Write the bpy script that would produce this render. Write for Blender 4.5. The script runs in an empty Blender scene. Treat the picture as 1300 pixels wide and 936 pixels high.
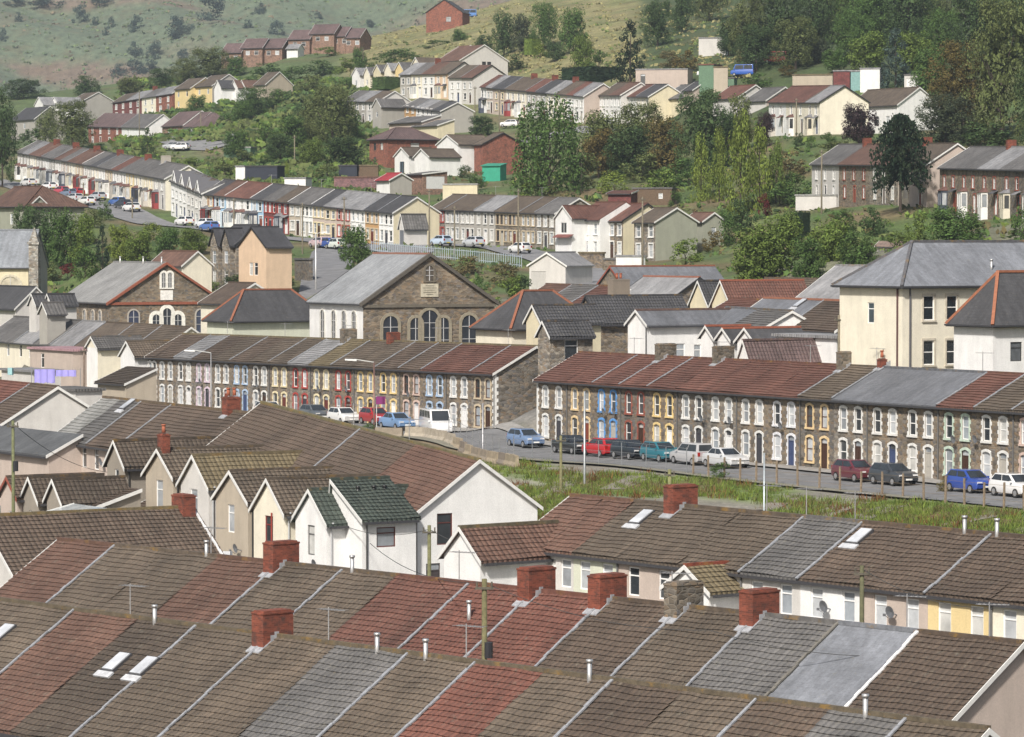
import bpy, bmesh, math, random
import numpy as np
from mathutils import Vector
random.seed(11)
rng = np.random.default_rng(5)
C = bpy.context.scene
COL = C.collection
PI = math.pi
# ------------------------------------------------------------------ camera model
F = 4700.0            # focal length in photo pixels (1300 wide)
PITCH = math.atan(168.0 / F)
ZC = 30.0
def P(px, py, d):
    xc = (px - 650.0) / F; yc = -(py - 468.0) / F
    dy = math.cos(PITCH) + yc * math.sin(PITCH)
    dz = -math.sin(PITCH) + yc * math.cos(PITCH)
    k = d / dy
    return Vector((xc * k, d, ZC + dz * k))
def pxof(p):
    y, z = p.y, p.z - ZC
    depth = y * math.cos(PITCH) - z * math.sin(PITCH)
    up = y * math.sin(PITCH) + z * math.cos(PITCH)
    return 650 + F * p.x / depth, 468 - F * up / depth
cam_d = bpy.data.cameras.new('camera'); cam = bpy.data.objects.new('camera', cam_d); COL.objects.link(cam)
cam_d.sensor_width = 36.0; cam_d.lens = 36.0 * F / 1300.0
cam_d.clip_start = 1.0; cam_d.clip_end = 6000
cam.location = (0, 0, ZC); cam.rotation_euler = (PI / 2 - PITCH, 0, 0)
C.camera = cam

# ------------------------------------------------------------------ materials
def newmat(name):
    m = bpy.data.materials.new(name); m.use_nodes = True
    nt = m.node_tree; b = nt.nodes['Principled BSDF']
    return m, nt, b
class N:
    def __init__(s, nt): s.nt = nt
    def __call__(s, t, **k):
        n = s.nt.nodes.new(t)
        for a, v in k.items(): setattr(n, a, v)
        return n
    def link(s, a, b): s.nt.links.new(a, b)
    def math(s, op, a, b=None, c=None):
        n = s('ShaderNodeMath', operation=op)
        for i, v in enumerate((a, b, c)):
            if v is None: continue
            if isinstance(v, (int, float)): n.inputs[i].default_value = v
            else: s.link(v, n.inputs[i])
        return n.outputs[0]
    def noise(s, vec, scale, detail=3, rough=.55):
        n = s('ShaderNodeTexNoise'); n.inputs['Scale'].default_value = scale
        n.inputs['Detail'].default_value = detail; n.inputs['Roughness'].default_value = rough
        if vec is not None: s.link(vec, n.inputs['Vector'])
        return n.outputs['Fac']
    def ramp(s, v, stops):
        n = s('ShaderNodeValToRGB'); e = n.color_ramp.elements
        while len(e) < len(stops): e.new(.5)
        for i, (p, c) in enumerate(stops):
            e[i].position = p; e[i].color = (*c, 1) if len(c) == 3 else c
        s.link(v, n.inputs[0]); return n.outputs[0]
    def mix(s, fac, a, b, blend='MIX'):
        n = s('ShaderNodeMix', data_type='RGBA', blend_type=blend)
        for i, v in ((0, fac), (6, a), (7, b)):
            if isinstance(v, (int, float)): n.inputs[i].default_value = v
            elif isinstance(v, tuple): n.inputs[i].default_value = (*v, 1)
            else: s.link(v, n.inputs[i])
        return n.outputs[2]
    def mapr(s, v, a, b, c, d):
        n = s('ShaderNodeMapRange'); s.link(v, n.inputs[0])
        for i, x in enumerate((a, b, c, d)): n.inputs[i + 1].default_value = x
        return n.outputs[0]
    def scalecol(s, col, fac):
        n = s('ShaderNodeVectorMath', operation='SCALE'); s.link(col, n.inputs[0]); s.link(fac, n.inputs['Scale'])
        return n.outputs[0]
    def bump(s, h, bsdf, dist=.02, strength=1.0):
        n = s('ShaderNodeBump'); n.inputs['Distance'].default_value = dist; n.inputs['Strength'].default_value = strength
        s.link(h, n.inputs['Height']); s.link(n.outputs[0], bsdf.inputs['Normal'])
def base_nodes(name, rough=.8):
    m, nt, b = newmat(name); n = N(nt)
    b.inputs['Roughness'].default_value = rough
    oc = n('ShaderNodeObjectInfo').outputs['Color']
    pos = n('ShaderNodeNewGeometry').outputs['Position']
    return m, n, b, oc, pos
MAT = {}
def mk_roof(name, pitchu, pitchv, roll, courses, lich, var, stag=0.0):
    m, n, b, oc, pos = base_nodes(name, .85)
    uv = n('ShaderNodeUVMap').outputs[0]
    sep = n('ShaderNodeSeparateXYZ'); n.link(uv, sep.inputs[0]); u, v = sep.outputs[0], sep.outputs[1]
    iv = n.math('FLOOR', n.math('DIVIDE', v, pitchv))
    iu = n.math('FLOOR', n.math('ADD', n.math('DIVIDE', u, pitchu), n.math('MULTIPLY', iv, stag)))
    comb = n('ShaderNodeCombineXYZ'); n.link(iu, comb.inputs[0]); n.link(iv, comb.inputs[1])
    rnd = n('ShaderNodeObjectInfo').outputs['Random']; n.link(rnd, comb.inputs[2])
    wn = n('ShaderNodeTexWhiteNoise', noise_dimensions='3D'); n.link(comb.outputs[0], wn.inputs['Vector'])
    f = n.mapr(wn.outputs['Value'], 0, 1, 1 - var, 1 + var)
    big = n.mapr(n.noise(pos, .35, 4, .6), .25, .75, .72, 1.28)
    fine = n.mapr(n.noise(pos, 9, 3, .7), .25, .75, .80, 1.2)
    # rain streaks that run down the slope
    sv = n('ShaderNodeCombineXYZ'); n.link(n.math('MULTIPLY', u, 2.6), sv.inputs[0]); n.link(n.math('MULTIPLY', v, .25), sv.inputs[1]); n.link(rnd, sv.inputs[2])
    streak = n.mapr(n.noise(sv.outputs[0], 1.0, 3, .6), .3, .7, .82, 1.15)
    tot = n.math('MULTIPLY', n.math('MULTIPLY', f, big), n.math('MULTIPLY', fine, streak))
    col = n.scalecol(oc, tot)
    li = n.mapr(n.noise(pos, 3.2, 5, .7), .62 - lich, .78 - lich * .5, 0, .55)
    col = n.mix(li, col, (.20, .19, .15))
    yl = n.mapr(n.noise(pos, 5.1, 4, .65), .66, .76, 0, .55)
    col = n.mix(yl, col, (.19, .15, .06))
    n.link(col, b.inputs['Base Color'])
    fu = n.math('FRACT', n.math('DIVIDE', u, pitchu))
    w = n.math('ABSOLUTE', n.math('SINE', n.math('MULTIPLY', fu, PI)))
    h = n.math('MULTIPLY', w, roll)
    if courses:
        fv = n.math('FRACT', n.math('DIVIDE', v, pitchv))
        h = n.math('SUBTRACT', h, n.math('MULTIPLY', fv, courses))
    h = n.math('ADD', h, n.math('MULTIPLY', fine, .004))
    n.bump(h, b, 1.0, 1.0)
    MAT[name] = m
mk_roof('concrete_tile', .30, .325, .05, 0, .05, .10)
mk_roof('concrete_tile_far', .42, .42, .05, .06, .0, .16)
mk_roof('roof_slate', .28, .24, .0, .012, .0, .10, .5)

def mk_render():
    m, n, b, oc, pos = base_nodes('painted_render', .9)
    sep = n('ShaderNodeSeparateXYZ'); n.link(pos, sep.inputs[0])
    cv = n('ShaderNodeCombineXYZ')
    n.link(n.math('MULTIPLY', sep.outputs[0], 1.6), cv.inputs[0]); n.link(n.math('MULTIPLY', sep.outputs[1], 1.6), cv.inputs[1]); n.link(n.math('MULTIPLY', sep.outputs[2], .22), cv.inputs[2])
    st = n.mapr(n.noise(cv.outputs[0], 1, 4, .6), .3, .72, 1.03, .90)
    bl = n.mapr(n.noise(pos, .9, 4, .6), .3, .7, .93, 1.06)
    gr = n.mapr(n.noise(pos, 14, 2, .6), .3, .7, .93, 1.07)
    col = n.scalecol(oc, n.math('MULTIPLY', n.math('MULTIPLY', st, bl), gr))
    d = n.mapr(n.noise(cv.outputs[0], .7, 5, .65), .62, .85, 0, .30)
    col = n.mix(d, col, (.22, .21, .19))
    n.link(col, b.inputs['Base Color'])
    n.bump(n.noise(pos, 22, 2, .6), b, .02, .5)
    MAT['painted_render'] = m
mk_render()
def mk_stone():
    m, n, b, oc, pos = base_nodes('rubble_stone', .92)
    uv = n('ShaderNodeUVMap').outputs[0]
    nz = n('ShaderNodeTexNoise'); nz.inputs['Scale'].default_value = 2.2; n.link(uv, nz.inputs['Vector'])
    sc = n('ShaderNodeVectorMath', operation='MULTIPLY_ADD'); n.link(nz.outputs['Color'], sc.inputs[0]); sc.inputs[1].default_value = (.12, .12, 0); n.link(uv, sc.inputs[2])
    vo = n('ShaderNodeTexVoronoi'); vo.inputs['Scale'].default_value = 1.0
    mp = n('ShaderNodeMapping'); mp.inputs['Scale'].default_value = (2.6, 5.2, 1); n.link(sc.outputs[0], mp.inputs[0]); n.link(mp.outputs[0], vo.inputs['Vector'])
    vd = n('ShaderNodeTexVoronoi', feature='DISTANCE_TO_EDGE'); vd.inputs['Scale'].default_value = 1.0; n.link(mp.outputs[0], vd.inputs['Vector'])
    cs = n('ShaderNodeSeparateColor'); n.link(vo.outputs['Color'], cs.inputs[0])
    f = n.mapr(cs.outputs[0], 0, 1, .45, 1.55)
    col = n.scalecol(oc, f)
    col = n.mix(n.mapr(cs.outputs[1], .45, 1, 0, .5), col, (.25, .16, .085))
    col = n.mix(n.mapr(cs.outputs[2], .7, 1, 0, .6), col, (.15, .15, .16))
    col = n.mix(n.mapr(vd.outputs['Distance'], .0, .09, .6, 0), col, (.17, .16, .14))
    big = n.mapr(n.noise(pos, .5, 4, .6), .3, .7, .78, 1.2)
    col = n.scalecol(col, big)
    n.link(col, b.inputs['Base Color'])
    n.bump(n.math('MINIMUM', vd.outputs['Distance'], .15), b, .15, .8)
    MAT['rubble_stone'] = m
mk_stone()
def mk_brick():
    m, n, b, oc, pos = base_nodes('brickwork', .9)
    uv = n('ShaderNodeUVMap').outputs[0]
    br = n('ShaderNodeTexBrick'); br.inputs['Scale'].default_value = 1.0
    br.inputs['Brick Width'].default_value = .225; br.inputs['Row Height'].default_value = .075; br.inputs['Mortar Size'].default_value = .008
    br.inputs['Color1'].default_value = (.55, .55, .55, 1); br.inputs['Color2'].default_value = (1.3, 1.2, 1.15, 1); br.inputs['Mortar'].default_value = (1.1, 1.3, 1.5, 1)
    n.link(uv, br.inputs['Vector'])
    col = n.mix(1.0, oc, br.outputs['Color'], 'MULTIPLY')
    big = n.mapr(n.noise(pos, 1.3, 4, .65), .3, .7, .72, 1.2)
    col = n.scalecol(col, big)
    so = n.mapr(n.noise(pos, 2.1, 4, .6), .50, .72, 0, .75)
    col = n.mix(so, col, (.035, .03, .027))
    n.link(col, b.inputs['Base Color'])
    MAT['brickwork'] = m
mk_brick()
def mk_plain(name, rough=.6, var=.12, scale=4., spec=.4, metal=0, coat=0):
    m, n, b, oc, pos = base_nodes(name, rough)
    f = n.mapr(n.noise(pos, scale, 4, .6), .3, .7, 1 - var, 1 + var)
    n.link(n.scalecol(oc, f), b.inputs['Base Color'])
    b.inputs['Specular IOR Level'].default_value = spec; b.inputs['Metallic'].default_value = metal
    b.inputs['Coat Weight'].default_value = coat
    MAT[name] = m
def mk_ridge():
    m, n, b, oc, pos = base_nodes('mossy_ridge', .9)
    f = n.mapr(n.noise(pos, 3, 4, .7), .3, .7, .6, 1.3); col = n.scalecol(oc, f)
    col = n.mix(n.mapr(n.noise(pos, 1.3, 5, .7), .53, .68, 0, .7), col, (.24, .14, .03)); n.link(col, b.inputs['Base Color']); MAT['mossy_ridge'] = m
mk_ridge()
mk_plain('gloss_paint', .45, .08)
mk_plain('matt_paint', .8, .18)
mk_plain('window_glass', .07, .25, 1.2, .8)
mk_plain('car_paint', .28, .03, 3, .5, 0, .9)
mk_plain('rubber', .85, .1)
mk_plain('metal', .42, .12, 5, .5, .6)
mk_plain('weathered_wood', .9, .3, 6)
mk_plain('concrete', .92, .22, 2.5)
mk_plain('cloth', .9, .08, 2)
mk_plain('lead_flashing', .6, .25, 5)
def mk_ground():
    m, n, b, oc, pos = base_nodes('ground_cover', .95)
    ca = n('ShaderNodeVertexColor', layer_name='Col').outputs[0]
    f = n.mapr(n.noise(pos, .25, 6, .65), .3, .7, .65, 1.35)
    g = n.mapr(n.noise(pos, 2.5, 4, .7), .3, .7, .7, 1.3)
    col = n.scalecol(ca, n.math('MULTIPLY', f, g))
    p1 = n.mapr(n.noise(pos, .09, 5, .6), .52, .66, 0, .6)
    col = n.mix(p1, col, n.mix(.5, col, (.13, .085, .045)))
    n.link(col, b.inputs['Base Color'])
    n.bump(n.noise(pos, 1.2, 5, .7), b, .4, .7)
    MAT['ground_cover'] = m
    m, n, b, oc, pos = base_nodes('asphalt', .9)
    f = n.mapr(n.noise(pos, .6, 5, .7), .3, .7, .75, 1.3)
    n.link(n.scalecol(oc, f), b.inputs['Base Color']); MAT['asphalt'] = m
    m, n, b, oc, pos = base_nodes('foliage', .75)
    r = n('ShaderNodeNewGeometry').outputs['Random Per Island']
    f = n.mapr(r, 0, 1, .45, 1.5)
    col = n.scalecol(oc, f)
    col = n.mix(n.mapr(n.noise(pos, .5, 3, .6), .5, .75, 0, .35), col, n.mix(.6, col, (.10, .085, .025)))
    n.link(col, b.inputs['Base Color']); b.inputs['Specular IOR Level'].default_value = .25
    tr = n('ShaderNodeBsdfTranslucent'); n.link(col, tr.inputs['Color'])
    mx = n('ShaderNodeMixShader'); mx.inputs[0].default_value = .25
    out = [x for x in n.nt.nodes if x.type == 'OUTPUT_MATERIAL'][0]
    n.link(b.outputs[0], mx.inputs[1]); n.link(tr.outputs[0], mx.inputs[2]); n.link(mx.outputs[0], out.inputs[0])
    MAT['foliage'] = m
    m, n, b, oc, pos = base_nodes('tree_bark', .9)
    f = n.mapr(n.noise(pos, 6, 4, .7), .3, .7, .6, 1.4)
    n.link(n.scalecol(oc, f), b.inputs['Base Color']); MAT['tree_bark'] = m
mk_ground()

# ------------------------------------------------------------------ mesh helpers
class MB:
    def __init__(s): s.v = []; s.f = []; s.m = []; s.uv = []
    def face(s, pts, m=0, uv=None):
        k = len(s.v); pts = [tuple(p) for p in pts]
        s.v += pts; s.f.append(tuple(range(k, k + len(pts)))); s.m.append(m)
        if uv is None:
            a, b_, c = Vector(pts[0]), Vector(pts[1]), Vector(pts[2])
            n = (b_ - a).cross(c - a)
            if n.length < 1e-9: n = Vector((0, 0, 1))
            n.normalize()
            if abs(n.z) > .98: t, bb = Vector((1, 0, 0)), Vector((0, 1, 0))
            else:
                t = Vector((0, 0, 1)).cross(n); t.normalize(); bb = n.cross(t)
            uv = [(Vector(p).dot(t), Vector(p).dot(bb)) for p in pts]
        s.uv += list(uv)
    def box(s, x0, y0, z0, x1, y1, z1, m=0):
        a = [(x0, y0, z0), (x1, y0, z0), (x1, y1, z0), (x0, y1, z0), (x0, y0, z1), (x1, y0, z1), (x1, y1, z1), (x0, y1, z1)]
        for q in ((0, 1, 5, 4), (1, 2, 6, 5), (2, 3, 7, 6), (3, 0, 4, 7), (4, 5, 6, 7), (3, 2, 1, 0)): s.face([a[i] for i in q], m)
    def hexa(s, a, m=0):
        for q in ((0, 1, 5, 4), (1, 2, 6, 5), (2, 3, 7, 6), (3, 0, 4, 7), (4, 5, 6, 7), (3, 2, 1, 0)): s.face([a[i] for i in q], m)
    def bar(s, p, q, w, h=None, m=0, up=(0, 0, 1)):
        p, q = Vector(p), Vector(q); h = w if h is None else h
        d = (q - p).normalized(); u = Vector(up)
        if abs(d.dot(u)) > .98: u = Vector((0, 1, 0))
        sd = d.cross(u).normalized() * (w / 2); u2 = sd.cross(d).normalized() * (h / 2)
        a = [p - sd - u2, p + sd - u2, q + sd - u2, q - sd - u2, p - sd + u2, p + sd + u2, q + sd + u2, q - sd + u2]
        s.hexa(a, m)
    def cyl(s, p, q, r, r2=None, n=8, m=0, cap=True):
        p, q = Vector(p), Vector(q); r2 = r if r2 is None else r2
        d = (q - p).normalized(); u = Vector((0, 0, 1)) if abs(d.z) < .95 else Vector((1, 0, 0))
        a = d.cross(u).normalized(); b = d.cross(a)
        ring = lambda c, rr: [c + (a * math.cos(2 * PI * i / n) + b * math.sin(2 * PI * i / n)) * rr for i in range(n)]
        A, B = ring(p, r), ring(q, r2)
        for i in range(n):
            j = (i + 1) % n; s.face([A[j], A[i], B[i], B[j]], m)
        if cap: s.face(B[::-1], m); s.face(A, m)
    def mesh(s, name, mats, smooth=False):
        me = bpy.data.meshes.new(name); me.from_pydata(s.v, [], s.f)
        if len(mats) > 1 or True:
            me.polygons.foreach_set('material_index', s.m)
        ul = me.uv_layers.new(name='UVMap'); ul.data.foreach_set('uv', [c for t in s.uv for c in t])
        for k in mats: me.materials.append(MAT[k])
        if smooth:
            bm = bmesh.new(); bm.from_mesh(me); bmesh.ops.remove_doubles(bm, verts=bm.verts, dist=.002)
            for f in bm.faces: f.smooth = True
            bm.to_mesh(me); bm.free()
        me.update(); return me
def obj(name, me, parent=None, loc=(0, 0, 0), rz=0, color=(.5, .5, .5)):
    o = bpy.data.objects.new(name, me); COL.objects.link(o)
    o.location = loc; o.rotation_euler = (0, 0, rz); o.color = (*color, 1)
    if parent is not None: o.parent = parent
    return o
def tag(o, label=None, cat=None, group=None, kind=None):
    if label: o['label'] = label
    if cat: o['category'] = cat
    if group: o['group'] = group
    if kind: o['kind'] = kind
    return o
def empty(name, loc, rz=0):
    o = bpy.data.objects.new(name, None); COL.objects.link(o); o.empty_display_size = .3
    o.location = loc; o.rotation_euler = (0, 0, rz); return o
CACHE = {}
def cached(key, fn):
    if key not in CACHE: CACHE[key] = fn()
    return CACHE[key]
CTRL = []     # ground control points (x, y, z)

# ------------------------------------------------------------------ colours (albedo)
RC = dict(br=(.092, .067, .050), gb=(.100, .078, .058), gr=(.112, .108, .105), dg=(.055, .055, .059), lg=(.225, .225, .23), sl=(.122, .128, .142),
          rd=(.125, .057, .042), rb=(.118, .066, .048), r2=(.140, .058, .042), gn=(.045, .058, .048), yb=(.135, .108, .062), db=(.064, .049, .037),
          lt=(.25, .25, .24), pb=(.125, .085, .082), dk=(.045, .045, .05), bg=(.17, .18, .20))
RW = dict(br='brown', gb='grey-brown', gr='grey', dg='dark grey', lg='pale grey', sl='slate-grey', rd='red', rb='reddish brown', r2='dull red', gn='dark green',
          yb='yellowish brown', db='dark brown', lt='light grey', pb='purplish brown', dk='blackish', bg='bluish slate')
WC = dict(wh=(.74, .74, .73), cr=(.73, .685, .565), ye=(.68, .54, .28), gy=(.36, .345, .315), lw=(.56, .545, .52), pk=(.47, .395, .345), pe=(.63, .47, .33),
          st=(.185, .150, .108), sg=(.225, .20, .165), sd=(.135, .12, .10), bk=(.25, .095, .062), tb=(.25, .155, .11), bl=(.30, .46, .62), or_=(.46, .28, .13),
          be=(.42, .365, .29), ds=(.28, .25, .21), cg=(.58, .60, .49), pi=(.50, .36, .37), yl=(.62, .56, .40), nv=(.03, .035, .05), gt=(.04, .30, .20),
          dr=(.16, .05, .045), te=(.20, .34, .33), wd=(.13, .09, .06), gw=(.30, .31, .25), pu=(.2, .11, .11), gg=(.12,.2,.13))
WM = dict(st='rubble_stone', sg='rubble_stone', sd='rubble_stone', bk='brickwork', tb='brickwork', dr='brickwork', pu='brickwork', nv='matt_paint', gt='cloth', te='matt_paint', wd='weathered_wood', gg='matt_paint')
WW = dict(wh='white', cr='cream', ye='yellow', gy='grey rendered', lw='pale grey', pk='pinkish grey', pe='peach', st='stone', sg='grey stone', sd='dark stone', bk='red brick', tb='tan brick',
          bl='pale blue', or_='orange', be='beige', ds='drab', cg='greenish cream', pi='pink', yl='pale yellow', nv='navy', gt='green', dr='dark red', te='teal', wd='wooden', gw='greenish grey', pu='purple brick', gg='dull green')
TC = dict(wh=(.66, .66, .64), cr=(.66, .58, .38), bl=(.10, .28, .60), lb=(.36, .47, .62), rd=(.36, .06, .05), rb=(.26, .08, .055), ye=(.68, .52, .24), pk=(.55, .42, .36), be=(.50, .42, .30),
          oc=(.64, .49, .28), gn=(.46, .56, .47), bn=(.09, .045, .03), pu=(.6, .5, .58), gy=(.4, .39, .37), nv=(.64, .65, .68))
TW = dict(wh='white', cr='cream', bl='bright blue', lb='light blue', rd='red', rb='brick red', ye='yellow', pk='pinkish', be='beige', oc='ochre', gn='pale green', bn='brown', pu='lilac', gy='grey', nv='white and blue')
DOORC = [(.75, .75, .74), (.12, .03, .025), (.06, .03, .02), (.4, .38, .34), (.05, .05, .06), (.7, .7, .7), (.05, .07, .15), (.2, .05, .03)]
PANEC = [(.03, .035, .04), (.06, .065, .07), (.24, .26, .28), (.36, .38, .40), (.46, .48, .50), (.30, .33, .36), (.5, .5, .48)]

# ------------------------------------------------------------------ windows, doors, surrounds (cached meshes, origin at bottom centre of the opening, facing -y)
def window_mesh(w, h, st):
    def f():
        b = MB(); t = .065
        b.box(-w / 2, -.03, 0, -w / 2 + t, .03, h); b.box(w / 2 - t, -.03, 0, w / 2, .03, h)
        b.box(-w / 2 + t, -.03, 0, w / 2 - t, .03, t); b.box(-w / 2 + t, -.03, h - t, w / 2 - t, .03, h)
        if st == 's': b.box(-w / 2 + t, -.026, h * .52 - .03, w / 2 - t, .03, h * .52 + .03)
        elif st == 'c': b.box(-w / 2 + t, -.026, h * .7 - .03, w / 2 - t, .03, h * .7 + .03)
        elif st == 'd':
            b.box(-.03, -.026, t, .03, .03, h - t)
        return b.mesh('window', ['gloss_paint'])
    return cached(('win', w, h, st), f)
def pane_mesh(w, h):
    def f():
        b = MB(); b.box(-w / 2 + .05, 0, .05, w / 2 - .05, .012, h - .05); return b.mesh('pane', ['window_glass'])
    return cached(('pane', w, h), f)
def surround_mesh(w, h, kind, sill=True):
    def f():
        b = MB(); y0, y1 = -.045, -.002
        if kind == 'tooth':
            n = max(4, int(round(h / .27))); dz = h / n
            for sgn in (-1, 1):
                for i in range(n):
                    e = .17 if i % 2 == 0 else .06
                    x0, x1 = sorted((sgn * (w / 2 - .03), sgn * (w / 2 + e)))
                    b.box(x0, y0, i * dz, x1, y1, (i + 1) * dz)
            ns = 6; hw = w / 2 + .10
            for i in range(ns):
                ta, tb = i / ns, (i + 1) / ns
                inn = lambda t: (-w / 2 + w * t, h - .12 + .13 * math.sin(PI * t))
                out = lambda t: (-hw + 2 * hw * t, h + .02 + .16 * math.sin(PI * t))
                (xa, za), (xb, zb), (xc, zc), (xd, zd) = inn(ta), inn(tb), out(tb), out(ta)
                lo = [(xa, y0 - .01, za), (xb, y0 - .01, zb), (xb, .03, zb), (xa, .03, za)]
                hi = [(xd, y0 - .01, zd), (xc, y0 - .01, zc), (xc, -.003, zc), (xd, -.003, zd)]
                b.hexa(lo + hi)
        else:
            e = .13
            b.box(-w / 2 - e, y0, 0, -w / 2, y1, h); b.box(w / 2, y0, 0, w / 2 + e, y1, h); b.box(-w / 2 - e, y0 - .01, h, w / 2 + e, y1, h + .16)
        if sill: b.box(-w / 2 - .16, -.11, -.13, w / 2 + .16, -.003, -.002)
        return b.mesh('surround', ['matt_paint'])
    return cached(('sur', w, h, kind, sill), f)
def door_mesh(w, h):
    def f():
        b = MB(); hd = h - .42
        b.box(-w / 2 + .05, 0, 0, w / 2 - .05, .05, hd)
        for z0, z1 in ((.15, .85), (1.0, hd - .15)):
            for x0, x1 in ((-w / 2 + .13, -.04), (.04, w / 2 - .13)): b.box(x0, -.02, z0, x1, -.001, z1)
        b.box(-w / 2, -.03, 0, -w / 2 + .05, .05, h); b.box(w / 2 - .05, -.03, 0, w / 2, .05, h)
        b.box(-w / 2 + .05, -.03, hd, w / 2 - .05, .05, hd + .06); b.box(-w / 2 + .05, -.03, h - .05, w / 2 - .05, .05, h)
        return b.mesh('door', ['gloss_paint'])
    return cached(('door', w, h), f)
def fan_mesh(w, h):
    def f():
        b = MB(); b.box(-w / 2 + .05, .01, h - .36, w / 2 - .05, .03, h - .05); return b.mesh('pane', ['window_glass'])
    return cached(('fan', w, h), f)
def garage_door_mesh(w, h):
    def f():
        b = MB(); b.box(-w / 2, 0, 0, w / 2, .05, h)
        n = int(w / .3)
        for i in range(n): b.box(-w / 2 + (i + .12) * w / n, -.02, .05, -w / 2 + (i + .88) * w / n, -.001, h - .05)
        return b.mesh('garage_door', ['gloss_paint'])
    return cached(('gd', w, h), f)
def bay_mesh(w, dp, h):
    def f():
        b = MB(); i = .35
        pts = [(-w / 2, 0), (-w / 2 + i, -dp), (w / 2 - i, -dp), (w / 2, 0)]
        def strip(z0, z1):
            for (xa, ya), (xb, yb) in zip(pts, pts[1:]): b.face([(xa, ya, z0), (xb, yb, z0), (xb, yb, z1), (xa, ya, z1)])
        strip(-1, .75); strip(h - .25, h)
        for (xa, ya) in pts[1:3]: b.box(xa - .07, ya - .02, .75, xa + .07, ya + .12, h - .25)
        b.box(-.05, -dp - .01, .75, .05, -dp + .1, h - .25)
        b.box(-w / 2 - .02, -.1, .75, -w / 2 + .1, 0, h - .25); b.box(w / 2 - .1, -.1, .75, w / 2 + .02, 0, h - .25)
        return b.mesh('bay_window', ['gloss_paint'])
    return cached(('bay', w, dp, h), f)
def bay_pane(w, dp, h):
    def f():
        b = MB(); i = .38
        pts = [(-w / 2 + .06, 0), (-w / 2 + i, -dp + .06), (w / 2 - i, -dp + .06), (w / 2 - .06, 0)]
        for (xa, ya), (xb, yb) in zip(pts, pts[1:]): b.face([(xa, ya, .75), (xb, yb, .75), (xb, yb, h - .25), (xa, ya, h - .25)])
        return b.mesh('pane', ['window_glass'])
    return cached(('bayp', w, dp, h), f)
def bay_roof(w, dp, h):
    def f():
        b = MB(); i = .25; o = .12
        lo = [(-w / 2 - o, 0, h), (-w / 2 + i, -dp - o, h), (w / 2 - i, -dp - o, h), (w / 2 + o, 0, h)]
        a, c = (-w / 2 + .3, 0, h + .5), (w / 2 - .3, 0, h + .5)
        b.face([lo[0], lo[1], a]); b.face([lo[1], lo[2], c, a]); b.face([lo[2], lo[3], c]); b.face(lo[::-1])
        return b.mesh('bay_roof', ['roof_slate'])
    return cached(('bayr', w, dp, h), f)
def canopy_mesh(w):
    def f():
        b = MB(); dp = .8
        b.hexa([(-w / 2, -dp, 0), (w / 2, -dp, 0), (w / 2, 0, .35), (-w / 2, 0, .35), (-w / 2, -dp, .08), (w / 2, -dp, .08), (w / 2, 0, .45), (-w / 2, 0, .45)])
        return b.mesh('canopy', ['roof_slate'])
    return cached(('can', w), f)
def chimney_mesh(lx, ly, hb, ht, st):
    def f():
        b = MB()
        b.box(-lx / 2, -ly / 2, -hb, lx / 2, ly / 2, ht)
        b.box(-lx / 2 - .025, -ly / 2 - .025, ht, lx / 2 + .025, ly / 2 + .025, ht + .08)
        b.box(-lx / 2 + .06, -ly / 2 + .06, ht + .08, lx / 2 - .06, ly / 2 - .06, ht + .14)
        return b.mesh('chimney', [st])
    return cached(('chim', lx, ly, hb, ht, st), f)
def pot_mesh():
    def f():
        b = MB(); b.cyl((0, 0, 0), (0, 0, .42), .13, .10, 8); b.cyl((0, 0, .42), (0, 0, .5), .14, .14, 8); return b.mesh('chimney_pot', ['matt_paint'], True)
    return cached('pot', f)
def flash_mesh(l, rise, h):
    def f():
        b = MB(); k = rise / h
        e = .42
        b.hexa([(-e, -l, -l * k), (e, -l, -l * k), (e, .0, 0), (-e, 0, 0), (-e, -l, -l * k + .05), (e, -l, -l * k + .05), (e, 0, .05), (-e, 0, .05)])
        for i in range(2):
            y = i * .2; b.box(e - .03, y, y * k - .1, e - .002, y + .2, y * k + .28)
        return b.mesh('flashing', ['lead_flashing'])
    return cached(('fl', l, rise, h), f)
def vent_mesh(h):
    def f():
        b = MB(); b.cyl((0, 0, -.4), (0, 0, h), .09, .09, 8); b.cyl((0, 0, h), (0, 0, h + .1), .14, .12, 8); return b.mesh('vent_pipe', ['metal'], True)
    return cached(('vent', h), f)
def dish_mesh():
    def f():
        b = MB(); n = 12; R = .27
        ring = [(R * math.cos(2 * PI * i / n), -.42 - .06 * math.sin(2 * PI * i / n), .1 + R * math.sin(2 * PI * i / n)) for i in range(n)]
        cc = (0, -.33, .1); fr = (0, -.47, .1)
        for i in range(n): b.face([ring[i], ring[(i + 1) % n], cc]); 
        b.cyl((0, 0, -.05), (0, -.33, .05), .03, .03, 6); b.cyl((0, -.36, -.22), (0, -.72, -.02), .015, .015, 5); b.box(-.05, -.78, -.06, .05, -.68, .05)
        return b.mesh('satellite_dish', ['metal'])
    return cached('dish', f)
def aerial_mesh():
    def f():
        b = MB(); b.cyl((0, 0, -.3), (0, 0, 1.5), .025, .025, 6); b.bar((-.5, 0, 1.4), (.7, .2, 1.4), .03)
        for i in range(7):
            t = -.45 + i * .18; b.bar((t, .03 * i - .25, 1.41), (t, .03 * i + .3, 1.41), .015)
        return b.mesh('aerial', ['metal'])
    return cached('aer', f)

MAT['slate_grey'] = MAT['roof_slate'].copy(); MAT['slate_grey'].name = 'slate_grey'
for _l in list(MAT['slate_grey'].node_tree.links):
    if _l.to_node.type == 'BSDF_PRINCIPLED' and _l.to_socket.name == 'Base Color': MAT['slate_grey'].node_tree.links.remove(_l)
MAT['slate_grey'].node_tree.nodes['Principled BSDF'].inputs['Base Color'].default_value = (.11, .11, .12, 1)
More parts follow.
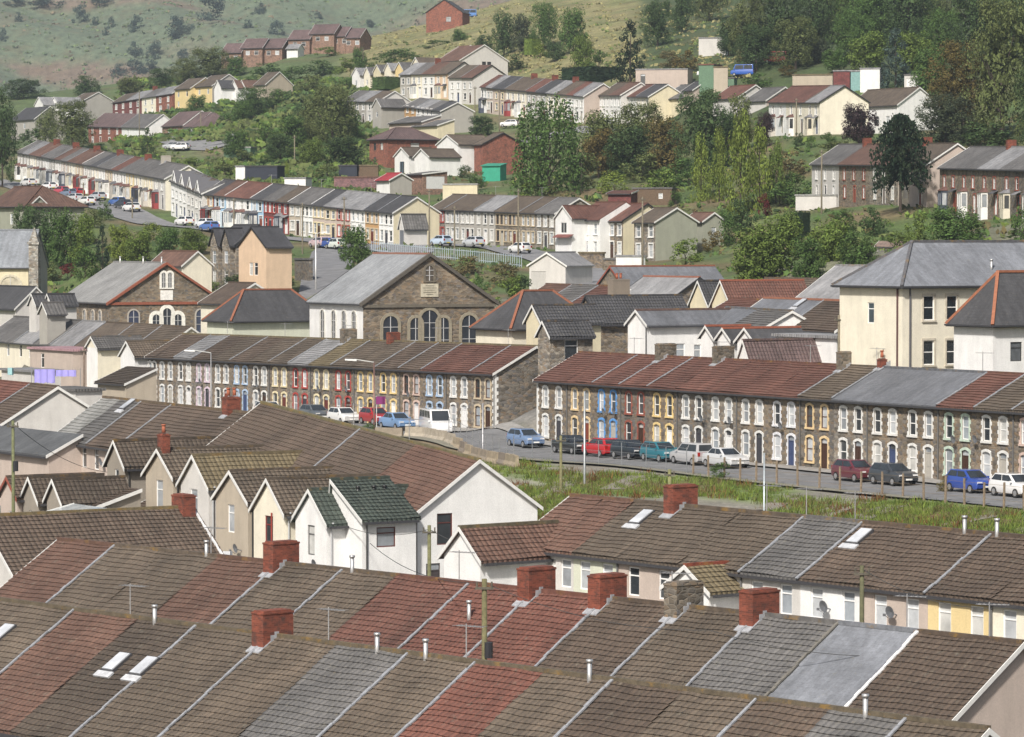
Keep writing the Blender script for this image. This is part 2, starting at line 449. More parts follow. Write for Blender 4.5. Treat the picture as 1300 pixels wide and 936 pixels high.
# ------------------------------------------------------------------ the house builder
# local axes: x along the front (left to right), y into the building, z up; origin at the middle of the front wall's foot
def facade(b, org, ux, inn, w, z0, z1, ops, m=0, dp=.12):
    # a wall of width w with real recessed openings (x0, za, x1, zb)
    org, ux, inn = Vector(org), Vector(ux), Vector(inn)
    ops = [(max(.02, a), c, min(w - .02, x1), min(d, z1 - .02)) for a, c, x1, d in ops]
    ops = [o for o in ops if o[2] > o[0] + .05 and o[3] > o[1] + .05]
    xs = sorted({0.0, w, *[o[0] for o in ops], *[o[2] for o in ops]}); zs = sorted({z0, z1, *[o[1] for o in ops], *[o[3] for o in ops]})
    pt = lambda x, z, y=0: org + ux * x + inn * y + Vector((0, 0, z))
    for xa, xb in zip(xs, xs[1:]):
        for za, zb in zip(zs, zs[1:]):
            cx, cz = (xa + xb) / 2, (za + zb) / 2
            if any(o[0] < cx < o[2] and o[1] < cz < o[3] for o in ops): continue
            b.face([pt(xa, za), pt(xb, za), pt(xb, zb), pt(xa, zb)], m)
    for xa, za, xb, zb in ops:
        b.face([pt(xa, za), pt(xa, za, dp), pt(xa, zb, dp), pt(xa, zb)], m); b.face([pt(xb, za), pt(xb, zb), pt(xb, zb, dp), pt(xb, za, dp)], m)
        b.face([pt(xa, za), pt(xb, za), pt(xb, za, dp), pt(xa, za, dp)], m); b.face([pt(xa, zb), pt(xa, zb, dp), pt(xb, zb, dp), pt(xb, zb)], m)
        b.face([pt(xa, za, dp), pt(xb, za, dp), pt(xb, zb, dp), pt(xa, zb, dp)], m)

def house(name, label, cat, A, B, D, he, rise, axis='u', rt='gable', roof='concrete_tile', rc='br', wc='wh', gc=None, group=None,
          fo=(), go=(), af=.5, oe=.25, ogl=.18, ogr=.18, gl=True, gr=True, sheared=False, trim=None, ridge=None, verge='wh', gutter=(.05, .05, .055), ctrl=True,
          strip=False, base=3.0, fcol=None, hip_l=True, hip_r=True, pipe=None, frame=(.78, .78, .77)):
    d = B - A; w = math.hypot(d.x, d.y); ang = math.atan2(d.y, d.x)
    slope = d.z / w if sheared else 0.0
    mid = (A + B) / 2; zg = mid.z - he
    root = empty(name, (mid.x, mid.y, zg), ang)
    tag(root, label, cat, group)
    root['w'] = w; root['slope'] = slope; root['he'] = he; root['rise'] = rise; root['D'] = D; root['ax'] = axis; root['afr'] = af
    near = mid.y < 392
    ux, uy = d.x / w, d.y / w
    if ctrl:
        for x in (-w / 2, w / 2):
            for y in (0, D): CTRL.append((mid.x + ux * x - uy * y, mid.y + uy * x + ux * y, zg + slope * x - .05))
    sh = lambda p: (p[0], p[1], p[2] + slope * p[0])
    if roof == 'concrete_tile' and not near: roof = 'concrete_tile_far'
    wcol = WC[wc] if isinstance(wc, str) else wc
    wmat = WM.get(wc, 'painted_render')
    gcol = None if gc is None else WC[gc]
    # --- walls
    b = MB(); g = MB() if gc is not None else b
    e = .006
    FO = [(o[0] + w / 2 - o[2] / 2, o[1], o[0] + w / 2 + o[2] / 2, o[1] + o[3]) for o in fo]
    GO = [(o[0] - o[2] / 2, o[1], o[0] + o[2] / 2, o[1] + o[3]) for o in go]
    facade(b, (-w / 2 + e, 0, 0), (1, 0, 0), (0, 1, 0), w - 2 * e, -base, he, FO)
    facade(g, (w / 2 - e, 0, 0), (0, 1, 0), (-1, 0, 0), D, -base, he, GO)
    hb = he + rise if (rt == 'mono' and axis == 'u') else he
    b.face([(w / 2 - e, D, -base), (-w / 2 + e, D, -base), (-w / 2 + e, D, hb), (w / 2 - e, D, hb)])
    b.face([(-w / 2 + e, D, -base), (-w / 2 + e, 0, -base), (-w / 2 + e, 0, he), (-w / 2 + e, D, he)])
    if axis == 'u': La, Lb = w, D
    else: La, Lb = D, w
    ab = Lb * af
    if axis == 'u': rp = lambda a_, b_, z: (a_ - w / 2, b_, z)
    else: rp = lambda a_, b_, z: (w / 2 - b_, a_, z)
    if rt in ('gable', 'mono'):
        tri = [(0, he), (ab, he + rise), (Lb, he)] if rt == 'gable' else [(0, he), (Lb, he + rise), (Lb, he)]
        for a_, mb, fl in ((0, g if axis == 'n' and gc else b, 1), (La, g if axis == 'u' else b, -1)):
            aa = a_ + e * fl if axis == 'u' else a_
            pts = [rp(aa, q, z) for q, z in tri]
            if fl == 1: pts = pts[::-1]
            mb.face(pts[::-1] if axis == 'u' and False else pts)
    b.v = [sh(p) for p in b.v]
    wall = obj('wall', b.mesh('wall', [wmat]), root, color=wcol)
    if gc is not None:
        g.v = [sh(p) for p in g.v]
        obj('gable_wall', g.mesh('gable_wall', [WM.get(gc, 'painted_render')]), root, color=gcol)
    # --- roof
    r = MB(); rcol = RC[rc] if isinstance(rc, str) else rc
    j = .9 + .2 * random.random(); rcol = tuple(c * j for c in rcol)
    T = .12
    ridge_bars = []
    if rt in ('gable', 'mono'):
        if rt == 'mono': ab = Lb
        k = rise / ab
        a0 = -ogl if (gl if axis == 'u' else True) else 0.0
        a1 = La + (ogr if (gr if axis == 'u' else True) else 0.0)
        L = math.hypot(ab + oe, (ab + oe) * k)
        zb = lambda q: he + k * q
        n = max(3, int(round(L / .325)))
        NS = 7; ph = random.random() * 6
        wob = [[(.016 * math.sin(1.3 * s_ + ph + i * .35) + .022 * math.sin(.5 * s_ - i * .6 + ph * 2) + random.uniform(-.011, .011)) * (0 if s_ in (0, NS) and axis == 'u' and False else 1) for s_ in range(NS + 1)] for i in range(n + 1)]
        if near and roof == 'concrete_tile':
            for i in range(n):
                q0, q1 = -oe + (ab + oe) * i / n, -oe + (ab + oe) * (i + 1) / n
                up0, up1 = T + .058, T - .005
                v0, v1 = L * i / n, L * (i + 1) / n
                zz = zb(q1) + up1
                for sg in range(NS):
                    aa, ac = a0 + (a1 - a0) * sg / NS, a0 + (a1 - a0) * (sg + 1) / NS
                    ja, jc, ka, kc = wob[i][sg], wob[i][sg + 1], wob[i + 1][sg], wob[i + 1][sg + 1]
                    r.face([rp(aa, q0, zb(q0) + up0 + ja), rp(ac, q0, zb(q0) + up0 + jc), rp(ac, q1 + .06, zz + .06 * k + kc), rp(aa, q1 + .06, zz + .06 * k + ka)], 0, [(aa, v0), (ac, v0), (ac, v1), (aa, v1)])
                    r.face([rp(aa, q0 + .06, zb(q0) + T - .02 + ja), rp(ac, q0 + .06, zb(q0) + T - .02 + jc), rp(ac, q0, zb(q0) + up0 + jc), rp(aa, q0, zb(q0) + up0 + ja)], 0, [(aa, v0), (ac, v0), (ac, v0), (aa, v0)])
        else:
            r.face([rp(a0, -oe, zb(-oe) + T), rp(a1, -oe, zb(-oe) + T), rp(a1, ab, zb(ab) + T), rp(a0, ab, zb(ab) + T)], 0, [(a0, 0), (a1, 0), (a1, L), (a0, L)])
        r.face([rp(a0, -oe, zb(-oe)), rp(a0, ab, zb(ab)), rp(a1, ab, zb(ab)), rp(a1, -oe, zb(-oe))])
        r.face([rp(a0, -oe, zb(-oe)), rp(a1, -oe, zb(-oe)), rp(a1, -oe, zb(-oe) + T), rp(a0, -oe, zb(-oe) + T)])
        for aa, fl in ((a0, 0), (a1, 1)):
            q = [rp(aa, -oe, zb(-oe)), rp(aa, ab, zb(ab)), rp(aa, ab, zb(ab) + T), rp(aa, -oe, zb(-oe) + T)]
            r.face(q if fl else q[::-1])
        if rt == 'gable':
            k2 = rise / (Lb - ab); zc = lambda q: he + k2 * (Lb - q); qe = Lb + oe
            r.face([rp(a1, qe, zc(qe) + T), rp(a0, qe, zc(qe) + T), rp(a0, ab, zc(ab) + T), rp(a1, ab, zc(ab) + T)])
            r.face([rp(a0, qe, zc(qe)), rp(a1, qe, zc(qe)), rp(a1, ab, zc(ab)), rp(a0, ab, zc(ab))])
            r.face([rp(a1, qe, zc(qe)), rp(a0, qe, zc(qe)), rp(a0, qe, zc(qe) + T), rp(a1, qe, zc(qe) + T)])
            for aa, fl in ((a0, 0), (a1, 1)):
                q = [rp(aa, ab, zc(ab)), rp(aa, qe, zc(qe)), rp(aa, qe, zc(qe) + T), rp(aa, ab, zc(ab) + T)]
                r.face(q if fl else q[::-1])
            ridge_bars.append((rp(a0, ab, he + rise + T + .03), rp(a1, ab, he + rise + T + .03)))
    elif rt == 'hip':
        o = .4; kk = rise / (Lb / 2)
        hl = Lb / 2 if hip_l else -ogl; hr = La - Lb / 2 if hip_r else La + ogr
        if hl > hr: hl = hr = La / 2
        ze = he - kk * o * .6 + .02
        al = -o if hip_l else -ogl; ar = La + o if hip_r else La + ogr
        c = [rp(al, -o, ze), rp(ar, -o, ze), rp(ar, Lb + o, ze), rp(al, Lb + o, ze)]
        R0, R1 = rp(hl, Lb / 2, he + rise), rp(hr, Lb / 2, he + rise)
        r.face([c[0], c[1], R1, R0]); r.face([c[2], c[3], R0, R1])
        r.face([c[3], c[0], R0]); r.face([c[1], c[2], R1]); r.face(c[::-1])
        c2 = [(x, y, z - .16) for x, y, z in c]
        for i in range(4): r.face([c2[i], c2[(i + 1) % 4], c[(i + 1) % 4], c[i]])
        r.face(c2[::-1])
        if not hip_l: b2 = None
        up = lambda p: (p[0], p[1], p[2] + .04)
        ridge_bars += [(up(R0), up(R1))]
        if hip_l: ridge_bars += [(up(c[0]), up(R0)), (up(c[3]), up(R0))]
        if hip_r: ridge_bars += [(up(c[1]), up(R1)), (up(c[2]), up(R1))]
        if not hip_l or not hip_r:
            t = MB()
            for a_, on in ((0, not hip_l), (La, not hip_r)):
                if on: t.face([rp(a_, 0, he), rp(a_, Lb / 2, he + rise), rp(a_, Lb, he)])
            obj('gable_wall', t.mesh('gable_wall', [wmat]), root, color=wcol)
    else:
        r.box(-w / 2 - oe, -oe, he, w / 2 + oe, D + oe, he + .22)
    r.v = [sh(p) for p in r.v]
    ro = obj('roof', r.mesh('roof', [roof]), root, color=rcol)
    root['roofobj'] = ro.name
    if ridge_bars and mid.y < 700:
        rb = MB()
        for p, q in ridge_bars:
            p, q = sh(p), sh(q)
            if (Vector(q) - Vector(p)).length > .05: rb.bar(p, q, .22, .16)
        rcc = tuple(x * .95 for x in rcol) if ridge is None else (ridge if ridge[0] >= .24 else tuple(x * .8 for x in ridge))
        obj('ridge_tile', rb.mesh('ridge_tile', ['mossy_ridge' if near and (ridge is None or ridge[0] < .24) else 'matt_paint']), ro, color=rcc)
    # --- bargeboards
    if rt in ('gable', 'mono') and verge is not None:
        ends = []
        if axis == 'u':
            if gl: ends.append((-ogl, 1))
            if gr: ends.append((La + ogr, -1))
        else: ends = [(-ogl, 1)]
        vcol = TC.get(verge, (.76, .76, .75)) if verge != 'dk' else (.03, .03, .032)
        k = rise / ab
        for aa, fl in ends:
            vb = MB(); y0, y1 = (aa - .045, aa - .004) if fl == 1 else (aa + .004, aa + .045)
            segs = [((-oe - .05, he - k * (oe + .05)), (ab, he + rise))]
            if rt == 'gable': segs.append(((ab, he + rise), (Lb + oe, he - rise / (Lb - ab) * oe)))
            for (q0, z0), (q1, z1) in segs:
                s0, s1 = -.05, T + .04
                pts = [rp(y0, q0, z0 + s0), rp(y0, q1, z1 + s0), rp(y1, q1, z1 + s0), rp(y1, q0, z0 + s0), rp(y0, q0, z0 + s1), rp(y0, q1, z1 + s1), rp(y1, q1, z1 + s1), rp(y1, q0, z0 + s1)]
                vb.hexa([sh(p) for p in pts])
            obj('bargeboard', vb.mesh('bargeboard', ['gloss_paint']), root, color=vcol)
    # --- gutter along the visible eave
    if gutter is not None and rt != 'flat':
        gb = MB()
        oo = .4 if rt == 'hip' else oe
        zz = he - (rise / (Lb / 2) * oo * .6 if rt == 'hip' else rise / ab * oe) - .03
        if rt == 'hip':
            gb.box(-w / 2 - .4, -.52, zz - .06, w / 2 + .4, -.41, zz + .06); gb.box(w / 2 + .41, -.4, zz - .06, w / 2 + .52, D + .4, zz + .06)
        elif axis == 'u': gb.box(-w / 2, -oe - .14, zz - .07, w / 2, -oe - .01, zz + .06)
        else: gb.box(w / 2 + oe + .01, 0, zz - .07, w / 2 + oe + .14, D, zz + .06)
        gb.v = [sh(p) for p in gb.v]
        obj('gutter', gb.mesh('gutter', ['gloss_paint']), root, color=gutter)
    if pipe is not None:
        pb = MB(); px_ = pipe[0] * w
        pb.cyl((px_, -.07, -.5), (px_, -.07, he - .1), .05, .05, 6); pb.v = [sh(p) for p in pb.v]
        obj('drainpipe', pb.mesh('drainpipe', ['gloss_paint']), root, color=pipe[1])
    # --- openings: (x, z, w, h, kind, ...) on the front; the same with y instead of x on the right side
    for side, ops in (('f', fo), ('g', go)):
        for o in ops:
            x, z, ww, hh, kd = o[:5]; opt = o[5] if len(o) > 5 else {}
            tr = opt.get('trim', trim)
            if side == 'f': loc = lambda y, dz=0: (x, y, z + dz + slope * x); rz = 0
            else: loc = lambda y, dz=0: (w / 2 - e - y, x, z + dz + slope * w / 2); rz = PI / 2
            if kd == 'w':
                st = opt.get('st', 's')
                f = obj('window', window_mesh(ww, hh, st), root, loc(.08), rz, opt.get('fc', frame))
                obj('pane', pane_mesh(ww, hh), f, (0, .005, 0), 0, opt.get('pc') or random.choice(PANEC))
            elif kd == 'd':
                f = obj('door', door_mesh(ww, hh), root, loc(.06), rz, opt.get('fc') or random.choice(DOORC))
                obj('pane', fan_mesh(ww, hh), f, (0, .01, 0), 0, random.choice(PANEC))
            elif kd == 'gd':
                f = obj('garage_door', garage_door_mesh(ww, hh), root, loc(.05), rz, opt.get('fc', (.7, .7, .7)))
            if tr and opt.get('sur', True):
                tk, tcx = tr
                obj('surround', surround_mesh(ww, hh, tk, kd == 'w'), f, (0, -.08 if kd == 'w' else -.06, 0), 0, tcx)
    return root

def roof_pt(root, fx, fv):   # a point on the front roof slope in local axes: fx -.5..+.5 along the ridge, fv 0 eave .. 1 ridge
    w, D, he, rise, sl, af = root['w'], root['D'], root['he'], root['rise'], root['slope'], root['afr']
    if root['ax'] == 'u': return Vector((fx * w, fv * D * af, he + rise * fv + sl * fx * w))
    return Vector((w / 2 - fv * w * af, (fx + .5) * D, he + rise * fv))
def skylight(root, fx, fv, w=.8, l=1.2, col=(.5, .52, .55)):
    D = root['D'] if root['ax'] == 'u' else root['w']
    k = math.atan2(root['rise'], D * root['afr'])
    p = roof_pt(root, fx, fv)
    b = MB(); b.box(-w / 2, -l / 2, 0, w / 2, l / 2, .22)
    me = cached(('sky', w, l), lambda: b.mesh('skylight', ['gloss_paint']))
    o = obj('skylight', me, root, p, 0, (.06, .06, .065))
    g = MB(); g.box(-w / 2 + .06, -l / 2 + .08, .2, w / 2 - .06, l / 2 - .06, .26)
    pn = obj('pane', cached(('skyp', w, l), lambda: g.mesh('pane', ['window_glass'])), o, color=col)
    fl = MB(); fl.box(-w / 2 - .12, -l / 2 - .35, .12, w / 2 + .12, -l / 2 - .003, .2)
    obj('flashing', cached(('skyf', w, l), lambda: fl.mesh('flashing', ['lead_flashing'])), o, color=(.45, .46, .48))
    if root['ax'] == 'u': o.rotation_euler = (k, 0, 0)
    else: o.rotation_euler = (k, 0, PI / 2)
def chimney(root, fx=-.5, st='brickwork', col=None, lx=.75, ly=1.5, ht=1.0, pots=0, flash=True, y=None, hb=1.3):
    p = roof_pt(root, fx, 1.0)
    if y is not None: p.y = y
    if root['ax'] == 'n': lx, ly = ly, lx
    c = obj('chimney', chimney_mesh(lx, ly, hb, ht, st), root, p, 0, col or {'brickwork': (.19, .055, .032), 'rubble_stone': (.13, .11, .085), 'painted_render': (.4, .37, .32)}[st])
    for i in range(pots):
        obj('chimney_pot', pot_mesh(), c, (0, (i - (pots - 1) / 2) * .42, ht + .19), 0, (.34, .11, .06))
    if flash and root['ax'] == 'u':
        obj('flashing', flash_mesh(.62, root['rise'], root['D'] * root['afr']), c, (0, -ly / 2 + .35, -.0 + .16 - (ly / 2 - .35) * root['rise'] / (root['D'] * root['afr'])), 0, (.30, .31, .33))
    return c
def party_strip(root, fx=-.5, col=(.25, .26, .28)):
    p0, p1 = roof_pt(root, fx, -.06), roof_pt(root, fx, 1.0)
    b = MB(); z = Vector((0, 0, .2)); n = 14
    for i in range(n):
        o0 = Vector((random.uniform(-.035, .035), 0, 0)); b.bar(p0 + (p1 - p0) * (i / n) + z + o0, p0 + (p1 - p0) * ((i + 1.04) / n) + z + o0, random.uniform(.09, .16), .06)
    obj('mortar_strip', b.mesh('mortar_strip', ['lead_flashing']), root, color=col)
def vent(root, fx, fv=.97, h=.8): obj('vent_pipe', vent_mesh(h), root, roof_pt(root, fx, fv), 0, (.5, .5, .5))
def dish(root, fx, z, y=0): obj('satellite_dish', dish_mesh(), root, (fx * root['w'], y, z), 0, (.25, .26, .28))
def aerial(root, fx, fv=1.0): obj('aerial', aerial_mesh(), root, roof_pt(root, fx, fv), random.random() * .6, (.45, .45, .46))

ORD = ['', 'first', 'second', 'third', 'fourth', 'fifth', 'sixth', 'seventh', 'eighth', 'ninth', 'tenth', 'eleventh', 'twelfth', 'thirteenth', 'fourteenth', 'fifteenth', 'sixteenth', 'seventeenth', 'eighteenth', 'nineteenth', 'twentieth', 'twenty-first']
def on_line(A, B, px):
    # point of the level-or-sloping line A-B that the picture column px meets
    k = (px - 650.0) / F
    # x = k*depth, depth = y cos p - (z-ZC) sin p
    cp, sp = math.cos(PITCH), math.sin(PITCH)
    f = lambda p: p.x - k * (p.y * cp - (p.z - ZC) * sp)
    fa, fb = f(A), f(B); t = fa / (fa - fb)
    return A + (B - A) * t
def facade_ops(ty, w, he, trim, near):
    o = []
    if ty == 't':       # valley terrace: two sash windows over a window and a door
        o = [(-.22 * w, 3.0, .86, 1.55, 'w'), (.22 * w, 3.0, .86, 1.55, 'w'), (-.22 * w, .62, .94, 1.7, 'w'), (.22 * w, .02, .9, 2.3, 'd')]
    elif ty == 'b':     # far terrace with a bay
        o = [(-.25 * w, 2.95, .95, 1.35, 'w'), (.2 * w, 2.95, .95, 1.35, 'w'), (.28 * w, .0, .95, 2.2, 'd')]
    elif ty == '3':
        o = [(-.32 * w, 2.95, .75, 1.4, 'w'), (0, 2.95, .75, 1.4, 'w'), (.32 * w, 2.95, .75, 1.4, 'w'), (-.3 * w, .6, .8, 1.5, 'w'), (.02 * w, .0, .8, 2.1, 'd'), (.32 * w, .6, .8, 1.5, 'w')]
    elif ty == 's':
        o = [(-.24 * w, 2.9, 1.0, 1.2, 'w'), (.24 * w, 2.9, 1.0, 1.2, 'w'), (-.22 * w, .7, 1.2, 1.3, 'w'), (.24 * w, .0, .9, 2.1, 'd')]
    elif ty == 'r':
        zt = he - .28
        o = [(-.24 * w, zt - 1.35, .8, 1.35, 'w', dict(st='c')), (.26 * w, zt - 1.35, .8, 1.35, 'w', dict(st='c'))]
    elif ty == 'l':     # low single storey
        o = [(-.2 * w, .9, 1.0, 1.0, 'w'), (.25 * w, .0, .85, 2.0, 'd')]
    return o
def row(key, where, A, B, D, he, rise, bounds, specs, roofdef='concrete_tile', group=None, cat='terraced house', name='terrace_house', ridgeline=False, gl=True, gr=True,
        ridge=None, verge='wh', gable=None, trimk='tooth', go=(), oe=.25, ctrl=True, gutter=(.05, .05, .055), nl='from left in', off=0):
    PA, PB = P(*A), P(*B)
    if ridgeline:
        dd = PB - PA; n = Vector((-dd.y, dd.x, 0)).normalized()
        pr_a, pr_b = PA, PB; PA = PA - n * (D / 2) - Vector((0, 0, rise)); PB = PB - n * (D / 2) - Vector((0, 0, rise))
        pts = []
        for x in bounds:
            q = on_line(pr_a, pr_b, x); pts.append(q - n * (D / 2) - Vector((0, 0, rise)))
    else: pts = [on_line(PA, PB, x) for x in bounds]
    out = []
    for i, sp in enumerate(specs):
        tk = sp.split('|'); rc, wc = tk[0], tk[1]; tr = tk[2] if len(tk) > 2 else ''; ty = tk[3] if len(tk) > 3 and tk[3] else 't'; ex = tk[4:]
        p, q = pts[i], pts[i + 1]; w = (q - p).length
        near = p.y < 345
        fo = list(facade_ops(ty, w, he, tr, near))
        trim = (trimk, TC[tr]) if tr else None
        last = i == len(specs) - 1
        lab = f"{WW[wc]} house" + (f", {TW[tr]} surrounds" if tr and trimk == 'tooth' else f", {RW[rc]} roof") + f", {ORD[i + 1 + off]} {nl} {where}"
        roof = 'roof_slate' if rc in ('sl', 'bg') else roofdef
        fr = (.78, .78, .77)
        for t in ex:
            if t == 'BW': fr = (.10, .05, .035)
            if t.startswith('W:'): fr = TC[t[2:]]
        h = house(name, lab, cat, p, q, D, he, rise, 'u', 'gable', roof, rc, wc, gable if (last and gr) else None, group, fo, go if last else (), sheared=True, gl=gl and i == 0, gr=gr and last, trim=trim,
                  ridge=ridge, verge=verge, oe=oe, ctrl=ctrl, gutter=gutter, pipe=(.5, (.12, .12, .12)) if i % 2 == 0 and near else None, frame=fr)
        if ty == 'b':
            bw = min(2.0, w * .5); x = -.22 * w
            bay = obj('bay_window', bay_mesh(bw, .7, 2.5), h, (x, 0, h['slope'] * x), 0, random.choice([(.70, .70, .68), (.70, .70, .68), (.6, .56, .46), (.25, .04, .04), (.05, .06, .09), (.45, .42, .38)]))
            obj('pane', bay_pane(bw, .7, 2.5), bay, (0, 0, 0), 0, random.choice(PANEC)); obj('bay_roof', bay_roof(bw, .7, 2.5), bay, (0, 0, 0), 0, random.choice([(.09, .09, .1), (.16, .16, .17), (.12, .06, .05)]))
            if i % 3 != 1: obj('canopy', canopy_mesh(1.5), h, (.28 * w, 0, 2.35 + h['slope'] * .28 * w), 0, random.choice([(.08, .08, .09), (.2, .2, .21), (.13, .06, .05)]))
        for t in ex:
            if t == 'CB': chimney(h, -.5)
            elif t == 'Cb': chimney(h, -.5, 'brickwork', ly=1.1, ht=.8, lx=.65, flash=False)
            elif t == 'CS': chimney(h, -.5, 'rubble_stone', pots=0)
            elif t == 'CR': chimney(h, -.5, 'painted_render')
            elif t == 'CP': chimney(h, -.5, 'brickwork', lx=.5, ly=.5, ht=.6, pots=1)
            elif t == 'P': party_strip(h, -.5)
            elif t == 'PD': party_strip(h, -.5, (.16, .15, .13))
            elif t == 'PW': party_strip(h, -.5, (.7, .7, .7))
            elif t.startswith('SK'): a = t.split(':'); skylight(h, float(a[1]), float(a[2]))
            elif t.startswith('V:'): a = t.split(':'); vent(h, float(a[1]), .97 if len(a) < 3 else float(a[2]), .8)
            elif t.startswith('D:'): dish(h, float(t[2:]), he - 1.1 if ty == 'r' else 3.0)
            elif t.startswith('A:'): aerial(h, float(t[2:]))
        out.append(h)
    return out
def blk(name, label, cat, A, bx, th, D, he, rise, w=None, **k):
    # a free-standing or added block: left end of its front eave at picture point A (px, py, depth), front running th degrees away from the picture plane
    pa = P(*A); u = Vector((math.cos(math.radians(th)), -math.sin(math.radians(th)), 0))
    pb = on_line(pa, pa + u * 10, bx) if w is None else pa + u * w
    return house(name, label, cat, pa, pb, D, he, rise, **k)
# ------------------------------------------------------------------ the terraces in the foreground
E_ = 'nearest roofs at the bottom'
rowE = row('E', 'the nearest lowest terrace', (0, 765, 160), (622, 847, 136), 12.4, 5.0, 4.0, [-95, 0, 96, 178, 251, 346, 430, 520, 605, 692, 780, 870, 962, 1056, 1152, 1250],
    ['gb|wh||r', 'gb|lw||r|SK:.0:.72', 'rb|cr||r|P', 'db|wh||r|SK:-.06:.62|SK:.42:.62|V:-.18', 'gb|lw||r|P', 'gb|pk||r|CB|P', 'gr|wh||r|V:.1', 'gb|cr||r|V:-.2|P', 'r2|lw||r|P', 'gb|wh||r|V:.2', 'br|pk||r|P', 'gb|wh||r', 'br|cr||r|P', 'gr|wh||r|V:0', 'gb|lw||r|P'],
    ridgeline=True, ridge=(.13, .105, .07), group='terrace houses in the bottom row')
rowD = row('D', 'the second-lowest terrace', (77, 688, 181), (1295, 820, 135), 7.6, 5.0, 2.45, [77, 147, 212, 278, 357, 436, 505, 597, 681, 771, 868, 964, 1065, 1167, 1295],
    ['rb|wh||r|', 'gb|lw||r|P', 'gb|cr||r|V:.3', 'rb|wh||r', 'gb|pk||r|CB|P', 'gb|wh||r|P|V:-.3', 'rd|cr||r', 'r2|wh||r|P|V:.0:.5', 'r2|lw||r|CB|P', 'br|wh||r|CB|P', 'gb|cr||r|CS|P', 'gr|wh||r|CB|P', 'bg|lw||r|PD', 'br|pk||r|PW|A:.2'],
    ridgeline=True, gable='pk', verge='wh', ridge=None, group='terrace houses in the second row from the bottom')
rowC = row('C', 'the pastel lower-right terrace', (650, 695, 180.5), (1300, 768, 152.5), 7.6, 5.0, 2.25, [650, 689, 728, 785, 862, 942, 1016, 1097, 1178, 1260, 1345],
    ['rb|lw||n', 'rb|lw||r', 'gb|cg||r|SK:.05:.72', 'gb|pk||r|CB', 'gb|lw||r|A:-.1', 'gr|lw||r|P|A:-.48', 'br|wh||r|P|SK:-.3:.75|D:-.02', 'br|pk||r|V:.1', 'br|ye||r|P|V:-.4', 'br|cr||r'],
    oe=.12, group='terrace houses with pastel rear walls')
obj('chimney_pot', pot_mesh(), rowC[3], roof_pt(rowC[3], .2, 1.05), 0, (.5, .5, .5)) if False else None
rowA = row('A', 'the long stone terrace', (187.5, 452.6, 365), (628, 474, 305), 7.8, 5.1, 2.05, [187.5, 199.5, 223, 246, 270, 294, 318, 342.5, 368, 394.5, 422, 450, 478.5, 508, 537, 567, 598.5, 628],
    ['br|sd|wh', 'br|st|wh', 'lg|sg|wh||P', 'br|sg|pu||P', 'gb|st|wh', 'br|st|lb||P', 'gb|sd|wh', 'gb|st|cr||P', 'lg|sg|rd||P', 'yb|sd|cr||CS|P', 'gb|st|rd||P|D:.3', 'gb|sg|ye||Cb', 'br|sg|ye||P', 'br|st|pk||P|BW', 'rd|st|lb||P', 'rd|st|wh|', 'rd|sg|be||P|BW'] [:17],
    gable='sd', group='stone houses of the long terrace', ridge=(.17, .14, .08))
rowB = row('B', 'the stone terrace on the right', (682, 482, 295), (1290, 521.5, 236), 7.8, 5.1, 2.0, [682, 720.5, 754.5, 788.5, 824, 860.5, 898, 936, 975.5, 1016.5, 1059, 1102, 1146, 1192, 1239.5, 1287.5, 1337],
    ['rd|st|wh', 'rd|st|oc', 'rd|st|bl||P|D:.4', 'rd|sd|rb||CS|P', 'rd|st|ye||P', 'rd|sd|wh||CS|D:.45', 'rd|sg|wh||D:.4', 'rd|st|wh', 'rd|st|nv', 'gb|sd|oc||CS|P|BW', 'sl|sg|wh||CP|P', 'sl|st|wh', 'sl|st|wh', 'rd|st|gn||P', 'gb|st|wh||P|D:-.4', 'gb|st|pk||P'],
    group='stone houses of the right-hand terrace', ridge=None)
def quoins(h, side, col=(.66, .66, .64)):
    b = MB(); w = h['w']; x = side * w / 2; n = 17; dz = h['he'] / n
    for i in range(n):
        e = .34 if i % 2 == 0 else .18; f = .18 if i % 2 == 0 else .34
        xa, xb = sorted((x - side * e, x + side * .03)); b.box(xa, -.035, i * dz, xb, -.002 if side < 0 else f, (i + 1) * dz)
    b.v = [(p[0], p[1], p[2] + h['slope'] * x) for p in b.v]
    obj('quoin', b.mesh('quoin', ['matt_paint']), h, color=col)
quoins(rowA[-1], 1); quoins(rowB[0], -1)
rowT = row('T', 'the cream terrace behind it', (-20, 431, 420), (200, 448, 378), 7.4, 4.6, 2.45, [-20, 20, 44, 66, 95, 130, 165, 200],
    ['gr|cr||r', 'lg|cr||r|P', 'gr|cg||r|P', 'lg|cr||r|P', 'gb|wh||r|P', 'gb|cr||r|P', 'gb|cr||r|P'], group='cream terrace at the left edge')
rowF1 = row('F1', 'the short left terrace', (66, 557, 250), (258, 584, 227), 7.6, 5.0, 2.6, [66, 88, 113, 150, 200, 258],
    ['lt|pk||r', 'gr|pk||r|SK:.1:.9', 'br|pk||r|P|D:.1', 'br|pk||r|P', 'br|lw||n'], group='houses of the short left terrace', ridge=(.16, .12, .08))
chimney(rowF1[4], -.1, 'brickwork', lx=.9, ly=.9, ht=.9, pots=2)
rowF2 = row('F2', 'the winged left terrace', (262, 571, 226), (530, 650, 204), 7.8, 5.0, 2.65, [262, 320, 385, 455, 530],
    ['br|lw||n', 'br|lw||n', 'br|lw||n|P', 'rb|lw||n'], gable='wh', group='houses of the winged left terrace', ridge=(.17, .15, .08),
    go=[(1.75, 3.1, 1.0, 1.75, 'w', dict(st='c', fc=(.10, .03, .025), pc=(.03, .035, .04))), (1.0, .0, .9, 2.1, 'd', dict(fc=(.06, .05, .05)))])
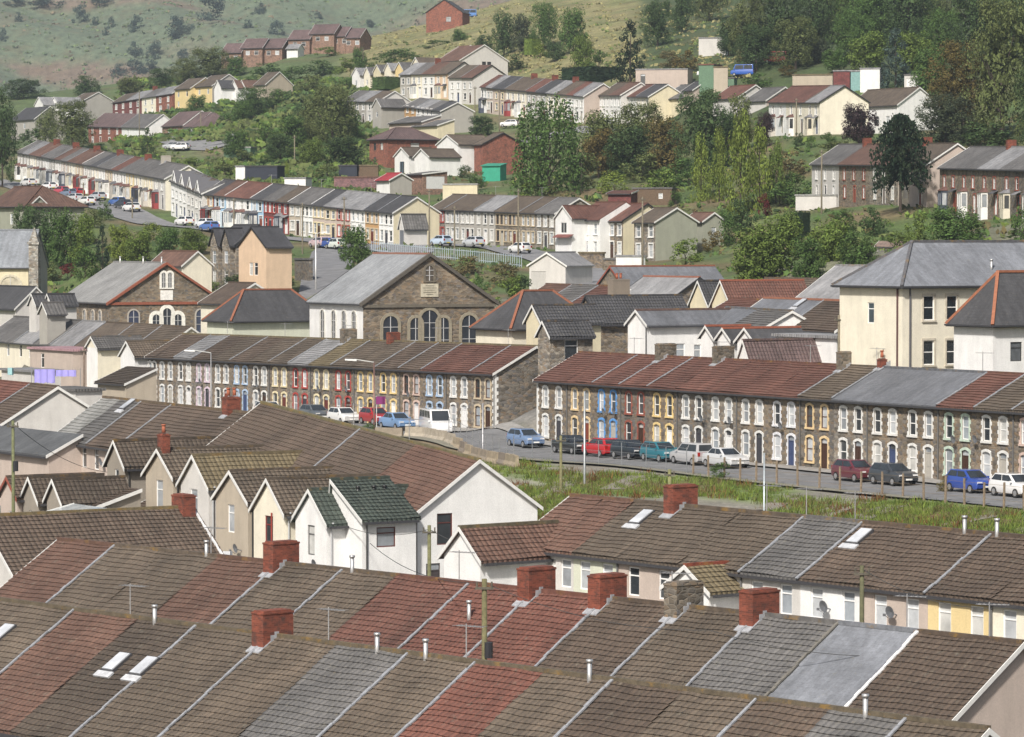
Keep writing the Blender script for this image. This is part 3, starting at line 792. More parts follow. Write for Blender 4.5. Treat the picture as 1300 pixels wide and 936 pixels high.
rowF0 = row('F0', 'the pair at the left edge', (-70, 531, 277), (0, 541, 262), 8.4, 5.0, 2.6, [-70, -32, 0], ['r2|lw||n', 'br|lw||n|P'], gable='lw', group='houses at the left edge')
# rear wings of the gabled terrace
W_ = 'rear wing'; g_ = 'rear wings of the left terrace'
TH = 58
def wing(label, A, bx, D, he, rise, rc, wc, ops=(), go=(), **k):
    h = blk('rear_wing', label, 'house wing', A, bx, TH, D, he, rise, axis='n', rc=rc, wc=wc, fo=ops, go=go, group=g_, **k)
    b = MB(); x = h['w'] / 2 + .06; b.cyl((x, .25, -1), (x, .25, he - .1), .05, .05, 6); b.bar((x, .25, he - .12), (x + .2, .25, he - .02), .09)
    obj('drainpipe', b.mesh('drainpipe', ['gloss_paint']), h, color=random.choice([(.04, .04, .04), (.4, .41, .42), (.04, .04, .04)])); return h
win = lambda x, z, w, h, fc=(.78, .78, .77), pc=None, st='c': (x, z, w, h, 'w', dict(st=st, fc=fc, pc=pc))
wing('drab rear wing with a tall white slit window', (136, 588, 225.3), 158.5, 7.2, 5.0, 1.3, 'db', 'ds', [win(.1, 2.4, .55, 2.3)])
w2 = wing('pinkish rear wing under a brown roof, brick chimney at its gable', (185, 601, 220), 220, 7.2, 5.0, 1.4, 'gb', 'be', [win(0, 2.8, .9, 1.9)])
chimney(w2, -.46, 'brickwork', lx=.5, ly=.7, ht=.9, pots=1, flash=False)
w3 = wing('pale grey rear wing under mossy yellow-brown tiles', (229.5, 613.6, 216.4), 265, 7.4, 5.0, 1.6, 'yb', 'lw', [win(-.1, 3.1, .9, 1.65)])
dish(w3, .3, 2.6)
w4 = wing('beige rear wing under dark tiles, beside the mossy one', (274, 631.5, 212.7), 315, 7.4, 5.0, 1.5, 'gb', 'be', [win(-.1, 3.1, .8, 1.6)]); dish(w4, .3, 2.2)
w5 = wing('cream rear wing with a maroon downpipe and maroon window', (322, 645.6, 208.7), 361, 7.4, 5.0, 1.65, 'gb', 'cr', [win(0, 3.0, .95, 1.7, (.2, .03, .03))], pipe=(.12, (.25, .04, .03)))
w6 = wing('off-white rear wing with a small gable and narrow window', (375, 658.5, 205.5), 415, 6.0, 5.0, 1.6, 'gn', 'wh', [win(0, 3.1, .8, 1.65, (.1, .1, .1))]); dish(w6, .3, 2.6)
w7 = wing('white rear wing under a green-tiled sloping roof', (420, 655, 204.5), 460, 3.4, 5.0, 1.9, 'gn', 'wh', [], [win(1.5, 3.45, 1.2, 1.1, (.1, .03, .025)), win(1.7, .9, 2.0, .9, (.1, .04, .035))], af=.93)
for a in (.3, .6, .8): obj('vent_pipe', vent_mesh(.25), w7, roof_pt(w7, a - .5, .7), 0, (.05, .05, .05))
w8 = blk('rear_wing', 'white-gabled wing with tiled roof in front of the grey gable', 'house wing', (563.6, 704.6, 178.2), 610, 53, 5.6, 5.0, 1.3, axis='n', rc='rb', wc='wh', gc=None, fo=[win(0, 2.5, .85, 1.2, (.12, .05, .04))], ridge=(.13, .11, .07)); dish(w8, .28, 2.7)
w9 = blk('rear_wing', 'low white wing with red ridge tiles behind the brick chimneys', 'house wing', (846, 745, 168), 900, 53, 5.0, 4.0, .95, axis='n', rc='yb', wc='wh', fo=[win(-.5, 2.2, .6, .8)], ridge=(.22, .05, .03))
# small roofs at the left
blk('lean_to', 'slate lean-to below the grey gable at the left edge', 'lean-to', (-40, 566, 255), 62, 58, 2.4, 3.4, 1.2, rt='mono', af=1., roof='roof_slate', rc=(.095, .10, .105), wc='pk')
sm = dict(axis='n', group='small gabled outhouses at the left')
blk('outhouse', 'leftmost small outhouse with an orange-edged gable', 'outhouse', (1, 628, 222), 22, 58, 5.5, 3.2, 1.0, rc='br', wc='pk', verge='rb', fo=[win(.2, 1.2, .6, 1.1)], **sm)
blk('outhouse', 'middle small outhouse with a white-edged gable', 'outhouse', (29.5, 632, 220), 49, 58, 4.6, 3.2, 1.15, rc='db', wc='ds', fo=[win(0, 1.2, .55, 1.3)], **sm)
blk('outhouse', 'small outhouse nearest the flat lean-to, white-edged gable', 'outhouse', (59.5, 635, 218), 79.5, 58, 4.4, 3.2, 1.15, rc='db', wc='ds', **sm)
blk('lean_to', 'tiled lean-to with white edge against the drab wing', 'lean-to', (92, 641, 219), 122, 58, 2.9, 3.0, .9, rt='mono', af=1., rc='br', wc='ds')
blk('lean_to', 'glazed white lean-to beside the small outhouses', 'lean-to', (52, 655, 214), 98, 58, 2.2, 2.2, .5, rt='mono', af=1., roof='window_glass', rc=(.4, .43, .44), wc='lw')
blk('lean_to', 'small lean-to under the pinkish wing', 'lean-to', (143, 658, 222), 186, 58, 3.0, 3.0, 1.1, rt='mono', af=1., rc='br', wc='be')
k0 = blk('terrace_house', 'wide brown-tiled house end with a brick chimney at lower left', 'house', (-58, 714, 196.5), None, 58, 12.2, 5.2, 2.6, w=7.6, axis='n', rc='br', wc='lw', gc='lw', ridge=(.19, .15, .08), oe=.3)
chimney(k0, .46, 'brickwork', lx=.75, ly=1.4, ht=.7, flash=False)
party_strip(k0, .5, (.6, .6, .6))
# pink flat extension, white gables, yard sheds at the left
blk('extension', 'flat-roofed pinkish extension in the left yards', 'extension', (38, 443, 392), 93, 58, 4.5, 4.2, .3, rt='flat', rc=(.33, .2, .22), wc='pk', fo=[win(-2.2, 2.3, .8, 1.5)])
blk('extension', 'white-gabled extension with cream side beside the pink one', 'extension', (110, 441, 383), 124, 58, 5.4, 5.4, 1.0, axis='n', rc='gr', wc='wh', gc='cr')
blk('terrace_house', 'white gabled end of the long stone terrace', 'house', (153, 451, 372), 171, 58, 4.6, 5.1, 1.3, axis='n', rc='gb', wc='wh')
blk('shed', 'dark tiled shed behind the left yard bush', 'shed', (124, 485, 352), 160, 58, 3.2, 2.3, 1.3, rt='mono', af=1., rc='db', wc='be')
blk('shed', 'long flat grey shed in the left yards', 'shed', (2, 470, 372), 42, 58, 3.0, 2.4, .2, rt='flat', rc='lg', wc='lw')
blk('shed', 'low shed with white door in the left yards', 'shed', (60, 494, 330), 96, 58, 2.6, 2.2, .2, rt='flat', rc='gr', wc='lw', fo=[(0, 0, .9, 1.9, 'd')])
# ------------------------------------------------------------------ chapels and the buildings of the valley floor
def arch_win(h, x, z, w, ht, col, side='f', pane=(.035, .04, .05), off=.0, ww=.28):
    # pointed/round arched chapel window with a stone surround, standing on the wall face
    def ring(scale, y):
        hw = w / 2 * scale + (0 if scale == 1 else 0); pts = [(-hw, 0), (hw, 0)]
        top = ht - w / 2
        for i in range(9):
            t = PI * i / 8; pts.append((hw * math.cos(t), top + hw * math.sin(t)))
        return [(a, y, b_) for a, b_ in pts]
    def sm():
        b = MB(); inn = ring(1, -.09); o = []
        e = ww
        for (a, y, z_) in inn:
            top = ht - w / 2
            if z_ <= top + 1e-6: o.append((a + (e if a > 0 else -e), y, z_ - (e * .6 if z_ == 0 else 0)))
            else:
                k = 1 + e / (w / 2); o.append((a * k, y, top + (z_ - top) * k))
        n = len(inn)
        for i in range(n):
            j = (i + 1) % n
            b.face([inn[i], inn[j], o[j], o[i]][::-1]); 
            oi, oj = [(p[0], 0, p[2]) for p in (o[i], o[j])]; b.face([o[i], o[j], oj, oi][::-1])
            ii, ij = [(p[0], 0, p[2]) for p in (inn[i], inn[j])]; b.face([inn[i], inn[j], ij, ii])
        return b.mesh('surround', ['matt_paint'])
    def gm():
        b = MB(); b.face(ring(1, -.012)); return b.mesh('pane', ['window_glass'])
    def fm():
        b = MB()
        b.bar((0, -.03, .02), (0, -.03, ht - .05), .06); b.bar((-w / 2, -.03, ht * .36), (w / 2, -.03, ht * .36), .05); b.bar((-w / 2, -.03, ht * .7), (w / 2, -.03, ht * .7), .05)
        return b.mesh('window', ['gloss_paint'])
    W = h['w']
    loc, rz = ((x, 0, z), 0) if side == 'f' else ((W / 2 - .003, x, z), PI / 2)
    f = obj('window', cached(('awf', w, ht), fm), h, loc, rz, (.5, .5, .5))
    obj('pane', cached(('awp', w, ht), gm), f, color=pane); obj('surround', cached(('aws', w, ht, ww), sm), f, color=col)
def string_course(h, z, D, col, th=.28):
    b = MB(); b.box(h['w'] / 2 + .0, -.1, z - th / 2, h['w'] / 2 + .14, D + .1, z + th / 2)
    obj('string_course', b.mesh('string_course', ['matt_paint']), h, color=col)
def raking(h, col, wd=.3):
    w, D, he, rise = h['w'], h['D'], h['he'], h['rise']; b = MB(); x = w / 2 + .24
    for (q0, z0), (q1, z1) in (((-.35, he - .25), (D / 2, he + rise)), ((D / 2, he + rise), (D + .35, he - .25))):
        b.hexa([(x - .3, q0, z0 - .1), (x + .06, q0, z0 - .1), (x + .06, q1, z1 - .1), (x - .3, q1, z1 - .1), (x - .3, q0, z0 + wd), (x + .06, q0, z0 + wd), (x + .06, q1, z1 + wd), (x - .3, q1, z1 + wd)])
    obj('coping', b.mesh('coping', ['matt_paint']), h, color=col)
def plaque(h, y, z, w, ht, col):
    b = MB(); b.box(-w / 2, -.07, 0, w / 2, -.003, ht)
    p = obj('plaque', b.mesh('plaque', ['matt_paint']), h, (h['w'] / 2, y, z), PI / 2, col)
    if ht > 1.15:
        c = MB()
        for i, q in enumerate((.5, .8, .62, .74, .4)): c.box(-w * q / 2, -.085, ht * (.82 - i * .165), w * q / 2, -.072, ht * (.82 - i * .165) + .06)
        obj('inscription', c.mesh('inscription', ['matt_paint']), p, color=(.2, .18, .14))
ch2 = blk('chapel', 'stone chapel with arched windows, white side wall and grey slate roof', 'chapel', (393, 382, 346), 461, 64, 13.2, 8.8, 4.3, roof='roof_slate', rc=(.235, .245, .255), wc='wh', gc='st', verge='dk', ridge=(.27, .13, .09), ogr=.25)
for i, x in enumerate((-3.6, -.5, 2.3, 5.0)): arch_win(ch2, x * .85, 4.9, .85, 3.1, (.55, .54, .5), ww=.15)
for y, w, h_ in ((2.7, 1.5, 3.4), (5.2, 1.1, 3.2), (6.6, 1.75, 3.9), (8.0, 1.1, 3.2), (10.6, 1.5, 3.4)): arch_win(ch2, y, 4.2, w, h_, (.27, .24, .18), 'g')
string_course(ch2, 8.5, 13.2, (.13, .115, .09)); raking(ch2, (.10, .09, .075), .24); plaque(ch2, 6.6, 9.3, 1.75, 1.2, (.50, .46, .36))
arch_win(ch2, 6.6, 10.75, .8, 1.4, (.15, .13, .10), 'g', (.10, .085, .07), ww=.2)
ch1 = blk('chapel', 'stone chapel with red brick edging and white arched windows', 'chapel', (75, 381, 430), 138.5, 64, 13.6, 8.0, 4.3, roof='roof_slate', rc=(.25, .25, .245), wc='st', gc='st', verge=None, ogr=.2)
raking(ch1, (.26, .085, .05), .2); string_course(ch1, 7.85, 13.6, (.26, .085, .05), .3)
b = MB(); b.box(-ch1['w'] / 2, -.12, 7.7, ch1['w'] / 2, -.004, 7.98); obj('string_course', b.mesh('string_course', ['matt_paint']), ch1, color=(.26, .085, .05))
for x in (-3.6, .4, 3.2, 5.6): arch_win(ch1, x, 4.7, .9, 2.3, (.5, .45, .38), ww=.15)
for y, w, h_ in ((5.6, .9, 2.4), (6.9, 1.0, 3.1), (8.2, .9, 2.4)): arch_win(ch1, y, 4.2, w, h_, (.78, .76, .70), 'g', ww=.42)
for y in (2.9, 11.0): arch_win(ch1, y, 4.5, 1.2, 2.6, (.4, .37, .33), 'g', (.05, .06, .10), ww=.16)
for y in (6.5, 7.25): arch_win(ch1, y, 9.6, .48, 1.7, (.78, .76, .70), 'g', (.2, .2, .2), ww=.24)
plaque(ch1, 6.85, 8.2, 1.5, 1.1, (.78, .76, .72))
for fx in (-.35, .1, .45): obj('vent_pipe', vent_mesh(.8), ch1, roof_pt(ch1, fx, .97), 0, (.6, .6, .58))
th = 58
blk('hall', 'dark hipped hall with orange ridge tiles between the two chapels', 'hall', (263, 404, 378), 295, th, 11.0, 5.0, 2.9, axis='n', rt='hip', roof='roof_slate', rc='dg', wc='cg', ridge=(.245, .095, .055), fo=[win(0, 1.5, .9, 1.3)], go=[win(3, 1.6, .9, 1.2), win(6.5, 1.6, .9, 1.2)])
blk('hall', 'small dark hipped building right of the white chapel wall', 'hall', (604, 413, 322), 650, th, 9.0, 4.4, 3.0, axis='n', rt='hip', roof='roof_slate', rc='dg', wc='cr', ridge=(.245, .095, .055))
blk('house', 'brown-roofed house behind the brick-edged chapel', 'house', (255, 384, 398), 286, th, 7, 4.5, 2.0, rc='br', wc='cr')
blk('house', 'long dark-roofed building at the left edge', 'house', (-60, 388, 440), 20, th, 5.0, 4.5, 2.3, rc='dg', wc='lw', roof='roof_slate')
for i, x in enumerate((37, 57)): blk('porch', ('left' if i == 0 else 'right') + ' small grey gable at the far left roofs', 'porch', (x, 386, 412), x + 9, th, 3, 4.2, 1.0, axis='n', rc='dg', wc='lw', group='small gables at the far left')
blk('house', 'grey gabled outbuilding left of the brick-edged chapel', 'house', (50, 397, 405), 60, th, 2.2, 4.5, 1.0, axis='n', rc='gr', wc='gy')
chl = blk('church', 'grey-slate church with a cream arched wall at the left edge', 'church', (-45, 338, 462), 36, 8, 9, 6.5, 4.4, roof='roof_slate', rc=(.20, .215, .235), wc='yl', gc='gy', verge=None)
arch_win(chl, 1.8, 1.0, 2.6, 4.2, (.5, .46, .36), pane=(.50, .46, .36), ww=.3)
b = MB(); b.box(-.6, -.6, -2, .6, .6, 9.2); b.box(-.75, -.75, 9.2, .75, .75, 9.5); b.hexa([(-.6, -.6, 9.5), (.6, -.6, 9.5), (.6, .6, 9.5), (-.6, .6, 9.5), (-.05, -.05, 11.3), (.05, -.05, 11.3), (.05, .05, 11.3), (-.05, .05, 11.3)])
obj('pinnacle', b.mesh('pinnacle', ['rubble_stone']), chl, (chl['w'] / 2 + .7, .4, 0), 0, (.3, .29, .26))
# village houses beside the far-left trees
blk('house', 'hipped reddish-brown house at the left edge above the church', 'house', (-18, 262, 530), 33, th, 9.0, 6.0, 2.8, rt='hip', rc='rb', wc='gw', roof='concrete_tile', hip_l=False, fo=[win(2.0, 3.4, 1.1, 1.5), win(2.0, .8, 1.1, 1.5)])
blk('house', 'small front gable on the hipped reddish-brown house', 'house wing', (29, 262, 521), 37, th, 3.0, 5.8, 1.3, rc='rb', wc='gw', roof='concrete_tile')
pe = blk('house', 'peach-walled house with dark gabled roof above the hedges', 'house', (303, 313, 440), 338, th, 3.4, 5.8, 2.2, axis='n', rc='dk', wc='pe', verge='dk', roof='roof_slate', fo=[win(-.3, 2.4, .9, 1.5), win(.9, 2.4, .9, 1.5), win(0, 0, .9, 1.5)])
blk('house', 'stone pair of houses with black gables left of the peach one', 'house', (270, 310, 449), 300, th, 6, 5.6, 2.2, rc='dk', wc='sg', verge='dk', roof='roof_slate', fo=[win(-1.6, 3, .9, 1.7), win(1.6, 3, .9, 1.7), win(-1.6, .6, .9, 1.7), win(1.6, .6, .9, 1.7)])
for i, x in enumerate((267, 282)): blk('bay_gable', ('left' if i == 0 else 'right') + ' black gabled bay of the stone pair', 'house wing', (x, 309, 447.5 - i * 2), x + 10, th, 2, 5.4, 1.7, axis='n', rc='dk', wc='sg', verge='dk', roof='roof_slate', fo=[win(0, 3, .9, 1.5), win(0, .6, .9, 1.5)], group='black gabled bays')
blk('cottage', 'low brown-roofed cottage with cream gable among the bank trees', 'cottage', (190, 336, 440), 232, th, 3.8, 3.6, 1.5, rc='rb', wc='cr', fo=[win(2, 1, 1, 1.2)], roof='concrete_tile')
# ------------------------------------------------------------------ roofs between the terraces and the hill, centre and right
vf = dict(roof='concrete_tile')
blk('hall', 'long slate hall with orange gable edging below the hill', 'hall', (746, 381, 384), 806, th, 12.8, 5.0, 3.4, axis='n', roof='roof_slate', rc='sl', wc='st', verge='rb', ridge=(.245, .095, .055))
blk('house', 'grey-roofed stone hall with a dark bargeboarded gable', 'hall', (790, 374, 354), 858, th, 5.2, 5, 1.6, roof='roof_slate', rc='lg', wc='st', gc='st', verge='dk', ridge=(.28, .12, .08))
blk('house', 'stone house with dark tiles and black gable edging', 'house', (730, 408, 322), 760, th, 9.8, 5.6, 2.1, axis='n', rc='dg', wc='st', verge='dk', **vf)
h = blk('house', 'white rendered house with a long slate roof behind the terrace', 'house', (797, 411, 301), 821, th, 11.5, 7.2, 1.0, axis='n', roof='roof_slate', rc='sl', wc='wh', gc=None, ridge=(.16, .10, .085), fo=[win(.3, 3.2, .8, 1.6)], go=[win(3.0, 4.0, 1.5, 1.6), win(5.0, 4.0, .7, 1.5)], pipe=(.5, (.04, .04, .04)))
blk('house', 'cream-gabled narrow house left of the stone house', 'house', (668, 408, 312), 687, th, 6.0, 6.5, 1.25, axis='n', rc='dg', wc='yl', **vf)
blk('house', 'low stone house with one white-framed window facing right', 'house', (683, 425, 304), 698, th, 4.2, 5.5, 1.0, axis='n', rc='dg', wc='sg', go=[win(2.1, 3.4, 1.3, 1.7, pc=(.03, .035, .04))], **vf)
row('S6', 'the short row below the garage', (655, 387, 366), (752, 391, 352), 7, 4.6, 1.9, [655, 687, 720, 752], ['rb|lw||r', 'gr|lw||r|P', 'rd|cr||r|P'], group='short row below the garage')
s6c = blk('house', 'render chimney house behind the dark stone house', 'house', (735, 395, 340), 762, th, 5, 5, 1.2, rc='gb', wc='lw', **vf); chimney(s6c, .3, 'painted_render', lx=.8, ly=1.9, ht=1.6, pots=2, col=(.24, .2, .16), flash=False)
gg = dict(axis='n', wc='wh', rc='dg', roof='roof_slate', ridge=(.3, .1, .06), group='little white rear gables')
blk('rear_wing', 'leftmost little white gable right of the white house', 'house wing', (890, 427, 290), 905, th, 4, 5, .7, **gg)
blk('rear_wing', 'middle little white gable with grey roof', 'house wing', (911, 430, 288), 927, th, 4, 5, .7, **gg)
blk('rear_wing', 'rightmost and widest little white gable', 'house wing', (936, 433, 285), 958, th, 5, 5, .9, fo=[win(.2, 3, .7, 1)], **gg)
row('S7', 'the slate row behind the white gables', (880, 417, 305), (960, 423, 292), 6, 5, 1.6, [880, 920, 960], ['sl|wh||n', 'gr|wh||n'], group='slate row behind the gables')
blk('house', 'cream gabled house with dark roof below the hill hall', 'house', (876, 386, 338), 899, th, 6, 5, 2.0, axis='n', rc='dg', wc='yl', **vf)
blk('house', 'red-tiled house with white-edged gable below the hill hall', 'house', (904, 386, 335), 928, th, 9, 5, 2.0, axis='n', rc='rd', wc='yl', verge='wh', ridge=(.3, .1, .06), **vf)
blk('house', 'low red-tiled rear roof in front of the cream gable', 'house', (899, 398, 322), 953, th, 5, 4, 1.1, rc='rd', wc='lw', **vf)
blk('house', 'brown-grey roofed house left of the big cream block', 'house', (938, 379, 352), 1003, th, 6.4, 5, 1.8, rc='gb', wc='lw', verge='dk', **vf)
blk('house', 'pale grey steep roof beside the cream block', 'house', (1010, 381, 336), 1092, th, 9.4, 5, 3.0, roof='roof_slate', rc='lg', wc='lw')
r_ = row('S11', 'the skylit row behind the terrace', (925, 413, 304), (1062, 420, 286), 6.6, 5, 2.1, [925, 1000, 1062], ['sl|lw||n|SK:.2:.85|SK:-.2:.4', 'br|lw||n|P'], group='skylit row', ridge=(.3, .13, .08))
blk('extension', 'flat white extension behind the brown roof', 'extension', (985, 427, 283), 1062, th, 3.0, 4.5, .2, rt='flat', rc='wh' if False else 'lg', wc='wh')
blk('house', 'dark brown roof running level behind the red tiles', 'house', (938, 456, 276), 952, th, 8.6, 4.5, 1.3, axis='n', rc='pb', wc='wh', gc=None, **vf)
blk('house', 'slate-roofed house at the foot of the wooded bank', 'house', (760, 366, 398), 800, th, 6, 5, 2, roof='roof_slate', rc='sl', wc='lw')
Q = blk('apartment_block', 'large cream apartment block with a bluish hipped slate roof', 'apartment block', (1066, 359, 262), 1146, th, 17.5, 12.4, 2.9, axis='n', rt='hip', roof='roof_slate', rc='bg', wc='cr', gc=None, ridge=(.12, .12, .13), base=4,
        fo=[win(.0, 9.6, .75, 1.45, pc=(.06, .08, .09)), win(.0, 4.0, .75, 1.45)],
        go=[(y, z, .95, 1.7, 'w', dict(st='s', pc=(.02, .025, .03), trim=('plain', (.5, .46, .38)))) for y in (2.3, 4.35, 9.5, 12.5) for z in (3.5, 6.75, 9.85)])
for y_ in (-.35, .35):
    b = MB(); xx = Q['w'] / 2; b.cyl((xx - .5 if y_ < 0 else xx + .08, -.08 if y_ < 0 else .6, -1), (xx - .5 if y_ < 0 else xx + .08, -.08 if y_ < 0 else .6, 12.1), .07, .07, 6)
    obj('drainpipe', b.mesh('drainpipe', ['gloss_paint']), Q, color=(.10, .05, .05) if y_ < 0 else (.1, .1, .11))
vent(Q, 0, 0.3, .7)
R_ = blk('house', 'white house with dark hipped roof and orange ridge tiles', 'house', (1211, 405, 252), 1261, th, 9.0, 9, 3.2, axis='n', rt='hip', roof='roof_slate', rc='dg', wc='wh', ridge=(.28, .11, .06), fo=[win(-1.6, 4.2, .9, 1.1, (.1, .1, .1), (.1, .12, .12))], go=[win(2.0, 6.2, 1.0, 1.3, (.05, .05, .05), (.12, .13, .14))], base=4)
# ------------------------------------------------------------------ the far streets
FARK = dict(trimk='plain')
rowG = row('G', 'the steep far-left street', (22, 193, 680), (210, 227, 590), 7.6, 4.9, 2.0, [22, 30, 38, 46, 54, 62, 70, 78, 87, 96, 106, 116, 125, 133.5, 143, 152, 160, 170, 182, 195, 210],
    ['gr|gy|wh|b', 'lg|gy|wh|b|P', 'rb|cr|wh|b', 'rb|gy|wh|b|Cb', 'gr|wh|wh|b|P', 'gr|gy|wh|b', 'rb|wh|wh|b|P|Cb', 'gr|pk|wh|b', 'rb|cr|wh|b|P', 'rb|pk|cr|b|Cb', 'gr|lw|wh|b|PW', 'dg|cr|wh|b', 'gr|wh|wh|b|Cb|P', 'gr|pk|cr|b', 'rd|wh|wh|b|P', 'gr|wh|wh|b', 'gr|ye|wh|b|Cb', 'gr|cr|wh|b', 'gr|cr|cr|b|CR', 'gr|lw|wh|b'], gable='cr', group='houses of the steep far-left street', **FARK)
rowG2 = row('G2', 'the white gabled group', (217, 229, 582), (257, 246, 566), 7, 5.4, 1.5, [217, 227, 237, 247, 257], ['gr|wh|wh|s', 'gr|wh|wh|s', 'gb|lw|wh|s', 'gr|lw|wh|s'], group='white gabled houses', **FARK)
for i, h in enumerate(rowG2):
    w = h['w']; b = MB()
    # each house has its own sharp front gablet with white edging
    b.face([(-w * .33, -.06, 5.0), (w * .33, -.06, 5.0), (0, -.06, 7.0)])
    for sg in (-1, 1): b.face([(sg * w * .36, -.2, 4.95), (0, -.2, 7.15), (0, 3.6, 7.15), (sg * w * .36, .4, 5.3)], 1)
    b.v = [(x, y, z + h['slope'] * x) for x, y, z in b.v]
    gb_ = obj('front_gable', b.mesh('front_gable', ['painted_render', 'slate_grey']), h, color=(.7, .7, .69))
    c = MB(); c.bar((-w * .37, -.22, 4.9), (0, -.22, 7.15), .06, .16); c.bar((0, -.22, 7.15), (w * .37, -.22, 4.9), .06, .16); c.v = [(x, y, z + h['slope'] * x) for x, y, z in c.v]
    obj('bargeboard', c.mesh('bargeboard', ['gloss_paint']), gb_, color=(.78, .78, .77))
rowG3 = row('G3', 'the coloured hillside street', (257.5, 246, 567), (499.5, 270, 520), 7.6, 4.7, 2.1, [257.5, 272, 287, 303, 319, 334.6, 351, 367, 382, 397, 412, 427, 445, 463.5, 481, 499.5],
    ['dg|bk|cr|b', 'rb|bl|wh|b', 'rd|wh|wh|b|PW', 'rd|wh|wh|b', 'dg|bl|wh|b|PW', 'gr|dr|rd|3', 'gb|dr|rd|b', 'gr|be|wh|s|PW', 'gr|wh|wh|3', 'dg|pk|cr|3|PW', 'lg|pk|cr|s', 'lg|pk|rd|3', 'lg|wh|wh|3', 'dg|or_|be|3|P', 'dg|wh|wh|3|P'], gable='yl', group='houses of the coloured hillside street', **FARK)
rowI = row('I', 'the far railing-side terrace', (547, 265, 540), (705, 271, 510), 7.6, 4.8, 2.0, [547, 565, 584, 603, 629, 645, 661, 680, 705],
    ['gb|sg|rd|3|||W:rd', 'gb|gy|wh|3|P', 'gb|gy|wh|3', 'lg|gy|wh|3|P', 'gb|sd|be|3|BW|P', 'gb|st|be|3|BW', 'gb|sg|be|3|P', 'gr|sg|wh|3|P'], group='stone houses by the railings', **FARK)
gf = dict(roof='concrete_tile')
T3 = ('plain', (.74, .74, .72))
w3f = lambda w, up=2.95, wc=(.78, .78, .77): [(-.3 * w, up, .85, 1.4, 'w', dict(fc=wc)), (.02 * w, up, .85, 1.4, 'w', dict(fc=wc)), (.33 * w, up, .85, 1.4, 'w', dict(fc=wc)), (-.3 * w, .5, .85, 1.5, 'w', dict(fc=wc)), (.02 * w, 0, .9, 2.1, 'd'), (.33 * w, .5, .85, 1.5, 'w', dict(fc=wc))]
blk('house', 'white-fronted house with red-tiled roof beside the garage gable', 'house', (725, 279, 492), 762, 60, 8, 4.9, 2.2, rc='rd', wc='wh', fo=w3f(7.6), trim=T3, verge=None, gr=False, **gf)
j1 = blk('house', 'white projecting gable with a garage door under it', 'house wing', (705, 277, 491), 726, 60, 6.5, 4.9, 1.5, axis='n', rc='rd', wc='wh', fo=[(0, 2.9, 1.5, 1.4, 'w', dict(st='d')), (0, -.1, 2.6, 2.2, 'gd')], **gf)
obj('canopy', canopy_mesh(4.2), j1, (.5, 0, 2.3), 0, (.17, .06, .05))
blk('house', 'stone house with red-tiled roof and cream gable', 'house', (762, 280, 488.5), 791, 60, 7.4, 4.9, 2.1, rc='rd', wc='st', gc='yl', fo=w3f(6), trim=T3, verge='dk', **gf)
kk_ = blk('house', 'stone-fronted house with a broad bare grey gable', 'house', (805, 282, 475), 832, 60, 6.3, 4.8, 1.7, rc='gb', wc='sg', gc='gw', fo=[(-1.5, 2.9, 1, 1.5, 'w'), (1.5, 2.9, 1, 1.5, 'w'), (-1.5, .3, 1, 1.7, 'w'), (1.5, .3, 1, 1.7, 'w')], trim=T3, **gf)
blk('extension', 'small red-roofed grey annexe behind the bare grey gable', 'extension', (868, 281, 481), 893, 60, 3.2, 3.2, 1.0, rc='rb', wc='gw', go=[win(1.6, 1.6, .7, .8)], **gf)
blk('garage', 'rendered grey gabled garage on the valley road', 'garage', (672, 337, 434), 718, 30, 6.5, 2.8, 1.4, axis='n', roof='roof_slate', rc='lg', wc='lw', fo=[(-1.2, 0, 1.9, 2.1, 'gd', dict(fc=(.45, .44, .42)))], gutter=None)
blk('garage', 'small rendered garage with grey roof below the cream gable', 'garage', (507, 287, 508), 513, 60, 3.6, 2.6, 1.5, rt='gable', axis='n', rc='gr', wc='lw', fo=[(0, 0, 1.2, 2, 'gd', dict(fc=(.15, .16, .18)))], **gf)
# the upper streets
cot = ['white cottage at the far end of the gabled cottages', 'second gabled cottage from the left on the upper lane', 'third gabled cottage from the left on the upper lane', 'fourth gabled cottage from the left on the upper lane', 'fifth gabled cottage from the left on the upper lane', 'gabled cottage nearest the tall rendered houses']
for i, (x, y, bx, wc, rc) in enumerate(((447, 96, 457, 'wh', 'lg'), (462, 95, 470, 'cr', 'te' if False else 'gr'), (474, 92, 483.5, 'yl', 'gr'), (488, 90, 497, 'cr', 'lg'), (502, 89, 512, 'ye', 'gr'), (523, 83, 533, 'cr', 'gb'))):
    blk('cottage', cot[i], 'cottage', (x, y, 850 - i * 5), bx, 60, 7, 3.2, 1.6, axis='n', rc=rc, wc=wc, group='gabled cottages on the upper lane', fo=[win(0, .8, .9, 1.2)], **gf)
row('M2a', 'the tall upper terrace', (508, 94.5, 790), (569, 93.2, 772), 7.6, 5.0, 2.4, [508, 522, 536, 552, 569], ['lg|gy|wh|s', 'gr|cr|wh|b', 'rb|wh|wh|s|Cb', 'gb|pe|wh|b'], gable='lw', verge='dk', group='tall upper terrace', **FARK)
row('M2b', 'the pair below the grey gable', (570, 98.5, 762), (601, 98.3, 752), 8.2, 5.2, 2.5, [570, 586, 601], ['gb|wh|wh|s', 'rb|lw|wh|s|P'], gable='lw', verge='dk', group='pair below the big grey gable', **FARK)
blk('house', 'tall house with a broad grey gable and twin window at the top', 'house', (553, 79, 815), 584, 60, 12, 6.0, 3.4, rc='rb', wc='lw', gc='lw', verge='wh', fo=[win(0, 3, 1, 1.3)], go=[win(6, 4.2, 1.0, 1.6, (.05, .05, .06), (.03, .03, .035)), win(7.3, 4.2, 1.0, 1.6, (.05, .05, .06), (.03, .03, .035))], **gf)
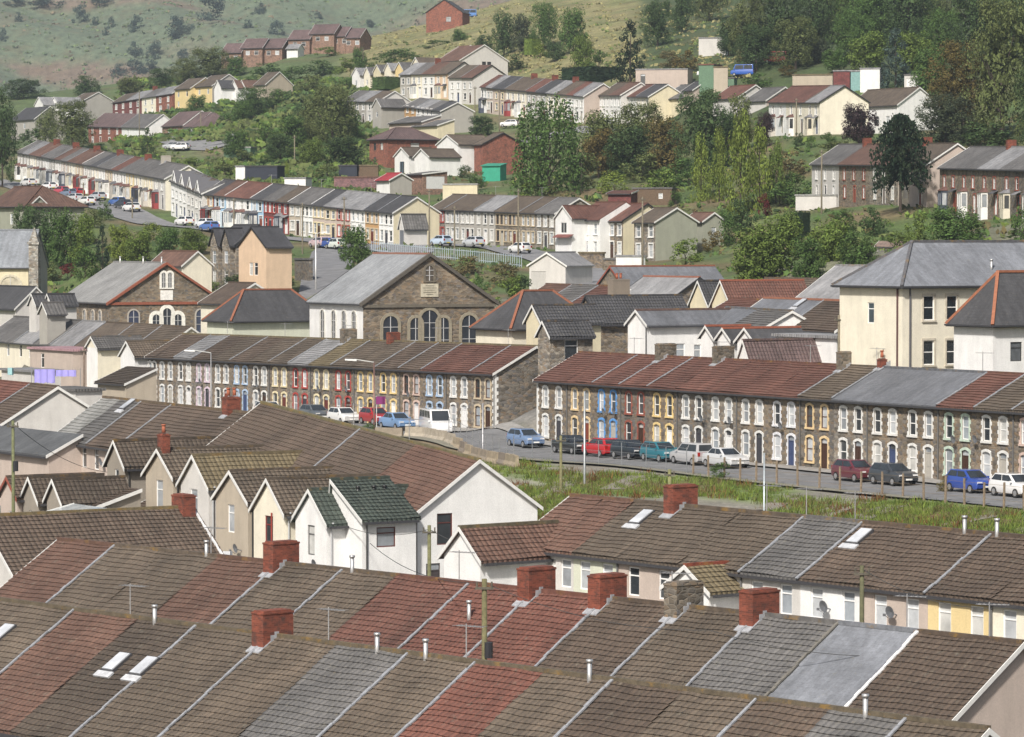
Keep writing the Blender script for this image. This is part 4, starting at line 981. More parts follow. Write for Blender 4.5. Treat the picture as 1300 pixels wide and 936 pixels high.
blk('house', 'white house with red roof peeping above the upper terrace', 'house', (566, 70, 850), 580, 60, 7, 5, 2, rc='rd', wc='wh', gc='wh', **gf)
row('M3', 'the upper terrace behind the willow', (610.5, 110, 735), (741.5, 122, 690), 7.8, 5.0, 2.3, [610.5, 618, 626, 642, 655, 668.6, 681, 694, 707, 720, 729.5, 741.5],
    ['rd|wh|wh|b', 'lg|pk|wh|s|P', 'dg|pk|cr|s', 'gb|cr|wh|b|P', 'gb|cr|wh|b|Cb', 'rd|gy|wh|s|P', 'dg|gy|wh|s|P|Cb', 'lg|cr|wh|s', 'gb|cr|wh|s|P|Cb', 'rd|wh|wh|s', 'lg|wh|wh|s|P'], gable='pk', group='upper terrace behind the willow', **FARK)
row('M4', 'the stepped upper houses', (760, 120.5, 692), (788.5, 120.5, 680), 7.6, 5.0, 2.2, [760, 774, 788.5], ['gb|wh|wh|3', 'rb|wh|wh|3'], gable='lw', group='stepped upper houses', **FARK)
row('M4b', 'the pair above the trees', (794.5, 122.5, 682), (824, 122.5, 668), 7.0, 5.0, 2.1, [794.5, 808.6, 824], ['rd|wh|wh|3', 'dg|cr|wh|3|P'], gable='yl', group='red and slate pair', **FARK)
blk('house', 'broad grey-roofed house above the mixed trees', 'house', (838, 126, 672), 872, 60, 9, 5, 2.5, rc='gr', wc='yl', **gf)
blk('house', 'small white-edged gable on the broad grey roof', 'house wing', (868, 115, 664), 880, 60, 5, 5, 1.5, rc='dg', wc='pk', **gf)
blk('house', 'red-tiled house half hidden above the mixed trees', 'house', (905, 126, 648), 936, 60, 7.5, 5, 2.2, rc='rd', wc='lw', **gf)
blk('house', 'grey-roofed house left of the white upper terrace', 'house', (945, 129, 632), 973, 60, 7.5, 5, 2.2, rc='gr', wc='lw', gc='pk', **gf)
row('P1', 'the white upper-right terrace', (976, 129.5, 590), (1041, 129.5, 565), 7.8, 4.9, 2.4, [976, 998, 1024, 1041], ['rd|wh|wh|b', 'rd|cr|wh|b', 'lg|cr|wh|b|PD'], gable='cr', verge='dk', group='white upper terrace on the right', **FARK)
blk('house', 'white house with a broad brown roof behind the purple tree', 'house', (1076, 136, 582), 1140, 60, 8, 4.2, 2.6, rc='gb', wc='wh', fo=[win(-3, 1, 1.4, 1.5), win(1, 1, 1.4, 1.5), win(4, 1, 1, 1.5)], **gf)
rowP3 = row('P3', 'the terrace behind the monkey puzzle', (1030.6, 208, 500), (1177, 209, 455), 7.8, 5.0, 2.5, [1030.6, 1065, 1104, 1140, 1177], ['gr|lw|wh|3', 'rb|st|rb|3|Cb', 'rb|sg|wh|3|W:wh', 'gb|pk|wh|b|Cb'], gable='pk', group='terrace behind the monkey puzzle', **FARK)
rowP4 = row('P4', 'the red-trimmed stone terrace', (1193, 212.6, 450), (1300, 215, 418), 7.8, 5.3, 2.4, [1193, 1218, 1243, 1271, 1300, 1330], ['gr|st|rb|b', 'gr|st|rb|b', 'lg|st|rb|b|Cb', 'gr|sd|rb|b', 'gr|st|rb|b'], group='red-trimmed stone terrace', **FARK)
# rows at the back left
row('N0', 'the low back street', (436, 128, 738), (480, 129, 722), 7, 4.6, 2.0, [436, 450, 465, 480], ['gr|pk|wh|s', 'lg|gy|wh|s', 'gb|lw|wh|s|P'], group='low back street', **FARK)
blk('house', 'grey stone house with a small front gable in the back street', 'house', (473, 136, 718), 484, 60, 5.6, 4.0, 1.5, axis='n', rc='gr', wc='gy', fo=[win(0, 2, .8, 1)], **gf)
row('N2', 'the row with the grey gable', (513.5, 135, 714), (560, 141, 697), 6.6, 4.0, 1.6, [513.5, 528, 540, 550, 560], ['gr|or_|wh|s', 'lg|wh|wh|s|P', 'gr|wh|wh|s', 'dg|wh|wh|l'], gable='gy', group='row with the plain grey gable', **FARK)
blk('lean_to', 'long grey lean-to roof below the back street', 'lean-to', (494, 157, 702), 536, 60, 4, 2.5, 1.2, rt='mono', af=1., rc='gr', wc='pk', **gf)
blk('lean_to', 'short grey lean-to beside the plain grey gable', 'lean-to', (524, 161, 693), 556, 60, 3.5, 2.3, 1.1, rt='mono', af=1., rc='gr', wc='yl', **gf)
blk('house', 'hipped red brick house in the middle distance', 'house', (469, 177, 657), 492, 60, 10, 5.2, 2.0, axis='n', rt='hip', rc='pb', wc='bk', fo=[win(-1.4, 3.2, 1.0, 1.3, (.1, .08, .07)), win(1.2, 3.2, 1, 1.3, (.1, .08, .07)), win(-1.4, .5, 1, 1.5, (.1, .08, .07))], go=[win(5.5, 3.3, 1.8, 1.2, (.1, .08, .07))], **gf)
og = dict(axis='n', rc='gb', wc='wh', group='white bungalow gables', **gf)
blk('bungalow', 'left white gable of the bungalow by the brick house', 'bungalow', (501, 199, 634), 519.5, 60, 5.5, 3.0, 1.4, fo=[(0, 0, 1.6, 2.1, 'w', dict(st='d', fc=(.1, .2, .3)))], **og)
blk('bungalow', 'right white gable of the bungalow by the brick house', 'bungalow', (526, 200, 628), 545, 60, 6, 3.0, 1.3, **og)
blk('house', 'white gabled house joined to a red brick wing', 'house', (554.6, 184.5, 647), 582, 60, 7, 4.2, 1.6, axis='n', rc='gb', wc='wh', fo=[win(-1.6, 2, .9, 1.4), win(1.6, 2, .9, 1.4)], **gf)
blk('house', 'red brick wing with a plain brick gable', 'house wing', (602, 183.5, 641), 613, 60, 8, 5.4, 1.9, rc='gb', wc='bk', verge='dk', **gf)
row('H1', 'the top-left back street', (143, 130.5, 960), (219, 118.5, 930), 7.5, 4.8, 2.2, [143, 161, 180, 198, 219], ['gb|dr|wh|s', 'lg|dr|wh|s|P', 'gr|cr|wh|s|Cb', 'lg|bk|wh|s|P'], group='top-left back street', **FARK)
blk('house', 'low house with a plain grey gable at top left', 'house', (88, 129.5, 978), 105, 60, 8.8, 4.0, 2.3, rc='gb', wc='gy', gc='gy', **gf)
blk('house', 'yellow house with a white dormer at top left', 'house', (222, 113.5, 925), 242, 60, 8, 5, 2.6, rc='gb', wc='ye', fo=[win(-2.5, 3, 1, 1.3), win(2.5, 3, 1, 1.3), win(-2.5, .6, 1, 1.3)], **gf)
d_ = blk('dormer_house', 'yellow end house with a window in its grey gable', 'house', (248, 110.5, 918), 269.5, 60, 9, 5, 2.8, rc='gb', wc='ye', gc='gy', fo=[win(-2.5, 3, 1.1, 1.3), win(2.5, 3, 1.1, 1.3), win(-2.5, .6, 1, 1.3)], **gf)
for i, x in enumerate((272, 293, 303)): blk('house', ['left', 'middle', 'right'][i] + ' small white gable beside the yellow end house', 'house', (x, 112, 908), x + 9, 60, 6, 3.5, 1.8, axis='n', rc='rb' if i else 'dg', wc='wh', group='small white gables at top left', **gf)
row('H2', 'the brick-and-white upper-left row', (112, 160, 880), (185, 162, 845), 8.4, 4.6, 3.0, [112, 133, 154.5, 185], ['pb|bk|wh|s', 'pb|bk|wh|s', 'gr|wh|wh|s|P'], gable='wh', group='brick and white row', **FARK)
blk('house', 'red brick house at the left of the hipped semi', 'house', (206, 160.5, 842), 233, 60, 9, 4.8, 3.2, rc='pb', wc='tb', fo=facade_ops('s', 9, 4.8, '', False), **gf)
blk('house', 'white-fronted middle house of the hipped brick semi', 'house', (233, 161, 829), 245, 60, 9, 4.8, 3.2, rc='pb', wc='wh', fo=facade_ops('s', 5, 4.8, '', False), gl=False, gr=False, verge=None, **gf)
blk('house', 'red brick end house with a hipped roof at upper left', 'house', (245, 161, 824), 260, 60, 9, 4.8, 3.2, rt='hip', hip_l=False, rc='pb', wc='bk', fo=facade_ops('s', 5, 4.8, '', False), go=[win(5.5, 3, 1, 1.3), win(2, .6, 1, 1.3)], **gf)
blk('house', 'dark-roofed grey house beyond the olive tree at left', 'house', (14, 153, 905), 44, 60, 8, 5, 3.0, rc='dg', wc='gy', fo=[win(1, 2.8, 1.2, 1.3)], **gf)
for i, (x, bx) in enumerate(((44, 55), (63, 75))): blk('house', ['left', 'right'][i] + ' white gabled house beyond the olive tree', 'house', (x, 134, 965), bx, 60, 7, 4.5, 2.0, axis='n', rc='lg', wc='wh', group='white gables beyond the olive tree', **gf)
blk('bungalow', 'grey-roofed bungalow above the big dark tree', 'bungalow', (323, 108, 880), 337, 50, 8, 3, 3.0, rc='gb', wc='be', gc='be', **gf)
for i, (x, y, bx, hh) in enumerate(((281, 67, 306, 4), (306, 61, 333, 5), (334, 61, 358, 5), (366, 50, 393, 4), (393, 43, 424, 5), (424, 46, 438, 5), (438, 48, 457, 5))):
    blk('estate_house', f'tan brick estate house, {ORD[i + 1]} from the left on the ridge', 'house', (x, y, 1015 - i), bx, 22, 7.5, hh, 2.6, rc='pb', wc='tb', group='estate houses on the ridge', fo=[win(-1.2, hh - 2.0, 1.2, 1.2), win(1.4, hh - 2.0, 1.2, 1.2)], **gf)
blk('estate_house', 'pale conservatory in front of the estate houses', 'conservatory', (364, 62, 1002), 378, 22, 4, 2.2, 1.2, rc='lg', wc='wh', **gf)
blk('house', 'lone red brick gabled house high on the hillside', 'house', (541, 16, 1010), 587, 12, 9, 5, 3.4, axis='n', rc='dg', wc='bk', verge='dk', fo=[win(1.2, 2.4, 1.4, 1.4, (.1, .1, .1))], **gf)
# sheds and garages
fl = dict(rt='flat', oe=.1, gutter=None)
blk('garage', 'long flat-roofed grey block garage above the upper roofs', 'garage', (807, 89, 700), 873, 14, 5, 2.8, 0, rc='lg', wc='pk', fo=[(-3.6, 0, .9, 2, 'd', dict(fc=(.1, .1, .1)))], **fl)
blk('shed', 'white corrugated shed on the hillside', 'shed', (887, 49, 728), 921, 12, 4, 3.2, 0, rc='lg', wc='lw', **fl)
blk('shed', 'green hut with a rusty roof by the lorries', 'shed', (887, 83, 662), 906, 20, 5, 3, 0, rc='r2', wc='gg', **fl)
blk('fence_panel', 'pale timber boarding beside the green hut', 'fence', (906, 86, 658), 924, 14, .3, 2.4, 0, rc='yb', wc='be', **fl)
blk('shed', 'dull green container among the upper yards', 'shed', (911, 100, 664), 932, 14, 3, 2, 0, rc='gr', wc='gg', **fl)
blk('garage', 'low tan garage behind the white upper terrace', 'garage', (1006, 96, 610), 1057, 14, 4, 2.6, 0, rc='yb', wc='be', **fl)
blk('shed', 'dark red shed in the upper garden row', 'shed', (1058, 91, 600), 1079, 14, 4, 2.5, 0, rc='lg', wc='dr', **fl)
blk('shed', 'teal shed in the upper garden row', 'shed', (1080, 91, 598), 1092, 14, 4, 3, 0, rc='lg', wc='te', **fl)
blk('shed', 'white shed in the upper garden row', 'shed', (1092, 88, 597), 1117, 14, 4, 3, 0, rc='lg', wc='wh', **fl)
blk('garage', 'grey garage behind the blue spruce', 'garage', (1148, 96, 590), 1166, 14, 4, 2.6, 0, rc='gr', wc='lw', fo=[(0, 0, 1.6, 2.1, 'gd')], **fl)
blk('shed', 'green tarpaulin-covered shed beside the brick wing', 'shed', (612, 211, 612), 635, 20, 3, 2.4, .4, rt='mono', af=1., rc=(.04, .26, .18), wc='gt', roof='cloth', gutter=None, verge=None)
blk('shed', 'bright red-roofed shed in the middle gardens', 'shed', (478, 229, 588), 495, 58, 4, 2.2, 1.0, rc=(.30, .03, .04), wc='wh', gc='gy', **gf)
blk('garage', 'brick garage with a white door in the middle gardens', 'garage', (517, 222, 592), 537, 58, 4.5, 3.2, .5, rt='mono', af=1., rc='gr', wc='tb', gc='tb', go=[(2.3, .9, 3.4, 2.0, 'gd', dict(fc=(.6, .6, .6)))], **gf)
blk('garden_wall', 'cream garden wall behind the far stone terrace', 'garden wall', (562, 235, 566), 606, 20, .4, 2.6, 0, rc='be' if False else 'lt', wc='yl', **fl)
blk('garden_wall', 'purple-brown brick garden wall in the middle gardens', 'garden wall', (424, 226, 594), 505, 16, .4, 2.4, 0, rc='rb', wc='pu', **fl)
blk('shed', 'black shed above the purple-brown garden wall', 'shed', (430, 211, 612), 453, 16, 4, 2.2, 0, rc='dk', wc='nv', **fl)
blk('fence_panel', 'timber fence panel beside the black shed', 'fence', (453, 211, 612), 480, 16, .3, 2.4, 0, rc='yb', wc='wd', **fl)
blk('shed', 'white boarded shed below the pole in the middle gardens', 'shed', (361, 227, 582), 388, 16, 3, 1.9, 0, rc='lg', wc='wh', **fl)
blk('shed', 'long navy shed in the left gardens', 'shed', (311, 212, 606), 352, 14, 4, 2.4, 0, rc='nv' if False else 'dk', wc='nv', **fl)
blk('shed', 'white shed end beside the long navy shed', 'shed', (299, 212, 610), 311, 14, 4, 2.4, 0, rc='lg', wc='wh', **fl)
blk('shed', 'low green lock-up with a pale roof at upper left', 'shed', (284, 188, 700), 318, 14, 4, 2, 0, rc='lt', wc='gg', **fl)
blk('shed', 'dark timber stable on the green bank', 'shed', (803, 240, 525), 853, 10, 5, 2.4, 0, rc='gr', wc='wd', fo=[(1.2, 1.0, .6, .8, 'w')], **fl)
blk('shed', 'small red-roofed lean-to beside the timber stable', 'shed', (772, 246, 520), 801, 20, 3, 1.6, .4, rt='mono', af=1., rc='rd', wc='dr', **gf)
blk('shed', 'rusty corrugated hut above the cream block', 'shed', (1113, 313, 428), 1150, 15, 3, 1.4, .5, rt='mono', af=1., rc=(.28, .2, .16), wc='lw', **gf)
blk('garden_wall', 'stone retaining wall below the red-trimmed terrace', 'garden wall', (1243, 278, 445), 1312, 45, .6, 2.8, 0, rc='gr', wc='st', **fl)
blk('garden_wall', 'rendered wall below the grey end house on the right', 'garden wall', (1010, 249, 492), 1062, 30, .4, 2.0, 0, rc='lt', wc='lw', **fl)
blk('garden_wall', 'low brick garden wall in front of the white garage gable', 'garden wall', (735, 322, 470), 765, 50, .4, 1.9, 0, rc='yb', wc='st', **fl)
blk('garden_wall', 'low dark stone wall in front of the red-roofed stone house', 'garden wall', (766, 330, 462), 800, 50, .4, 1.6, 0, rc='gr', wc='st', **fl)
blk('garden_wall', 'dark stone retaining wall on the left of the steep road', 'garden wall', (374, 330, 455), 392, 70, .5, 2.4, 0, rc='gr', wc='sd', **fl)
blk('fence_panel', 'white board fence in front of the bare grey gable', 'fence', (782, 326, 455), 818, 40, .2, 1.5, 0, rc='lg', wc='wh', **fl)
# ------------------------------------------------------------------ terrain through every house foot and some extra ground points
for px, py, d in [(20, 232, 655), (130, 262, 600), (330, 305, 540), (600, 318, 505), (600, 345, 450), (640, 383, 405), (740, 350, 436), (880, 332, 445), (930, 352, 415), (400, 322, 500), (398, 362, 405), (450, 335, 470),
                  (560, 345, 455), (520, 553, 300), (560, 560, 292), (650, 592, 262), (700, 625, 232), (900, 640, 232), (1200, 668, 212), (1290, 660, 212), (800, 630, 238), (100, 330, 440), (160, 345, 428), (240, 300, 520), (120, 285, 540),
                  (700, 235, 545), (850, 235, 560), (950, 250, 500), (1050, 270, 470), (1000, 340, 400), (1100, 330, 400), (1220, 320, 400), (900, 200, 590), (780, 200, 600), (1000, 175, 560), (1200, 175, 520), (1290, 160, 530),
                  (420, 200, 640), (380, 180, 700), (330, 150, 780), (250, 200, 700), (450, 105, 860), (400, 110, 860), (560, 55, 900), (640, 60, 850), (700, 40, 880), (700, 75, 800), (800, 95, 720), (850, 60, 780), (950, 75, 700), (900, 25, 860),
                  (1050, 80, 640), (1150, 100, 600), (1250, 60, 680), (1050, 20, 800), (100, 128, 1000), (300, 82, 1020), (430, 54, 1045), (560, 26, 1070), (660, -4, 1080), (900, -40, 1050), (1200, -60, 950), (0, 130, 1000), (-100, 132, 1000),
                  (480, 60, 1000), (620, 20, 1000), (760, 20, 940), (1380, 100, 700), (1400, -60, 950), (-80, 280, 560), (-80, 240, 660), (-100, 170, 860), (1400, 250, 450), (1400, 330, 400)]:
    q = P(px, py, d); CTRL.append((q.x, q.y, q.z))
for x, y, z in [(-60, 90, 6), (60, 90, 6), (0, 90, 6), (-40, 125, 7), (30, 120, 7), (0, 120, 7), (-60, 330, 14.5), (70, 330, 14.8), (45, 270, 14), (-50, 280, 14), (60, 200, 11), (-40, 200, 11.5), (-120, 400, 16), (120, 400, 22), (0, 330, 14.3),
                (-180, 1200, 60), (0, 1200, 78), (180, 1200, 80), (-60, 1200, 70), (90, 1200, 80), (-260, 1000, 60), (260, 1000, 90), (-200, 700, 45), (200, 700, 70), (-22, 328, 14.4), (-12, 316, 14.2), (10, 318, 14.3), (20, 300, 14.2), (35, 280, 14.0), (-30, 190, 10.6), (-12, 178, 10.2), (10, 162, 9.8), (22, 150, 9.6)]:
    CTRL.append((x, y, z))
def fit_rbf(pts, lam=1.5):
    p = np.array(pts, float)
    # merge near duplicates
    key = np.round(p[:, :2] / 2.5).astype(int); _, idx = np.unique(key, axis=0, return_inverse=True); idx = idx.ravel()
    n = idx.max() + 1; s = np.zeros((n, 3)); c = np.zeros(n)
    np.add.at(s, idx, p); np.add.at(c, idx, 1); p = s / c[:, None]
    R = np.sqrt(((p[:, None, :2] - p[None, :, :2]) ** 2).sum(-1))
    A = np.zeros((n + 3, n + 3)); A[:n, :n] = R - lam * np.eye(n); A[:n, n] = 1; A[:n, n + 1:] = p[:, :2]; A[n, :n] = 1; A[n + 1:, :n] = p[:, :2].T
    b = np.zeros(n + 3); b[:n] = p[:, 2]
    return p, np.linalg.solve(A, b)
RB_P, RB_W = fit_rbf(CTRL)
def terr_raw(x, y):
    x, y = np.atleast_1d(np.asarray(x, float)), np.atleast_1d(np.asarray(y, float)); out = np.empty(len(x)); n = len(RB_P)
    for i in range(0, len(x), 4000):
        X, Y = x[i:i + 4000], y[i:i + 4000]
        R = np.sqrt((X[:, None] - RB_P[:, 0]) ** 2 + (Y[:, None] - RB_P[:, 1]) ** 2)
        out[i:i + 4000] = R @ RB_W[:n] + RB_W[n] + RB_W[n + 1] * X + RB_W[n + 2] * Y
    return out
KS = np.linspace(-.27, .27, 190)
YS = [85.0]
while YS[-1] < 1260: YS.append(YS[-1] + max(1.6, YS[-1] * .0085))
YS = np.array(YS)
gx = YS[:, None] * KS[None, :]; gy = np.repeat(YS[:, None], len(KS), 1)
GZ = terr_raw(gx.ravel(), gy.ravel()).reshape(gx.shape)
def terr(x, y):
    i = int(np.clip(np.searchsorted(YS, y) - 1, 0, len(YS) - 2)); fy = min(1, max(0, (y - YS[i]) / (YS[i + 1] - YS[i])))
    k = x / y; fk = (k - KS[0]) / (KS[1] - KS[0]); j = int(min(max(fk, 0), len(KS) - 2)); fk = min(1, max(0, fk - j))
    a = GZ[i, j] * (1 - fk) + GZ[i, j + 1] * fk; b = GZ[i + 1, j] * (1 - fk) + GZ[i + 1, j + 1] * fk
    return a * (1 - fy) + b * fy
def hit(px, py, d0=100, d1=1250):
    d = d0; prev = None
    while d < d1:
        q = P(px, py, d); g = q.z - terr(q.x, q.y)
        if g < 0: 
            if prev is None: return q
            t = prev / (prev - g); q = P(px, py, d - st * (1 - t)); q.z = terr(q.x, q.y); return q
        prev = g; st = max(1.0, d * .006); d += st
    return None
# ground colours: yards, grass bank, rough bank, gardens, dry hill grass
def ground_col(x, y, z):
    px, py = pxof(Vector((x, y, z)))
    if y < 195: return (.15, .145, .13)
    rs = math.sin(x * .35 + y * .21) + math.sin(x * .13 - y * .17 + 1.3) + math.sin(x * .9 + y * .55) * .6
    if 480 < px < 620 and y > 265 and y < 306: return (.21, .16, .10)
    if y < 275 and x > -16 and z > 11.2 or (y < 300 and -16 < x < 6 and y > 240):
        if rs > .55: return (.23, .215, .18)
        if rs < -1.0: return (.17, .11, .055)
        return (.12, .17, .04)
    if y < 345: return (.17, .165, .155)
    if y < 415: return (.15, .155, .10) if rs > -.5 else (.13, .12, .11)
    if px > 815 and y > 600 and z > 44: return (.05, .075, .025)
    if px < 440 and y > 840 and py > 60: return (.085, .12, .045)
    if z > 55 or (y > 840 and px > 420):
        return (.225, .205, .095) if rs > -.7 else (.13, .15, .055)
    if y < 620: return (.075, .115, .032) if rs > -.6 else (.15, .115, .06)
    return (.10, .13, .05) if rs > -.8 else (.16, .13, .07)
def build_terrain():
    ny, nx = gx.shape
    v = np.stack([gx.ravel(), gy.ravel(), GZ.ravel()], 1)
    f = [(i * nx + j, i * nx + j + 1, (i + 1) * nx + j + 1, (i + 1) * nx + j) for i in range(ny - 1) for j in range(nx - 1)]
    me = bpy.data.meshes.new('ground'); me.from_pydata(v.tolist(), [], f)
    ca = me.color_attributes.new('Col', 'FLOAT_COLOR', 'POINT')
    cols = np.ones((len(v), 4)); cols[:, :3] = [ground_col(*p) for p in v]
    c3 = cols.reshape(ny, nx, 4)
    for _ in range(1): c3[1:-1, 1:-1] = (c3[1:-1, 1:-1] * 2 + c3[:-2, 1:-1] + c3[2:, 1:-1] + c3[1:-1, :-2] + c3[1:-1, 2:]) / 6
    ca.data.foreach_set('color', c3.reshape(-1, 4).ravel())
    for p in me.polygons: p.use_smooth = True
    me.materials.append(MAT['ground_cover'])
    tag(obj('ground', me), kind='structure')
build_terrain()
# far hill across the side valley
HY0, HY1 = 1900, 2760
def hillz(x, y):
    return 60 + (y - 2000) * .42 + 9 * math.sin(x * .012 + 1) + 7 * math.sin(x * .028 + y * .017) + 5 * math.sin(y * .05 + x * .011) + 3 * math.sin(x * .07 + y * .06)
def build_hill():
    xs = np.linspace(-760, 640, 200); ys = np.linspace(HY0, HY1, 150); v = []; cols = []
    for y in ys:
        for x in xs:
            v.append((x, y, hillz(x, y)))
            r = math.sin(x * .028 + y * .12) + math.sin(x * .017 - y * .06 + 2) + .8 * math.sin(x * .06 + y * .17)
            cols.append((.105, .135, .085, 1) if r > -.6 else (.155, .12, .09, 1) if r < -1.5 else (.13, .14, .09, 1))
    nx = len(xs); f = [(i * nx + j, i * nx + j + 1, (i + 1) * nx + j + 1, (i + 1) * nx + j) for i in range(len(ys) - 1) for j in range(nx - 1)]
    me = bpy.data.meshes.new('hill'); me.from_pydata(v, [], f); ca = me.color_attributes.new('Col', 'FLOAT_COLOR', 'POINT'); ca.data.foreach_set('color', np.array(cols).ravel())
    for p in me.polygons: p.use_smooth = True
    me.materials.append(MAT['ground_cover']); tag(obj('hill', me), kind='structure')
build_hill()
def hill_hit(px, py):
    d = HY0 + 5
    while d < HY1:
        q = P(px, py, d)
        if q.z < hillz(q.x, q.y): return q
        d += 3
    return None
# ------------------------------------------------------------------ roads
def strip_mesh(name, line, wl, wr, dz, col, mat='asphalt', kind='structure', n=14, step=2.0, thick=0):
    # a sheet that follows the ground along a plan line, wl metres to its left and wr to its right
    pts = [Vector((p[0], p[1], 0)) for p in line]; L = []
    for a, b_ in zip(pts, pts[1:]):
        k = max(1, int((b_ - a).length / step)); L += [a + (b_ - a) * (i / k) for i in range(k)]
    L.append(pts[-1]); v = []; f = []
    for i, p in enumerate(L):
        t = (L[min(i + 1, len(L) - 1)] - L[max(i - 1, 0)]).normalized(); nn = Vector((-t.y, t.x, 0))
        row_ = []
        for j in range(n + 1):
            q = p + nn * (wl - (wl + wr) * j / n); row_.append((q.x, q.y, terr(q.x, q.y) + dz))
        v += row_
    m = n + 1
    for i in range(len(L) - 1):
        for j in range(n): f.append((i * m + j, i * m + j + 1, (i + 1) * m + j + 1, (i + 1) * m + j))
    me = bpy.data.meshes.new(name); me.from_pydata(v, [], f); me.materials.append(MAT[mat])
    for p in me.polygons: p.use_smooth = True
    return tag(obj(name, me, color=col), kind=kind)
def base_line(rows, off):
    out = []
    for h in rows:
        a = h.rotation_euler.z; n = Vector((-math.sin(a), math.cos(a), 0)); out.append(h.location - n * off)
    return out
uAB = Vector((math.cos(rowB[0].rotation_euler.z), math.sin(rowB[0].rotation_euler.z), 0)); nAB = Vector((-uAB.y, uAB.x, 0))
Lr = base_line(rowA, 5.2) + base_line(rowB, 5.2); Lr = [Lr[0] - uAB * 12] + Lr + [Lr[-1] + uAB * 20]
strip_mesh('road', Lr, 3.7, 3.2, .10, (.16, .16, .162))
Lp = base_line(rowA, .8) + base_line(rowB, .8); Lp = [Lp[0] - uAB * 5] + Lp + [Lp[-1] + uAB * 10]
strip_mesh('pavement', Lp, .78, .75, .22, (.27, .26, .245), 'concrete', n=3)
Lk = base_line(rowA, 1.5) + base_line(rowB, 1.5)
strip_mesh('road_verge', [p for p in [Lk[0] - nAB * 7.2] + [q - nAB * 7.2 for q in Lk]], .5, .6, .16, (.2, .19, .15), 'concrete', n=2)
def pl(*pts): return [P(*p) for p in pts]
gl_ = base_line(rowG, 6.5) + base_line(rowG2, 6.5) + base_line(rowG3, 6.0)
strip_mesh('road', gl_ + pl((520, 318, 496)) + base_line(rowI, 6.0) + pl((728, 326, 470), (745, 345, 442), (758, 358, 425), (765, 372, 405)), 3.4, 3.4, .16, (.19, .19, .195))
strip_mesh('road', pl((446, 308, 520), (424, 318, 500), (416, 330, 470), (411, 345, 435), (405, 362, 400), (398, 378, 380)), 3.0, 3.0, .22, (.17, .17, .175))
strip_mesh('road', pl((205, 190, 790), (235, 196, 740), (262, 197, 720), (285, 190, 745)), 5, 5, .2, (.2, .2, .2))
strip_mesh('path', pl((590, 175, 660), (640, 168, 672), (735, 162, 680), (800, 165, 660)), 2.5, 2.5, .2, (.2, .2, .2))
